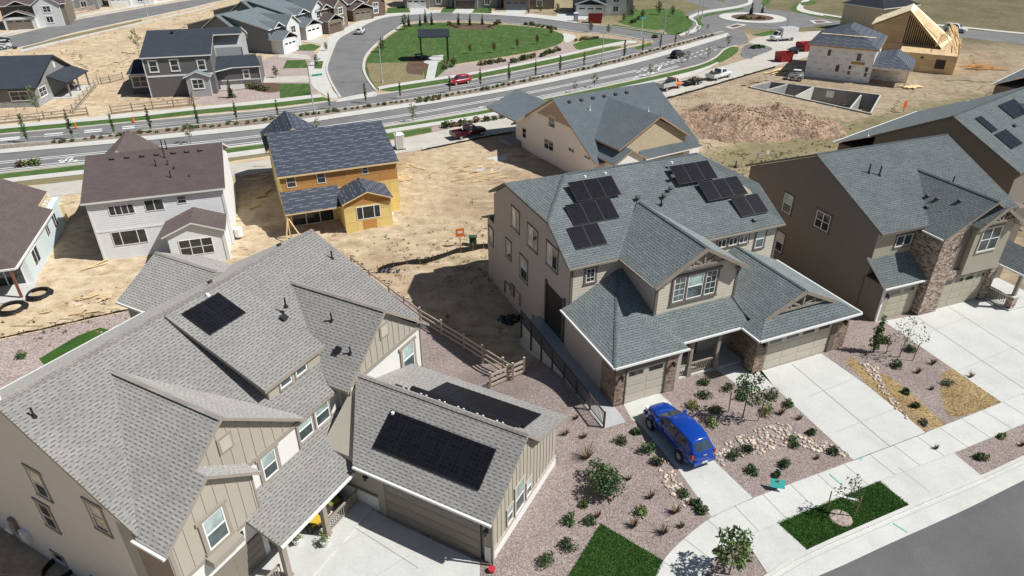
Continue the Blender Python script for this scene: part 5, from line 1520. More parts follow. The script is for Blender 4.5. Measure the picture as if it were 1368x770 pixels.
def house_F():
    h = root('white-sided house with a brown roof, under construction, with a small gabled bump-out', 139.9, 348.9, 18.3)
    w = MB(); zr = lambda y: 9.0 - .382 * abs(y - 6.5)
    w.prism([(0, 0, -.3), (0, 13, -.3), (0, 13, 6.3), (0, 6.5, 8.8), (0, 0, 6.3)], (12.4, 0, 0), LAP_W)
    w.prism([(6.9, -3.7, -.3), (12.05, -3.7, -.3), (12.05, -3.7, 3.35), (9.35, -3.7, 4.45), (6.9, -3.7, 3.35)], (0, 3.8, 0), LAP_W)
    w.box(0, 5, 13, 15.5, -.3, 6.2, LAP_W)
    w.build('wall', h)
    t = MB()
    t.box(-.04, .14, -.04, .12, -.3, 6.3, WHITE_TRIM); t.box(12.2, 12.44, -.04, .3, -.3, 6.3, WHITE_TRIM); t.box(11.8, 12.1, -3.75, -3.5, -.3, 3.3, WHITE_TRIM); t.box(0, 12.4, -.03, .05, 3.05, 3.25, LAP_W)
    t.build('corner_board', h)
    r = MB(); roof(r, gable_x(-.35, 12.75, -.3, 13.3, 6.4, 9.0), SH_BR, WHITE_TRIM, SO_A)
    roof(r, gable_y(6.45, 12.3, -4.0, .2, 3.45, 4.65, 9.35), SH_BR, WHITE_TRIM, SO_A, .16)
    roof(r, gable_y(-1.2, 5.6, 8.5, 16.2, 5.8, 8.6, 2.1), SH_BR, WHITE_TRIM, SO_A)
    r.build('roof', h)
    for x0, z0, x1, z1, st in ((1.75, 4.7, 4.05, 5.75, 'quad'), (5.0, 4.72, 6.75, 5.95, 'slider'), (8.0, 5.15, 8.9, 6.0, 'hung'), (1.3, 1.45, 4.45, 3.0, 'wide')):
        window(h, (x0, 0, z0), X_, x1 - x0, z1 - z0, F_, VINYL, None, GLASS, st)
    window(h, (7.75, -3.7, 1.05), X_, 3.1, 1.75, F_, VINYL, None, GLASS, 'triplehung')
    for x in (2.2, 3.6, 5.0, 6.4, 8.0, 9.3, 10.6): box_vent(h, (x, 5.6, zr(5.6)), (0, -.38, 1), SH_BR, .38)
    for x, y, hh in ((6.3, 3.9, .7), (7.1, 5.0, .8), (7.4, 3.9, .5), (7.7, 2.0, .7), (6.9, 6.3, 1.0), (7.3, 6.3, .9), (8.0, 3.2, .3), (9.4, 1.9, .2)): vent_pipe(h, (x, y, zr(y)), hh, BLACK)
    d = MB(); d.cyl((12.9, 1.2, .3), (12.9, 1.2, 1.2), .45, .45, VINYL, 12); d.build('rain_barrel', h)


def house_E():
    h = root('orange and yellow sheathed house under construction, its roof still in dark underlayment', 463.6, 313.3, 22.3)
    w = MB(); zr = lambda y: 8.6 - .32 * abs(y - 11.7)
    w.prism([(-5.7, 4.1, -.2), (-5.7, 19.3, -.2), (-5.7, 19.3, 6.0), (-5.7, 11.7, 8.4), (-5.7, 4.1, 6.0)], (12.7, 0, 0), OSB)
    w.box(-5.74, 7.04, 4.06, 4.1, -.2, 3.9, OSB_Y); w.box(-5.75, -5.7, 4.1, 19.3, -.2, 6.0, OSB_Y); w.box(7, 7.05, 4.1, 19.3, -.2, 4.2, OSB_Y)
    w.build('wall', h)
    w = MB(); w.prism([(0, 0, -.2), (5.15, 0, -.2), (5.15, 0, 3.55), (2.6, 0, 4.45), (0, 0, 3.55)], (0, 4.1, 0), OSB_Y)
    w.box(1.9, 3.4, -.03, .01, .1, 1.3, OSB); w.prism([(.1, -.02, 3.2), (5.0, -.02, 3.2), (5.0, -.02, 3.5), (2.6, -.02, 4.35), (.1, -.02, 3.5)], (0, .05, 0), OSB)
    w.build('bump_out', h)
    r = MB(); roof(r, gable_x(-5.95, 7.25, 3.8, 19.6, 6.07, 8.6), FELT, LUMBER, OSB)
    roof(r, [[(-5.95, .85, 2.95), (.2, .85, 2.95), (.2, 4.15, 4.25), (-5.95, 4.15, 4.25)]], FELT, LUMBER, OSB, .14)
    roof(r, gable_y(-.15, 5.4, -.35, 4.2, 3.6, 4.7), FELT, LUMBER, OSB, .14)
    roof(r, gable_y(-6.3, .6, 13.5, 21.5, 5.9, 8.3), FELT, LUMBER, OSB)
    r.build('roof', h)
    for x0, z0, x1, z1 in ((-5.1, 4.62, -4.1, 5.85), (-1.9, 4.65, -.95, 5.9), (3.1, 5.0, 3.75, 5.9)): window(h, (x0, 4.1, z0), X_, x1 - x0, z1 - z0, F_, VINYL, None, GLASS, 'hung')
    window(h, (1.3, 0, 1.45), X_, 2.6, 1.5, F_, VINYL, None, GLASS, 'wide')
    window(h, (-5.2, 4.06, .1), X_, 4.6, 2.3, F_, VINYL, None, GLASS, 'triple')
    p = MB(); p.box(-5.85, -5.7, .95, 1.1, 0, 2.8, LUMBER); p.bar((-5.8, 1.0, 2.4), (-6.4, .2, 0), .12, .08, LUMBER); p.bar((-5.7, 1.0, 2.4), (-4.6, .3, 0), .12, .08, LUMBER); p.build('porch_post', h)
    e = MB(); e.box(5.2, 5.6, 1.2, 1.6, 0, 1.0, VINYL); e.build('meter_box', h)


def house_G():
    h = root('brown roofed house at the left edge with pale blue sheathed side wall', 47.0, 378.6, 19)
    w = MB()
    w.box(-14, 0, 0, 15, -.2, 3.0, WRAP_BLUE); w.prism([(-14, 14.6, 3), (-.9, 14.6, 3), (-.9, 14.6, 3.5), (-7, 14.6, 6.8)], (0, .3, 0), WRAP_BLUE)
    w.box(-14, -.05, -.03, 0.1, 0, 3.0, LAP_W)
    w.build('wall', h)
    r = MB()
    roof(r, [[(-.0, -2.9, 3.15), (.35, 10.6, 3.15), (-7.5, 10.6, 7.2), (-7.5, 4.5, 7.2)], [(-.0, -2.9, 3.15), (-7.5, 4.5, 7.2), (-15, -2.9, 3.15)], [(-7.5, 4.5, 7.2), (-7.5, 10.6, 7.2), (-15, 10.6, 3.15), (-15, -2.9, 3.15)]], SH_BR, WHITE_TRIM, SO_A)
    roof(r, [[(-.9, 10.4, 3.72), (-.9, 14.9, 3.72), (-7.5, 14.9, 7.28), (-7.5, 10.4, 7.28)], [(-7.5, 10.4, 7.28), (-7.5, 14.9, 7.28), (-15, 14.9, 3.2), (-15, 10.4, 3.2)]], SH_BR, LUMBER, SO_A)
    for k in range(5): r.bar((-.5 - .0 * k, 10.9 + k * .85, 3.15), (-1.6, 10.9 + k * .85, 3.8), .09, .14, LUMBER)
    r.build('roof', h)
    g = MB(); g.bar((.1, -2.9, 3.08), (.42, 10.4, 3.08), .14, .16, WHITE_TRIM); g.bar((.05, -2.96, 3.08), (-14, -2.96, 3.08), .14, .16, WHITE_TRIM); g.build('gutter', h)
    for y, z, wd, hh in ((11.8, 1.0, 1.5, 1.6), (8.6, 1.3, 1.2, 1.2), (3.6, .8, 1.9, 1.7)): window(h, (0, y, z), (0, -1, 0), wd, hh, R__ if False else (1, 0, 0), VINYL, None, GLASS, 'slider')
    window(h, (-3.6, -.03, .1), X_, 3.0, 2.2, F_, VINYL, None, GLASS, 'slider')
    p = MB(); p.box(-.5, -.3, -3.0, -2.8, 0, 3.0, plain('red stained post', (.22, .09, .05), .7)); p.build('porch_post', h)
    p = MB(); p.box(-12, .2, -3.4, 0, -.3, .15, CONC); p.build('porch_slab', h)
    k = MB(); k.box(-.0, .35, 14.0, 14.3, .3, 2.4, LUMBER); k.build('crate_panel', h)


def house_T():
    h = root('mauve grey house with a slate roof and a big cross gable, by the bare lot', 686.5, 191.6, 30.5)
    zx = lambda y: 9.0 - .58 * abs(y + 10.2)
    w = MB()
    w.prism([(0, -.6, -.4), (0, -20.0, -.4), (0, -20.0, 3.0), (0, -10.2, 8.75), (0, -.6, 3.3)], (17, 0, 0), TAN)
    w.prism([(-.03, -6.2, 6.1), (-.03, -14.2, 6.1), (-.03, -10.2, 8.5)], (.06, 0, 0), TAN_TOP)
    w.prism([(3.0, -21.6, -.3), (13, -21.6, -.3), (13, -21.6, 5.2), (8.0, -21.6, 7.95), (3.0, -21.6, 5.2)], (0, 8, 0), LAP_Y)
    w.prism([(1.2, -22.6, -.3), (5.3, -22.6, -.3), (5.3, -22.6, 3.8), (3.2, -22.6, 5.0), (1.2, -22.6, 3.8)], (0, 8, 0), VINYL)
    w.box(5, 16, -21.4, -12, -.3, 3.0, TAN)
    w.build('wall', h)
    r = MB()
    roof(r, [[(-.3, -20.3, zx(-20.3)), (17, -20.3, zx(-20.3)), (17, -10.2, 9.0), (-.3, -10.2, 9.0)], [(-.3, -10.2, 9.0), (17, -10.2, 9.0), (17, .4, zx(.4)), (-.3, .4, zx(.4))]], SH_GR, RED_TRIM, SO_A)
    roof(r, gable_y(1.9, 13.4, -22.0, -11.5, 5.1, 8.35, 8.0), SH_GR, RED_TRIM, SO_A)
    roof(r, gable_y(.6, 5.7, -22.9, -14, 3.7, 5.15, 3.2), SH_GR, RED_TRIM, SO_A, .16)
    roof(r, [[(5.8, -22.6, 3.4), (15.6, -22.4, 3.4), (13.6, -21.0, 4.8), (5.2, -21.0, 4.8)]], SH_GR, WHITE_TRIM, SO_A, .16)
    roof(r, gable_y(-2.0, 7.5, -4.0, 4.5, 4.6, 6.6, 3.2), SH_GR, RED_TRIM, SO_A)
    r.build('roof', h)
    D = (0, -1, 0)
    for y, z, wd, hh, st in ((-9.1, 5.0, 1.6, 1.5, 'hung'), (-2.4, 1.6, 1.1, 1.5, 'hung'), (-8.2, 1.75, 2.3, 1.4, 'mull'), (-14.0, 3.0, 1.3, .55, 'slider'), (-17.5, 3.1, 1.3, .45, 'slider')): window(h, (0, y, z), D, wd, hh, L__, VINYL, None, GLASS, st)
    k = .58
    for i in range(6): box_vent(h, (1.8 + 1.9 * i, -11.2, zx(-11.2)), (0, -k, 1), BLACK, .35)
    for x, y in ((4.0, -12.8), (12.6, -14.5), (13.5, -16)): vent_pipe(h, (x, y, zx(y)), .6, VINYL if x != 13.5 else BLACK)
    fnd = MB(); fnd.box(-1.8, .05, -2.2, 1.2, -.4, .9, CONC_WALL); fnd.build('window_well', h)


def house_L():
    h = root('dark grey house with charcoal roof and white trim behind the fenced yard by the parkway', 210.1, 135.4, 15)
    DG = plain('dark grey siding', (.135, .13, .13), .8, var=.04); LG = plain('light grey siding', (.36, .37, .38), .8, var=.03); ST = stone_mat('grey stone base', [(.12, .11, .1), (.2, .18, .17), (.27, .25, .23), (.16, .15, .15)])
    y0 = 2.6
    w = MB()
    w.prism([(-1.3, y0, -.2), (-1.3, 21, -.2), (-1.3, 21, 6.9), (-1.3, 12.5, 9.4), (-1.3, y0, 6.9)], (11.2, 0, 0), DG)
    w.prism([(9.9, 10.3, -.2), (9.9, 20, -.2), (9.9, 20, 7.4), (9.9, 12.5, 9.3), (9.9, 10.3, 6.7)], (5.0, 0, 0), LG)
    w.box(9.9, 17.6, 6.2, 16, -.2, 3.8, DG); w.box(-5.0, -1.3, 6, 14, -.2, 3.6, DG)
    w.build('wall', h)
    b = MB(); b.prism([(5.3, y0 - 1.5, 0), (9.1, y0 - 1.5, 0), (9.1, y0 - 1.5, 3.6), (7.2, y0 - 1.5, 4.3), (5.3, y0 - 1.5, 3.6)], (0, 1.6, 0), LG); b.build('bump_out', h)
    s = MB(); s.box(9.85, 17.65, 6.12, 6.2, -.1, 1.4, ST); s.box(9.9, 10.5, 6.0, 6.2, 0, 3.6, DG); s.build('stone_base', h)
    t = MB()
    t.box(-1.3, 9.9, y0 - .05, y0, 3.55, 3.85, WHITE_TRIM); t.box(-1.36, -1.2, y0 - .05, y0 + .1, 0, 6.8, WHITE_TRIM); t.box(9.86, 17.66, 6.1, 6.2, 1.4, 1.55, WHITE_TRIM); t.box(17.5, 17.66, 6.1, 6.2, 0, 3.7, WHITE_TRIM); t.box(9.8, 9.95, 10.2, 10.4, 4, 6.7, WHITE_TRIM); t.box(14.8, 14.95, 10.2, 10.4, 4, 6.7, WHITE_TRIM)
    t.box(10.4, 14.6, 4.2, 4.3, .3, 1.1, WHITE_TRIM)
    t.build('trim', h)
    r = MB(); zr = lambda y: 9.8 - .27 * abs(y - 12.5)
    roof(r, [[(-1.65, y0 - .3, zr(y0 - .3)), (10.2, y0 - .3, zr(y0 - .3)), (10.2, 10.0, zr(10.0)), (15.3, 10, zr(10)), (15.0, 13.5, 9.8), (-1.65, 13.5, 9.8)], [(-1.65, 13.5, 9.8), (15, 13.5, 9.8), (15.2, 21.5, 7.3), (-1.65, 21.5, 7.3)]], SH_DK, WHITE_TRIM, SO_A)
    roof(r, [[(9.4, 4.6, 3.5), (12.8, 5.8, 3.9), (18.0, 5.8, 3.9), (17.0, 10.4, 5.2), (9.4, 10.4, 5.2)]], SH_DK, WHITE_TRIM, SO_A, .18)
    roof(r, gable_y(4.9, 9.5, y0 - 1.8, y0 + .1, 3.55, 4.55), SH_GR, WHITE_TRIM, SO_A, .16)
    roof(r, [[(-5.3, 5.7, 3.65), (-1.3, 5.7, 3.65), (-1.3, 14, 5.3), (-5.3, 14, 4.6)]], SH_DK, WHITE_TRIM, SO_A, .16)
    r.build('roof', h)
    for x, z, wd, hh, y in ((-.4, 4.5, 1.3, 1.9, y0), (3.1, 4.5, 1.3, 1.9, y0), (7.6, 4.4, 1.2, 1.7, y0), (6.2, 1.5, 1.9, 1.6, y0 - 1.5), (14.6, 1.7, 1.0, 1.5, 6.2), (-4.6, 1.3, 2.6, 1.9, 6.0)):
        window(h, (x, y, z), X_, wd, hh, F_, VINYL, WHITE_TRIM, GLASS, 'mull' if wd > 1.8 else 'hung', .14)
    for x, y in ((3, 11.5),): box_vent(h, (x, y, zr(y)), (0, -.27, 1), BLACK, .4)


def house_M():
    h = root('single-storey grey house with charcoal roof and covered patio at the left edge', 53.2, 148.3, 8)
    SG = plain('sage grey siding', (.24, .245, .235), .85, var=.04); SB = stone_mat('pale stone base', [(.3, .3, .3), (.42, .42, .41), (.5, .5, .48), (.36, .36, .36)])
    w = MB(); w.box(-16, -1.2, 2.8, 17.5, -.2, 3.0, SG); w.prism([(-1.25, 5, 3.0), (-1.25, 17.3, 3.0), (-1.25, 12.2, 6.4)], (.1, 0, 0), SG)
    w.box(-16, -1.15, 2.72, 2.8, -.2, 1.1, SB); w.box(-1.2, -1.1, 2.8, 8, -.2, 1.1, SB)
    w.build('wall', h)
    r = MB(); roof(r, gable_x(-17, -.6, 2.2, 18.5, 3.3, 6.9, 11.8), SH_DK, DARKMETAL, SO_A)
    roof(r, [[(-1.25, 8.0, 4.0), (2.0, 8.0, 2.7), (2.0, 17.7, 2.7), (-1.25, 17.7, 4.0)]], SH_DK, DARKMETAL, SO_A, .14)
    r.build('roof', h)
    for y in (8.8, 13, 17.2):
        p = MB(); p.box(1.5, 1.75, y - .12, y + .12, 0, 2.55, GREY_TRIM); p.build('porch_post', h)
    p = MB(); p.box(-1.2, 2.2, 7.6, 17.8, -.2, .12, CONC); p.build('porch_slab', h)
    window(h, (-5.2, 2.72, 1.2), X_, 2.9, 1.5, F_, VINYL, WHITE_TRIM, GLASS, 'mull', .1)
    window(h, (-1.2, 6.8, 1.15), (0, -1, 0), 2.6, 1.5, (1, 0, 0), VINYL, WHITE_TRIM, GLASS, 'mull', .1)
    v = MB(); v.box(-1.16, -1.08, 11.8, 12.5, 4.6, 5.5, WHITE_TRIM); v.build('gable_vent', h)


def house_I():
    h = root('unfinished house wrapped in white building paper beside the open foundation', 1162.6, 112.8, 60)
    # local: long wrapped wall lies along y at x = .4; gable-end wall faces -y
    w = MB()
    w.box(.4, 17, .4, 12.3, -.3, 6.3, WRAP); w.box(.4, 10.5, -5.9, .4, 2.8, 3.2, WRAP); w.box(4.4, 10.6, -6.0, .5, -.2, 3.2, WRAP)
    w.build('wall', h)
    r = MB(); roof(r, [f for f in hip(-.1, 17.5, -.1, 12.8, 6.3, 9.2, 5.6)], FELT, LUMBER, OSB)
    roof(r, [[(-.2, .5, 3.3), (-.2, -6.5, 3.3), (4.2, -3.0, 5.0), (4.2, .5, 4.2)], [(-.2, -6.5, 3.3), (11, -6.5, 3.3), (11, -3.0, 5.0), (4.2, -3.0, 5.0)], [(11, -3, 5.0), (11, .5, 4.2), (4.2, .5, 4.2), (4.2, -3, 5)]], FELT, WHITE_TRIM, OSB, .16)
    r.build('roof', h)
    bt = MB(); bt.bar((3.05, 1.2, 7.95), (3.05, 11.0, 7.95), .5, .12, OSB_P); bt.bar((-.12, -.1, 6.2), (-.12, 12.8, 6.2), .1, .2, OSB); bt.build('batten', h)
    D = (0, -1, 0)
    for y, z, wd, hh in ((8.9, 4.3, .7, 1.3), (3.6, 3.9, .9, 1.5), (6.9, 1.5, .8, 1.4), (4.6, 2.2, .6, .8), (4.6, 1.2, .6, .8), (1.6, 2.1, .6, .9), (1.6, 1.1, .6, .9)): window(h, (.4, y, z), D, wd, hh, L__, WRAP, None, GLASS, 'fixed')
    k = MB(); k.box(.32, .42, 1.9, 4.3, 3.3, 3.75, OSB); k.build('sheathing_patch', h)
    for x in (2.0, 6.0): window(h, (x, .4, 4.4), X_, 1.0, 1.3, F_, WRAP, None, GLASS, 'hung')
    for x in (5.0, 7.8): window(h, (x, -6.0, .9), X_, 1.8, 1.7, F_, VINYL, None, GLASS, 'mull')
    p = MB(); p.box(.2, .4, -5.9, -5.7, 0, 2.9, LUMBER); p.build('porch_post', h)


def house_J():
    h = root('tan framed house with a half-sheathed roof and bare trusses', 1272.3, 100.5, 60)
    w = MB(); w.box(0, 24, 0, 10.5, -.2, 3.6, OSB_T)
    w.prism([(9.6, 3.8, 3.6), (9.6, 17, 3.6), (9.6, 17, 6.9), (9.6, 10.8, 10.1)], (9, 0, 0), OSB_T); w.box(9.4, 20, 10.5, 17, -.2, 3.6, OSB_T)
    w.build('wall', h)
    op = MB(); op.box(-.02, .05, 1.8, 3.6, .9, 2.7, BLACK); op.box(-.02, .05, 5.9, 6.5, 2.6, 3.0, BLACK); op.box(-.02, .05, 9.0, 9.7, 2.7, 3.1, BLACK); op.build('window_opening', h)
    t = MB()
    for k in range(17):
        y = 4.1 + k * .42; t.bar((9.45, y, 3.6), (9.45, y, 3.9 + (y - 3.6) * .88), .12, .1, LUMBER)
    t.build('wall_stud', h)
    dk = MB(); dk.prism([(9.56, 4.2, 3.62), (9.56, 10.8, 3.62), (9.56, 10.8, 9.6)], (.03, 0, 0), plain('painted shade behind studs', (.05, .04, .03), .9)); dk.build('gap', h)  # dark sheet behind the studs, its colour standing in for the shade there
    r = MB()
    roof(r, [[(6.2, 3.2, 3.9), (19, 1.4, 3.9), (20, 10.8, 10.5), (8.6, 10.8, 10.5)], [(8.6, 10.8, 10.5), (20, 10.8, 10.5), (20, 17.6, 7.0), (9.2, 17.6, 7.0)]], OSB_P, LUMBER, OSB_T, .16)
    r.build('roof', h)
    tr = MB()
    for k in range(8):
        x = 2.6 + k * 1.5; a = random.uniform(-.8, .8)
        tr.bar((x, .3, 3.7), (x + a + 1.2, 2.2 + random.uniform(0, 1.2), 6.2 + random.uniform(0, 1.9)), .16, .1, LUMBER); tr.bar((x + 2, 4.4, 4.4), (x + a + 1.2, 2.6, 6.4), .16, .1, LUMBER)
    for k in range(6): tr.bar((10 + k * 1.2, -.3, 3.6), (11.5 + k * 1.1, 1.5 + .3 * k, 7.6), .16, .1, LUMBER)
    for k in range(4): tr.bar((8 + k * 2.4, 7.5, 7.75), (9.5 + k * 2.4, 4.4, 5.3), .14, .12, LUMBER)
    tr.build('roof_truss', h)
    st = MB()
    for k in range(14): st.bar((0.05 + k * .9, .05, 3.6), (0.05 + k * .9, .05, 5.2 if k > 4 else 4.4), .1, .1, LUMBER)
    st.bar((4, .05, 5.2), (12.6, .05, 5.2), .1, .12, LUMBER); st.build('parapet_stud', h)
    o = gp(1206, 48, LOW)
    k = root('house with charcoal hip roof at the edge of the dry field', 1172, 47, 30)
    w = MB(); w.box(.6, 15, .6, 12, -.2, 6.2, plain('beige stucco', (.5, .43, .33), .9)); w.build('wall', k)
    r = MB(); roof(r, hip(0, 15.6, 0, 12.6, 6.3, 9.4), SH_DK, WHITE_TRIM, SO_A); r.build('roof', k)
    window(k, (3, .6, 3.9), X_, 1.4, 1.5, F_, VINYL, WHITE_TRIM, GLASS, 'slider', .1)
    fm = MB()
    for i in range(4): fm.box(8 + i * .7, 8.5 + i * .7, 6.6, 7.4, 9.0, 9.5, VINYL)
    fm.build('shingle_bundle', k)


def simple(label, u, v, yaw, W, D, wall, rmat, front=None, ze=6.2, gx=None, garage=True, gd=None, zr=2.6, trim=None):
    h = root(label, u, v, yaw, LOW); trim = trim or WHITE_TRIM; front = front or wall
    w = MB(); w.prism([(0, 2, -.3), (0, D, -.3), (0, D, ze), (0, (D + 2) / 2, ze + zr), (0, 2, ze)], (W, 0, 0), wall)
    gx = gx or (W * .5, W * .92); gm = (gx[0] + gx[1]) / 2; hr = (gx[1] - gx[0]) * .35
    w.prism([(gx[0], 1.2, -.3), (gx[1], 1.2, -.3), (gx[1], 1.2, ze - .1), (gm, 1.2, ze + hr), (gx[0], 1.2, ze - .1)], (0, 4, 0), front)
    w.box(.3, gx[0] + .2, -1.2, 3, -.3, 3.1, front)
    w.build('wall', h)
    r = MB(); roof(r, gable_x(-.4, W + .4, 1.5, D + .5, ze + .1, ze + zr + .35), rmat, trim, SO_A)
    roof(r, gable_y(gx[0] - .4, gx[1] + .4, .8, D * .5, ze, ze + hr + .35), rmat, trim, SO_A)
    roof(r, gable_y(-.1, gx[0] + .4, -1.6, 2.3, 3.15, 4.7), rmat, trim, SO_A, .16)
    sg = MB(); y_a, y_b = D * .4, D * .78; ym = (y_a + y_b) / 2; zt = ze + .1 + (y_b - y_a) * .3
    roof(r, gable_x(-1.6, W * .5, y_a - .4, y_b + .4, ze - .35, zt), rmat, trim, SO_A); sg.prism([(-1.1, y_a, -.3), (-1.1, y_b, -.3), (-1.1, y_b, ze - .5), (-1.1, ym, zt - .35), (-1.1, y_a, ze - .5)], (2, 0, 0), wall); sg.build('side_wall', h)
    roof(r, gable_y(W * .08, W * .45, 1.0, D * .45, ze + .1, ze + 1.3), rmat, trim, SO_A)
    r.build('roof', h)
    garage_door(h, (.9, -1.22, 0), X_, gx[0] - 1.6, 2.5, F_, gd or VINYL, DOOR_BL, GLASS, 3, 3, 3)
    window(h, (gm - .9, 1.18, ze - 1.9), X_, 1.8, 1.5, F_, VINYL, trim, GLASS, 'mull', .14)
    window(h, (gm - .8, 1.18, 1.0), X_, 1.6, 1.6, F_, VINYL, trim, GLASS, 'slider', .14)
    for y in (D * .35, D * .7):
        window(h, (0, y + .6, ze - 1.9), (0, -1, 0), 1.1, 1.5, L__, VINYL, trim, GLASS, 'hung', .14)
    window(h, (0, D * .55, 1.2), (0, -1, 0), 1.2, 1.5, L__, VINYL, trim, GLASS, 'hung', .14)
    return h


house_F(); house_E(); house_G(); house_T(); house_L(); house_M(); house_I(); house_J()
BLU = plain('blue grey siding', (.17, .19, .205), .8); WHT = plain('white siding', (.62, .63, .63), .7); BRN = plain('brown siding', (.13, .085, .065), .8); TPE = plain('taupe siding', (.19, .16, .125), .8); GRY = plain('grey siding', (.25, .25, .25), .8); STN = stone_mat('brown stone', [(.12, .09, .07), (.2, .15, .12), (.3, .24, .19), (.24, .2, .17)])
simple('pale blue roofed house with white gables, next to the charcoal roofed grey one', 373, 73, 72, 12, 24, BLU, SH_GB, WHT, 5.2, zr=2.4)
simple('second pale blue roofed house, dark siding and white garage door', 404, 54, 70, 14, 26, BLU, SH_GB, WHT, 5.6, zr=2.6)
simple('brown roofed house with a stone front on the close', 434, 46, 66, 13, 22, TPE, SH_BR, STN, 5.6, zr=2.4, gd=BRN)
simple('dark brown house at the top of the close', 468, 29, 50, 15, 18, BRN, SH_BR, BRN, 4.2, zr=2.2, gd=TPE)
simple('brown and white house in the top left corner', 8, 40, 22, 15, 14, TPE, SH_BR, WHT, 5.6, gd=TPE)
simple('grey house behind the rail fence in the top left', 68, 17, 20, 13, 14, GRY, SH_GR, GRY, 5.6, gd=BLU)
simple('white house far up the left street', 146, 9, 18, 13, 14, WHT, SH_GR, WHT, 5.6)
simple('pale house with a white garage at the head of the green', 541, 11, 2, 15, 14, WHT, SH_GR, GRY, 5.6)
simple('brown house with a dark garage at the head of the green', 606, 11.5, -2, 15, 14, GRY, SH_BR, GRY, 5.6, gd=BRN)
simple('grey house with a charcoal garage at the head of the green', 672, 13, -4, 16, 14, TPE, SH_BR, TPE, 5.6, gd=BLU)
simple('white-trimmed grey house with a wide garage near the blue portable toilet', 768, 20.5, -8, 17, 14, GRY, SH_GR, WHT, 5.6, gx=(9, 15))
# ------------------------------------------------------------------ plants
def leafmat(name, c, var=.35):
    m, nt, b = newmat(name)
    inf = N(nt, 'ShaderNodeObjectInfo'); v = coords(nt, 'Object')
    f = noise(nt, v, 5, 3); f = math_n(nt, 'ADD', f, math_n(nt, 'MULTIPLY', math_n(nt, 'SUBTRACT', inf.outputs['Random'], .5), .35))
    nt.links.new(ramp(nt, f, [(.3, sc(c, 1 - var)), (.7, sc(c, 1 + var))]), b.inputs['Base Color'])
    b.inputs['Roughness'].default_value = .6; b.inputs['Specular IOR Level'].default_value = .3
    b.inputs['Subsurface Weight'].default_value = 0
    return m


LG1 = leafmat('leaf green', (.085, .145, .042)); LG2 = leafmat('leaf light green', (.16, .235, .07)); LG3 = leafmat('leaf dark green', (.05, .09, .04))
LOL = leafmat('leaf olive', (.14, .145, .065)); LGY = leafmat('leaf grey green', (.24, .255, .19)); LRD = leafmat('leaf russet', (.12, .035, .022)); LYL = leafmat('leaf straw', (.23, .17, .075)); LBR = leafmat('dry twig', (.12, .085, .05))
LCN = leafmat('needle', (.02, .04, .024)); BARKM = plain('tree bark', (.16, .125, .095), .9, var=.2); STAKE = plain('wood stake', (.30, .18, .10), .8)
rnd = random.Random(11)


def leaf(mb, p, s, mat, up=.3):
    d = Vector((rnd.gauss(0, 1), rnd.gauss(0, 1), rnd.gauss(0, 1) * (1 - up) + up * 1.2))
    if d.length < .01: d = Vector((0, 0, 1))
    d.normalize(); a = d.orthogonal().normalized(); q = Matrix.Rotation(rnd.uniform(0, 6.28), 3, d) @ a; r = d.cross(q)
    mb.poly([p - q * s, p + r * s * .45, p + q * s, p - r * s * .45], mat, uv=[(0, 0), (1, 0), (1, 1), (0, 1)])


def crown_cloud(mb, centers, n, s, mats, w=None):
    """leaf clumps: centers = [(point, radius)]"""
    tot = sum(r ** 2 for _, r in centers)
    for c, r in centers:
        k = max(6, int(n * r * r / tot)); m0 = rnd.choice(mats)
        for _ in range(k):
            while True:
                d = Vector((rnd.uniform(-1, 1), rnd.uniform(-1, 1), rnd.uniform(-1, 1)))
                if .25 < d.length < 1: break
            leaf(mb, Vector(c) + d * r, s * rnd.uniform(.6, 1.25), m0 if rnd.random() < .7 else rnd.choice(mats))


def make_tree(label, cat, h, r, z0, n, s, mats, trunk=.05, loc=(0, 0, 0), group=None, shape='oval', branches=14, name='tree', lean=0):
    t = thing(name, label, cat, loc, 0, group)
    tb = MB(); top = Vector((lean, 0, h * .93)); pts = [Vector((0, 0, -.1)), Vector((lean * .3, .01, h * .45)), top]
    tb.cyl(pts[0], pts[1], trunk, trunk * .7, BARKM, 7); tb.cyl(pts[1], pts[2], trunk * .7, trunk * .15, BARKM, 6)
    cs = []
    for i in range(branches):
        f = (i + rnd.uniform(.1, .9)) / branches; z = z0 + (h - z0) * f
        prof = {'oval': math.sin(math.pi * min(1, .16 + f * .84)) ** .6, 'cone': (1 - f) ** .85 + .03, 'column': min(1, .45 + f * 1.6) * (1 - f) ** .45 + .12, 'round': math.sin(math.pi * (.1 + .85 * f)) ** .45}[shape]
        a = i * 2.4 + rnd.uniform(-.4, .4); rr = r * prof * rnd.uniform(.55, 1.0)
        e = Vector((lean * z / h + math.cos(a) * rr * .75, math.sin(a) * rr * .75, z))
        b0 = Vector((lean * z / h * .9, 0, max(z0 * .6, z - rr * .7)))
        tb.cyl(b0, e, trunk * .32, trunk * .08, BARKM, 4, cap=False)
        cs.append((e, max(.12, r * prof * rnd.uniform(.32, .5))))
        if shape in ('column', 'cone', 'round'): cs.append((Vector((lean * z / h, 0, z)), max(.1, r * prof * .55)))
    tb.build('trunk', t)
    cb = MB(); crown_cloud(cb, cs, n, s, mats); cb.build('crown', t)
    return t


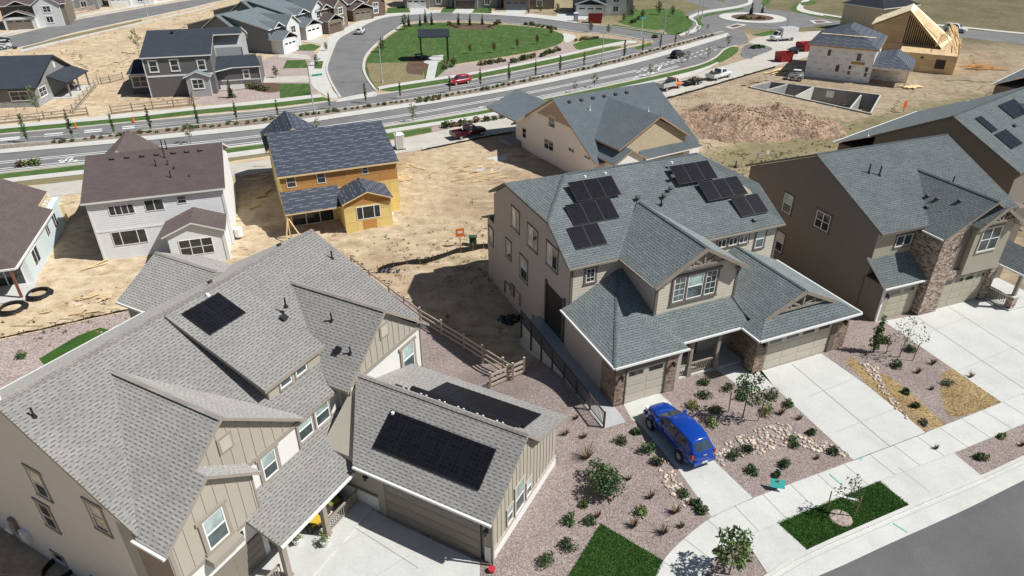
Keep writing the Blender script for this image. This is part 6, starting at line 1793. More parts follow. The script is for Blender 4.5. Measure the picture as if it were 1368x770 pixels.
def make_shrub(label, r, n, s, mats, loc=(0, 0, 0), flat=.75, group=None, name='shrub', cat='shrub', spiky=False):
    mb = MB()
    for i in range(5):
        a = i * 1.3 + rnd.uniform(0, .6); e = Vector((math.cos(a) * r * .6, math.sin(a) * r * .6, r * flat)); mb.cyl((0, 0, -.05), e, .02, .008, BARKM, 4, cap=False)
    if spiky:
        for _ in range(n):
            a = rnd.uniform(0, 6.28); l = r * rnd.uniform(.6, 1.4); tip = Vector((math.cos(a) * l * .6, math.sin(a) * l * .6, l * rnd.uniform(.7, 1.3))); q = Vector((-math.sin(a), math.cos(a), 0)) * s * .3
            mb.poly([q * .8, -q * .8, tip], rnd.choice(mats), uv=[(0, 0), (1, 0), (0, 1)])
    else:
        cs = [(Vector((rnd.uniform(-.5, .5) * r, rnd.uniform(-.5, .5) * r, r * flat * rnd.uniform(.3, .85))), r * rnd.uniform(.35, .62)) for _ in range(8)]
        crown_cloud(mb, cs, n, s, mats)
    o = mb.build(name); return tag(o, label, cat, group, loc, rnd.uniform(0, 6))


# ---- parkway trees: one of each kind, then copies
col_a = make_tree('slim dark columnar tree in the parkway median', 'tree', 5.0, .62, .7, 420, .17, [LG3, LG3, LG1], .06, group='columnar trees in the parkway median', shape='column', branches=16)
col_b = make_tree('slim dark columnar tree in the parkway median', 'tree', 5.0, .55, .9, 340, .17, [LG3, LG1, LG1], .06, group='columnar trees in the parkway median', shape='column', branches=14)
MED = [(38, 191, 34), (98, 186.5, 34), (153.4, 180, 25), (203, 177.5, 32), (265.8, 169.5, 27), (317, 163.7, 25), (372, 157.5, 22), (441, 146, 20), (489, 138, 24), (535, 132, 20), (601, 124.5, 20), (642, 117.5, 23), (680, 111.2, 23), (715.5, 105, 21), (748, 97.5, 20), (780, 91, 19), (833.6, 78.5, 21), (858, 71, 17), (881.5, 66.5, 17), (901.4, 61.5, 16)]


def hpx(u, v, px, z=LOW):
    """height of something px tall in the plan survey, standing at (u,v)"""
    p = gp(u, v, z); d = math.hypot(p.y * _c - 0 + (CAM_H - z) * _s, 0)
    return px * d / CAM_F / _c * 1.0


for i, (u, v, ph) in enumerate(MED):
    src = (col_a, col_b)[i % 2]; sc_ = hpx(u, v, ph) / 5.0
    side = 'by the white house' if 90 < u < 330 else ''
    loc = gp(u, v, LOW)
    t = src if i < 2 else copy_tree(src)
    t.location = loc; t.scale = (sc_,) * 3; t.rotation_euler = (0, 0, i * 1.7)
lit_a = make_tree('young pale green street tree on the near verge of the parkway', 'tree', 3.6, 1.0, 1.2, 170, .17, [LG2, LOL], .05, group='young street trees beside the parkway', shape='oval', branches=9)
VT = [(255, 192, 25), (425, 176, 17), (552, 163.5, 22), (768, 124, 14), (794, 117, 17), (868, 103, 15), (918, 84, 14), (946, 78, 13), (971.6, 64, 15), (168, 199, 14), (917, 51, 11), (931, 47, 11), (945, 41.5, 8), (110, 82, 9)]
for i, (u, v, ph) in enumerate(VT):
    t = lit_a if i == 0 else copy_tree(lit_a)
    t.location = gp(u, v, LOW); t.scale = (hpx(u, v, ph) / 3.6,) * 3; t.rotation_euler = (0, 0, i * 2.1)
con = make_tree('young dark conifer on the far side of the park green', 'tree', 4.2, 1.05, .2, 420, .2, [LCN, LG3], .07, group='conifers on the park green', shape='cone', branches=18)
for i, (u, v, ph) in enumerate([(546.5, 36, 14), (561.5, 35, 12), (568.6, 31.5, 15), (577, 34, 14), (612.6, 34.5, 14), (627.8, 34.5, 13), (644.3, 33.5, 12)]):
    t = con if i == 0 else copy_tree(con); t.location = gp(u, v, LOW); t.scale = (hpx(u, v, ph) / 4.2,) * 3
for i, (u, v, ph, lb) in enumerate([(1003, 20.5, 14, 'larger dark conifer in the roundabout bed'), (1018, 18, 10, 'smaller dark conifer in the roundabout bed'), (309, 131, 20, 'bushy young conifer in front of the dark grey house')]):
    t = copy_tree(con, label=lb); t.location = gp(u, v, LOW); t.scale = (hpx(u, v, ph) / 4.2 * 1.25, hpx(u, v, ph) / 4.2 * 1.25, hpx(u, v, ph) / 4.2); del t['group']
red = make_tree('small russet-leaved tree on the park green', 'tree', 3.2, 1.0, .9, 200, .2, [LRD, LRD, LBR], .06, group='russet trees on the park green', shape='round', branches=9)
for i, (u, v, ph) in enumerate([(628, 72, 11), (660, 70.8, 12), (691, 65.2, 12), (717.4, 59.5, 11), (736, 48.5, 11)]):
    t = red if i == 0 else copy_tree(red); t.location = gp(u, v, LOW); t.scale = (hpx(u, v, ph) / 3.2,) * 3
grn = make_tree('round green tree in the beds beside the green', 'tree', 3.4, 1.3, .8, 260, .22, [LG1, LG3], .06, group='green trees around the close and roundabout', shape='round', branches=10)
for i, (u, v, ph) in enumerate([(789, 43, 11), (812.5, 45, 10), (845, 22, 11), (858, 27, 11), (880, 20, 14), (898, 22, 11), (833, 29, 9), (541, 40, 16), (511, 70, 16), (442, 42, 10), (436, 68, 9), (369, 104, 13), (423, 88, 12), (66, 32, 14), (745, 18, 10), (722, 17, 9), (655, 18, 7), (706, 19, 7)]):
    t = grn if i == 0 else copy_tree(grn); t.location = gp(u, v, LOW); t.scale = (hpx(u, v, ph) / 3.4,) * 3; t.rotation_euler = (0, 0, i * 1.3)
lone = copy_tree(lit_a, label='thin yellowing tree behind the dark grey house'); lone.location = gp(186, 73, LOW); lone.scale = (1.2, 1.2, 1.6); del lone['group']
lone = copy_tree(lit_a, label='thin yellowing tree at the corner of the single-storey grey house'); lone.location = gp(53, 158, LOW); lone.scale = (.9, .9, 1.5); del lone['group']

# ---- bed shrubs, copies of a few kinds
m_shr = [make_shrub('low olive shrub in the planting beds of the parkway', .62, 90, .2, mm, group='low shrubs in the parkway beds') for mm in ([LOL, LG1], [LG3, LG1], [LYL, LOL], [LRD, LBR, LOL])]
SHR = []
ml = [((u, v0 * .45 + v1 * .55)) for (u, v0), (_, v1) in zip([(60, 190), (203, 174), (338, 159.5), (434, 148), (520, 137), (640, 118), (740, 98), (805, 84), (885, 62.5), (955, 45)], [(60, 196), (203, 181.5), (338, 168), (434, 154.5), (520, 142), (640, 124.5), (740, 104), (805, 90), (885, 69), (955, 48.5)])]
line = SL(ml, 30)
acc = 0
for a, b in zip(line, line[1:]):
    acc += (b - a).length
    if acc > 1.0: acc = 0; SHR.append((b.x + rnd.uniform(-.2, .2), b.y + rnd.uniform(-.4, .4), rnd.uniform(.5, .95)))
for (u0, v0), (u1, v1), n in (((683, 84), (713, 77), 12), ((722, 76), (748, 68), 10), ((640, 88), (676, 82), 8), ((604, 92), (606, 80), 3), ((594, 94), (596, 84), 3), ((22, 223), (52, 220), 5), ((590, 172), (676, 158), 8), ((985, 27), (1022, 26), 9), ((1070, 24), (1075, 24), 0), ((700, 33), (745, 40), 8), ((668, 31), (655, 37), 4), ((600, 33), (612, 38), 4), ((768, 55), (800, 52), 7), ((360, 122), (330, 118), 4), ((870, 50), (880, 52), 2), ((855, 25), (842, 32), 5), ((1004, 66), (1022, 64), 5)):
    for i in range(n):
        f = (i + .5) / n; p = gp(u0 + (u1 - u0) * f + rnd.uniform(-1, 1), v0 + (v1 - v0) * f + rnd.uniform(-.6, .6), LOW); SHR.append((p.x, p.y, rnd.uniform(.8, 1.6)))
for i, (x, y, k) in enumerate(SHR[:285]):
    src = m_shr[rnd.choice((0, 0, 1, 1, 2, 3))]
    t = copy_tree(src); t.location = (x, y, LOW + .05); t.scale = (k,) * 3; t.rotation_euler = (0, 0, i)
for i, o in enumerate(m_shr): o.location = gp(560 + i * 9, 137.5 - i * 1.2, LOW)

# ---- planting in the front yards
sh_kinds = {'g': ([LG1, LG3], 330, .085, 'dense green'), 'd': ([LG3, LG3, LG1], 340, .08, 'dark green'), 'o': ([LOL, LG2], 300, .085, 'olive green'), 'r': ([LRD, LOL, LG1], 280, .085, 'red-tinged'), 'y': ([LG2, LYL, LG2], 300, .085, 'yellow green'), 'b': ([LBR, LYL], 60, .12, 'dry brown'), 'w': ([LGY, LGY, LOL], 240, .08, 'grey green')}
PL = [(940, 513.5, 'd', .62), (971, 520, 'r', .58), (941, 530, 'd', .6), (991, 533.5, 'g', .55), (925, 544, 'y', .6), (960, 550.5, 'o', .65), (948, 567, 'y', .68), (1031, 532, 'o', .6), (1052, 542, 'd', .5), (1023.5, 553, 'y', .62), (1043, 554, 'b', .55), (1067.5, 560.7, 'b', .42), (1084, 581, 'd', .48), (1061.4, 594.5, 'd', .6), (1114.7, 606.3, 'd', .52), (1001, 603, 'g', .5), (983, 611, 'd', .68), (1048, 623, 'd', .55), (1005.6, 633, 'd', .55), (1037, 637, 'g', .4), (1091, 613.5, 'b', .3),
      (755.7, 581.6, 'b', .45), (780, 585, 'b', .45), (848.6, 577.6, 'g', .42), (829, 592, 'o', .55), (865.5, 604.6, 'g', .7), (877, 621.5, 'd', .6), (840, 641.5, 'b', .35), (779.6, 675.5, 'o', .4), (759.6, 696.5, 'g', .58), (788.9, 701, 'g', .55), (757, 733, 'd', .62), (728, 752.6, 'd', .72), (869, 665.7, 'b', .45), (855, 686, 'o', .62), (901.6, 686, 'b', .6), (846.5, 704, 'b', .55), (886.5, 713.5, 'b', .55), (913, 661.3, 'd', .4), (928, 674.5, 'd', .45), (938, 684, 'g', .45), (798, 691, 'b', .4), (910, 705, 'b', .35),
      (1310, 613.5, 'o', .5), (1337, 584, 'y', .35), (1365.5, 596, 'b', .35), (1182, 458, 'g', .55), (1215, 469.4, 'd', .62), (1198.5, 490.5, 'd', .62), (1246, 487, 'b', .5), (1226, 498.5, 'b', .42), (1267, 513, 'w', .55), (1211, 526, 'g', .4), (1221, 543, 'g', .35), (1233, 566, 'w', .42), (1297, 504, 'b', .4), (1244, 521, 'b', .3),
      (1250, 600, 'b', .3), (700, 560, 'b', .3), (770, 560, 'b', .35), (30, 478, 'g', .6), (598, 425, 'b', .3)]
NEAR = {'blue': (905, 590)}
for i, (u, v, k, r) in enumerate(PL):
    mm, n, s, adj = sh_kinds[k]
    where = 'between the two pale driveways' if u > 925 and u < 1120 and v < 640 else 'left of the blue car' if u < 950 and v > 555 and u > 740 else 'beside the wide right-hand driveway' if u > 1150 and v < 580 else 'in the gravel verge by the street' if u > 1240 else 'in the pink gravel yard'
    o = make_shrub('small %s shrub %s' % (adj, where), r * .86, n, s, mm, gt(u, v), .8, 'shrubs in the front yards', spiky=(k == 'b'))
make_shrub('tall dry ornamental grass clump beside the big round bush', .85, 70, .1, [LYL, LBR], gp(784, 613, 0), group=None, spiky=True, name='grass_clump', cat='grass clump')
make_shrub('big round dark green bush in the gravel left of the blue car', 1.35, 2200, .11, [LG3, LG1, LOL], gp(804, 652, 0), .95)
random.seed(5)


def stakes(t, pts, h, bar=None):
    for x, y in pts:
        s_ = MB(); s_.cyl((x, y, -.1), (x * 1.1, y * 1.1, h), .035, .035, STAKE, 6); s_.build('stake', t)
    if bar:
        s_ = MB(); s_.bar(bar[0], bar[1], .12, .03, VINYL); s_.build('strap', t)


# young front yard trees
t = make_tree('leafy staked young tree in gravel before the beige porch, sparse on its right', 'tree', 3.9, 1.15, 1.5, 700, .12, [LG1, LG3, LG1], .05, gp(992, 559, 0), shape='oval', branches=14)
cb = MB(); crown_cloud(cb, [(Vector((1.1, -.3, 2.0)), .55), (Vector((.8, -.5, 1.6)), .4), (Vector((1.5, 0, 2.3)), .4)], 130, .1, [LGY, LG2]); cb.build('crown', t); stakes(t, [(-.75, .6), (.9, -.3)], 1.7)
t = make_tree('nearly bare staked sapling on the dark sod strip by the kerb', 'tree', 3.0, .8, 1.3, 150, .09, [LGY, LOL], .035, gp(1121, 689, 0), shape='oval', branches=12, lean=.35); stakes(t, [(-.55, .35), (.75, -.1)], 1.5, ((-.5, .33, 1.3), (.72, -.1, 1.3)))
mr = MB(); mr.cyl((0, -.2, -.02), (0, -.2, .08), .72, .55, GRAVEL_FAR, 18); mr.build('mulch_ring', t)
t = make_tree('bright green young tree at the bottom edge by the sidewalk', 'tree', 3.2, 1.15, .9, 620, .15, [LG2, LG2, LG1], .045, gp(974, 768, 0), shape='oval', branches=14)
t = make_tree('narrow leafy green aspen at the garage corner of the dark taupe house', 'tree', 3.3, .62, .35, 620, .12, [LG1, LG2, LG1], .045, gp(1166, 471, 0), shape='column', branches=16)
t = make_tree('thin grey-leaved staked sapling beside the right-hand driveway', 'tree', 3.4, 1.3, 1.2, 230, .1, [LGY, LOL, LGY], .04, gp(1200.6, 478, 0), shape='oval', branches=16, lean=.3); stakes(t, [(-.7, .5), (.8, -.4)], 1.6)

# loose river rock: stones scattered in the dry stream beds
ROCK = [plain('cream river rock', (.62, .53, .43), .85, var=.15), plain('tan river rock', (.48, .36, .27), .85, var=.15), plain('grey river rock', (.42, .40, .37), .85, var=.15)]
beds = [[(960, 596), (985, 584), (1023, 571), (1041, 564), (1055, 570), (1068, 580), (1090, 588), (1112, 596), (1128, 600), (1137, 611), (1118, 610), (1098, 606), (1070, 597), (1043, 597), (1018, 606), (985, 612), (966, 624), (955, 612)],
        [(883, 613), (893, 617), (905, 640), (922, 664), (918, 680), (905, 678), (893, 655), (880, 640), (882, 625)],
        [(1144, 486), (1156, 485), (1172, 487), (1176, 506), (1196, 536), (1216, 564), (1208, 561), (1183, 532), (1163, 504), (1155, 495)]]
mb = MB(); ico = []
for _ in range(12): ico.append(Vector((0, 0, 0)))
phi = (1 + 5 ** .5) / 2
IV = [Vector(p).normalized() for p in ((-1, phi, 0), (1, phi, 0), (-1, -phi, 0), (1, -phi, 0), (0, -1, phi), (0, 1, phi), (0, -1, -phi), (0, 1, -phi), (phi, 0, -1), (phi, 0, 1), (-phi, 0, -1), (-phi, 0, 1))]
IF = [(0, 11, 5), (0, 5, 1), (0, 1, 7), (0, 7, 10), (0, 10, 11), (1, 5, 9), (5, 11, 4), (11, 10, 2), (10, 7, 6), (7, 1, 8), (3, 9, 4), (3, 4, 2), (3, 2, 6), (3, 6, 8), (3, 8, 9), (4, 9, 5), (2, 4, 11), (6, 2, 10), (8, 6, 7), (9, 8, 1)]


def rock(mb, p, r, mat, flat=.6, jit=.25):
    M = Matrix.Rotation(rnd.uniform(0, 6.28), 3, 'Z'); sx, sy = rnd.uniform(.7, 1.3), rnd.uniform(.7, 1.2)
    V = [Vector(p) + M @ Vector((v.x * sx * r * rnd.uniform(1 - jit, 1), v.y * sy * r * rnd.uniform(1 - jit, 1), v.z * r * flat * rnd.uniform(1 - jit, 1))) for v in IV]
    for f in IF: mb.poly([V[i] for i in f], mat, uv=[(0, 0), (1, 0), (0, 1)])


for bed in beds:
    P = HI(bed); x0, x1 = min(p.x for p in P), max(p.x for p in P); y0, y1 = min(p.y for p in P), max(p.y for p in P)
    poly = [(p.x, p.y) for p in P]; n = int((x1 - x0) * (y1 - y0) * 22); k = 0
    for _ in range(n):
        x, y = rnd.uniform(x0, x1), rnd.uniform(y0, y1)
        if pt_in(poly, x, y): rock(mb, (x, y, .05), rnd.uniform(.06, .16), rnd.choice((ROCK[0], ROCK[0], ROCK[1], ROCK[2])))
struct(mb.build('river_rock'), 'stuff')


# ---- grass blades on the two pieces of sod
def blades(px, n, hgt):
    P = [(p.x, p.y) for p in HI(px)]; x0, x1 = min(p[0] for p in P) - .1, max(p[0] for p in P) + .1; y0, y1 = min(p[1] for p in P) - .1, max(p[1] for p in P) + .1
    mb = MB(); GM = [leafmat('sod blade', (.085, .19, .045)), leafmat('sod blade dark', (.06, .14, .03)), leafmat('sod blade light', (.14, .26, .07))]; k = 0
    while k < n:
        x, y = rnd.uniform(x0, x1), rnd.uniform(y0, y1)
        if not pt_in(P, x + rnd.gauss(0, .05), y + rnd.gauss(0, .05)): continue
        k += 1; a = rnd.uniform(0, 6.28); h = hgt * rnd.uniform(.5, 1.3); w = .022; d = Vector((math.cos(a), math.sin(a), 0)); l = Vector((rnd.gauss(0, .4), rnd.gauss(0, .4), 1)) * h
        q = Vector((x, y, .03)); mb.poly([q - d * w, q + d * w, q + l], GM[0] if rnd.random() < .6 else rnd.choice(GM), uv=[(0, 0), (1, 0), (0, 1)])
    struct(mb.build('sod_grass'), 'stuff')


blades([(1039, 699.3), (1176, 643.7), (1216.6, 678), (1081, 737.3)], 30000, .06)
blades([(750, 785), (802.5, 700), (886, 750), (868, 790), (860, 830), (720, 830)], 30000, .06)


# ---- weeds on the bare lots
mb = MB(); WM = [LOL, LGY, LYL]
for u, v, n, sp in ((575, 352, 30, 4), (600, 335, 26, 4), (535, 345, 20, 4), (620, 365, 18, 3), (560, 325, 16, 5), (600, 300, 14, 6), (1040, 208, 60, 5), (1000, 215, 50, 5), (1090, 190, 50, 5), (1150, 175, 40, 5), (980, 228, 30, 3), (200, 70, 16, 6), (150, 50, 20, 8), (120, 70, 14, 6), (170, 90, 20, 5), (240, 25, 14, 6), (200, 128, 20, 3), (240, 132, 16, 3), (40, 158, 20, 5), (100, 430, 12, 4), (30, 438, 12, 4)):
    c = gt(u, v)
    for _ in range(n):
        x, y = c.x + rnd.gauss(0, sp), c.y + rnd.gauss(0, sp * .5); z = ground_h(x, y) + .05; m = rnd.choice(WM); r = rnd.uniform(.12, .4)
        for _ in range(10):
            leaf(mb, Vector((x + rnd.gauss(0, r * .5), y + rnd.gauss(0, r * .5), z + rnd.uniform(.02, r * .8))), .11, m)
struct(mb.build('weeds'), 'stuff')
# ------------------------------------------------------------------ vehicles
def paint(name, c, rough=.25): return plain(name, c, rough, var=.03, coat=.6)


TYRE = plain('tyre rubber', (.02, .02, .02), .85); RIM = plain('alloy rim', (.62, .62, .63), .35, metal=.15); CARGLASS = glassy('car glass', (.03, .05, .065), .03); CHROME = plain('chrome', (.7, .7, .7), .15, metal=.9)
TAIL = plain('red lamp lens', (.45, .03, .02), .2); HEADL = plain('clear lamp lens', (.75, .75, .72), .15); PLATE = plain('number plate', (.6, .62, .6), .5)


def wheel(parent, x, y, r, w, S=1.0):
    mb = MB(); n = 24; prof = [(-w / 2, r * .62), (-w / 2, r * .93), (-w * .36, r), (w * .36, r), (w / 2, r * .93), (w / 2, r * .62)]
    rings = [[Vector((x + math.cos(2 * math.pi * i / n) * rr, y + o, r + math.sin(2 * math.pi * i / n) * rr)) * S for i in range(n)] for o, rr in prof]
    for A, B in zip(rings, rings[1:]):
        for i in range(n): mb.poly([A[i], A[(i + 1) % n], B[(i + 1) % n], B[i]], TYRE)
    o = mb.build('wheel', parent)
    rm = MB(); sg = 1 if y > 0 else -1
    c = Vector((x, y + sg * w * .34, r)) * S
    ring = [Vector((x + math.cos(2 * math.pi * i / n) * r * .64, y + sg * w * .40, r + math.sin(2 * math.pi * i / n) * r * .64)) * S for i in range(n)]
    inner = [Vector((x + math.cos(2 * math.pi * i / n) * r * .5, y + sg * w * .26, r + math.sin(2 * math.pi * i / n) * r * .5)) * S for i in range(n)]
    for i in range(n): rm.poly([ring[i], ring[(i + 1) % n], inner[(i + 1) % n], inner[i]], RIM)
    rm.poly(inner, DARKMETAL)
    for k in range(5):
        a = k * 2 * math.pi / 5 + .3; e = Vector((x + math.cos(a) * r * .6, y + sg * w * .38, r + math.sin(a) * r * .6)) * S
        rm.bar(c, e, r * .2 * S, .03 * S, RIM, up=(0, sg, 0))
    rm.cyl(c - Vector((0, sg * .01, 0)), c + Vector((0, sg * .035 * S, 0)), r * .17 * S, r * .13 * S, RIM, 10)
    rm.build('rim', o)
    return o


def body_loft(parent, sections, mat, S, name='body', bev=.03):
    """sections: (x, half width, z low, z shoulder, z top)"""
    rings = []
    for x, w, zl, zs, zt in sections:
        half = [(0, zl), (w * .82, zl), (w * .97, zl + (zs - zl) * .22), (w, zl + (zs - zl) * .6), (w * .95, zs), (w * .72, zs + (zt - zs) * .75), (0, zt)]
        rings.append([Vector((x, y, z)) * S for y, z in half] + [Vector((x, -y, z)) * S for y, z in half[-2:0:-1]])
    mb = MB(); mb.loft(rings, mat); o = mb.build(name, parent, smooth=True, weld=True)
    m = o.modifiers.new('smooth', 'SUBSURF'); m.levels = 2; m.render_levels = 2
    return o


def cabin(parent, secs, mat, S, glass=((0, 1), (1, 2), (2, 3)), name='roof', rear=True, front=True, crown=.045):
    """secs: lower (x,w,z) and upper (x,w,z) per station from front to rear; glass on the sides between stations"""
    mb = MB(); V = lambda p, s: Vector((p[0], p[1] * s, p[2])) * S
    for (l0, u0), (l1, u1) in zip(secs, secs[1:]):
        for s in (1, -1):
            f = [V(l0, s), V(l1, s), V(u1, s), V(u0, s)]; mb.poly(f if s < 0 else f[::-1], mat)
        c0 = Vector((u0[0], 0, u0[2] + crown)) * S; c1 = Vector((u1[0], 0, u1[2] + crown)) * S
        mb.poly([V(u0, 1), V(u1, 1), c1, c0][::-1], mat); mb.poly([V(u0, -1), V(u1, -1), c1, c0], mat)
    for k, (l, u) in ((0, secs[0]), (-1, secs[-1])):
        f = [V(l, 1), V(u, 1), Vector((u[0], 0, u[2] + crown)) * S, V(u, -1), V(l, -1)]; mb.poly(f if k == 0 else f[::-1], mat)
    o = mb.build(name, parent, smooth=True, weld=True)
    b = o.modifiers.new('bevel', 'BEVEL'); b.width = .055 * S; b.segments = 3; b.limit_method = 'ANGLE'; b.angle_limit = R(18)
    def pane(q, a0, a1, b0, b1, nm, off=.016):
        f = lambda a, b_: q[0] * (1 - a) * (1 - b_) + q[1] * a * (1 - b_) + q[2] * a * b_ + q[3] * (1 - a) * b_
        n = (q[1] - q[0]).cross(q[3] - q[0]).normalized(); cc = Vector((-.4, 0, 1.2)) * S
        if n.dot(q[0] - cc) < 0: n = -n
        g = MB(); P = [f(a0, b0), f(a1, b0), f(a1, b1), f(a0, b1)]
        g.prism([p + n * off * S for p in P], -n * .03 * S, CARGLASS); g.build(nm, parent)
    for i, j in glass:
        for s in (1, -1):
            q = [V(secs[i][0], s), V(secs[j][0], s), V(secs[j][1], s), V(secs[i][1], s)]; pane(q, .07 if i else .16, .94, .1, .86, 'side_window')
    if front: l, u = secs[0]; pane([V(l, 1), V(l, -1), V(u, -1), V(u, 1)], .07, .93, .08, .9, 'windscreen')
    if rear: l, u = secs[-1]; pane([V(l, 1), V(l, -1), V(u, -1), V(u, 1)], .1, .9, .16, .9, 'rear_window')
    return o


def lamp_box(parent, x, y, z, dx, dy, dz, mat, S, nm):
    mb = MB(); mb.box((x - dx) * S, (x + dx) * S, (y - dy) * S, (y + dy) * S, (z - dz) * S, (z + dz) * S, mat)
    o = mb.build(nm, parent); b = o.modifiers.new('b', 'BEVEL'); b.width = min(dx, dy, dz) * .5 * S; b.segments = 2
    return o


def heading(a, b): d = b - a; return math.atan2(d.y, d.x)


def blue_car():
    S = 1.21
    fr, rr = gp(867, 571.6, 0), gp(908.6, 618.2, 0); yaw = heading(rr, fr); left = Vector((-math.sin(yaw), math.cos(yaw), 0))
    c = (fr + rr) / 2 - left * .80 * S
    t = thing('parked_car', 'shiny blue retro hatchback parked nose-in on the narrow driveway', 'car', (c.x, c.y, L2), yaw)
    P = paint('metallic blue paint', (.004, .045, .30), .15)
    body_loft(t, [(2.2, .26, .46, .58, .64), (2.12, .52, .32, .74, .84), (1.92, .64, .24, .88, .98), (1.45, .70, .2, .97, 1.08), (.95, .76, .2, 1.0, 1.1), (.2, .80, .2, 1.0, 1.06), (-.8, .82, .2, 1.02, 1.06), (-1.6, .81, .2, 1.02, 1.05), (-1.95, .74, .24, .98, 1.02), (-2.12, .60, .34, .82, .92), (-2.2, .42, .42, .64, .7)], P, S)
    cabin(t, [((1.12, .64, 1.02), (.34, .49, 1.42)), ((.2, .74, 1.0), (-.08, .56, 1.50)), ((-.75, .77, 1.0), (-.75, .59, 1.525)), ((-1.55, .75, 1.0), (-1.38, .56, 1.48)), ((-2.08, .63, .98), (-1.66, .49, 1.39))], P, S, ((0, 1), (1, 2), (2, 3)), crown=.07)
    for x in (1.32, -1.30):
        for s in (1, -1):
            # swollen fender over each wheel
            mb = MB(); n = 16; rings = []
            for k in range(7):
                f = k / 6; yy = .56 + .31 * math.sin(f * math.pi / 2); r_ = .53 * math.cos(f * math.pi / 2) ** .5 if f < 1 else .0
                rings.append([Vector((x + math.cos(math.pi * i / (n - 1)) * (r_ + .02), s * yy, .34 + math.sin(math.pi * i / (n - 1)) * (r_ * .92 + .02))) * S for i in range(n)])
            for A, B in zip(rings, rings[1:]):
                for i in range(n - 1): mb.poly([A[i], A[i + 1], B[i + 1], B[i]] if s > 0 else [A[i], B[i], B[i + 1], A[i + 1]], P)
            mb.build('fender', t, smooth=True)
            wheel(t, x, s * .80, .335, .21, S)
            w = MB(); w.cyl(Vector((x, s * .74, .33)) * S, Vector((x, s * .868, .33)) * S, .37 * S, .37 * S, BLACK, 24, cap=True); w.build('wheel_arch', t)
    for s in (1, -1):
        lamp_box(t, 2.03, s * .52, .72, .09, .11, .09, HEADL, S, 'headlight'); lamp_box(t, -2.03, s * .66, .82, .05, .055, .12, TAIL, S, 'tail_light')
        m = MB(); m.fbox(Vector((.72, s * .86, 1.03)) * S, (1, 0, 0), (0, 1, 0), (0, 0, 1), -.06 * S, .08 * S, -.09 * S, .09 * S, -.06 * S, .08 * S, P); o = m.build('side_mirror', t); o.modifiers.new('b', 'BEVEL').width = .03
        for x in (-.02, -.95):
            hm = MB(); hm.box((x - .09) * S, (x + .09) * S, (s * .815 - .02) * S, (s * .815 + .02) * S, .86 * S, .895 * S, CHROME); hm.build('door_handle', t)
    b = lamp_box(t, -2.16, 0, .46, .07, .64, .10, P, S, 'rear_bumper'); lamp_box(t, 2.16, 0, .42, .08, .66, .1, P, S, 'front_bumper')
    lamp_box(t, -2.235, 0, .47, .008, .17, .06, PLATE, S, 'number_plate'); lamp_box(t, -2.15, 0, .88, .02, .10, .025, CHROME, S, 'badge')
    gr = MB()
    for k in range(5): gr.box(2.14 * S, 2.2 * S, -.3 * S, .3 * S, (.5 + k * .045) * S, (.525 + k * .045) * S, CHROME)
    gr.build('grille', t)


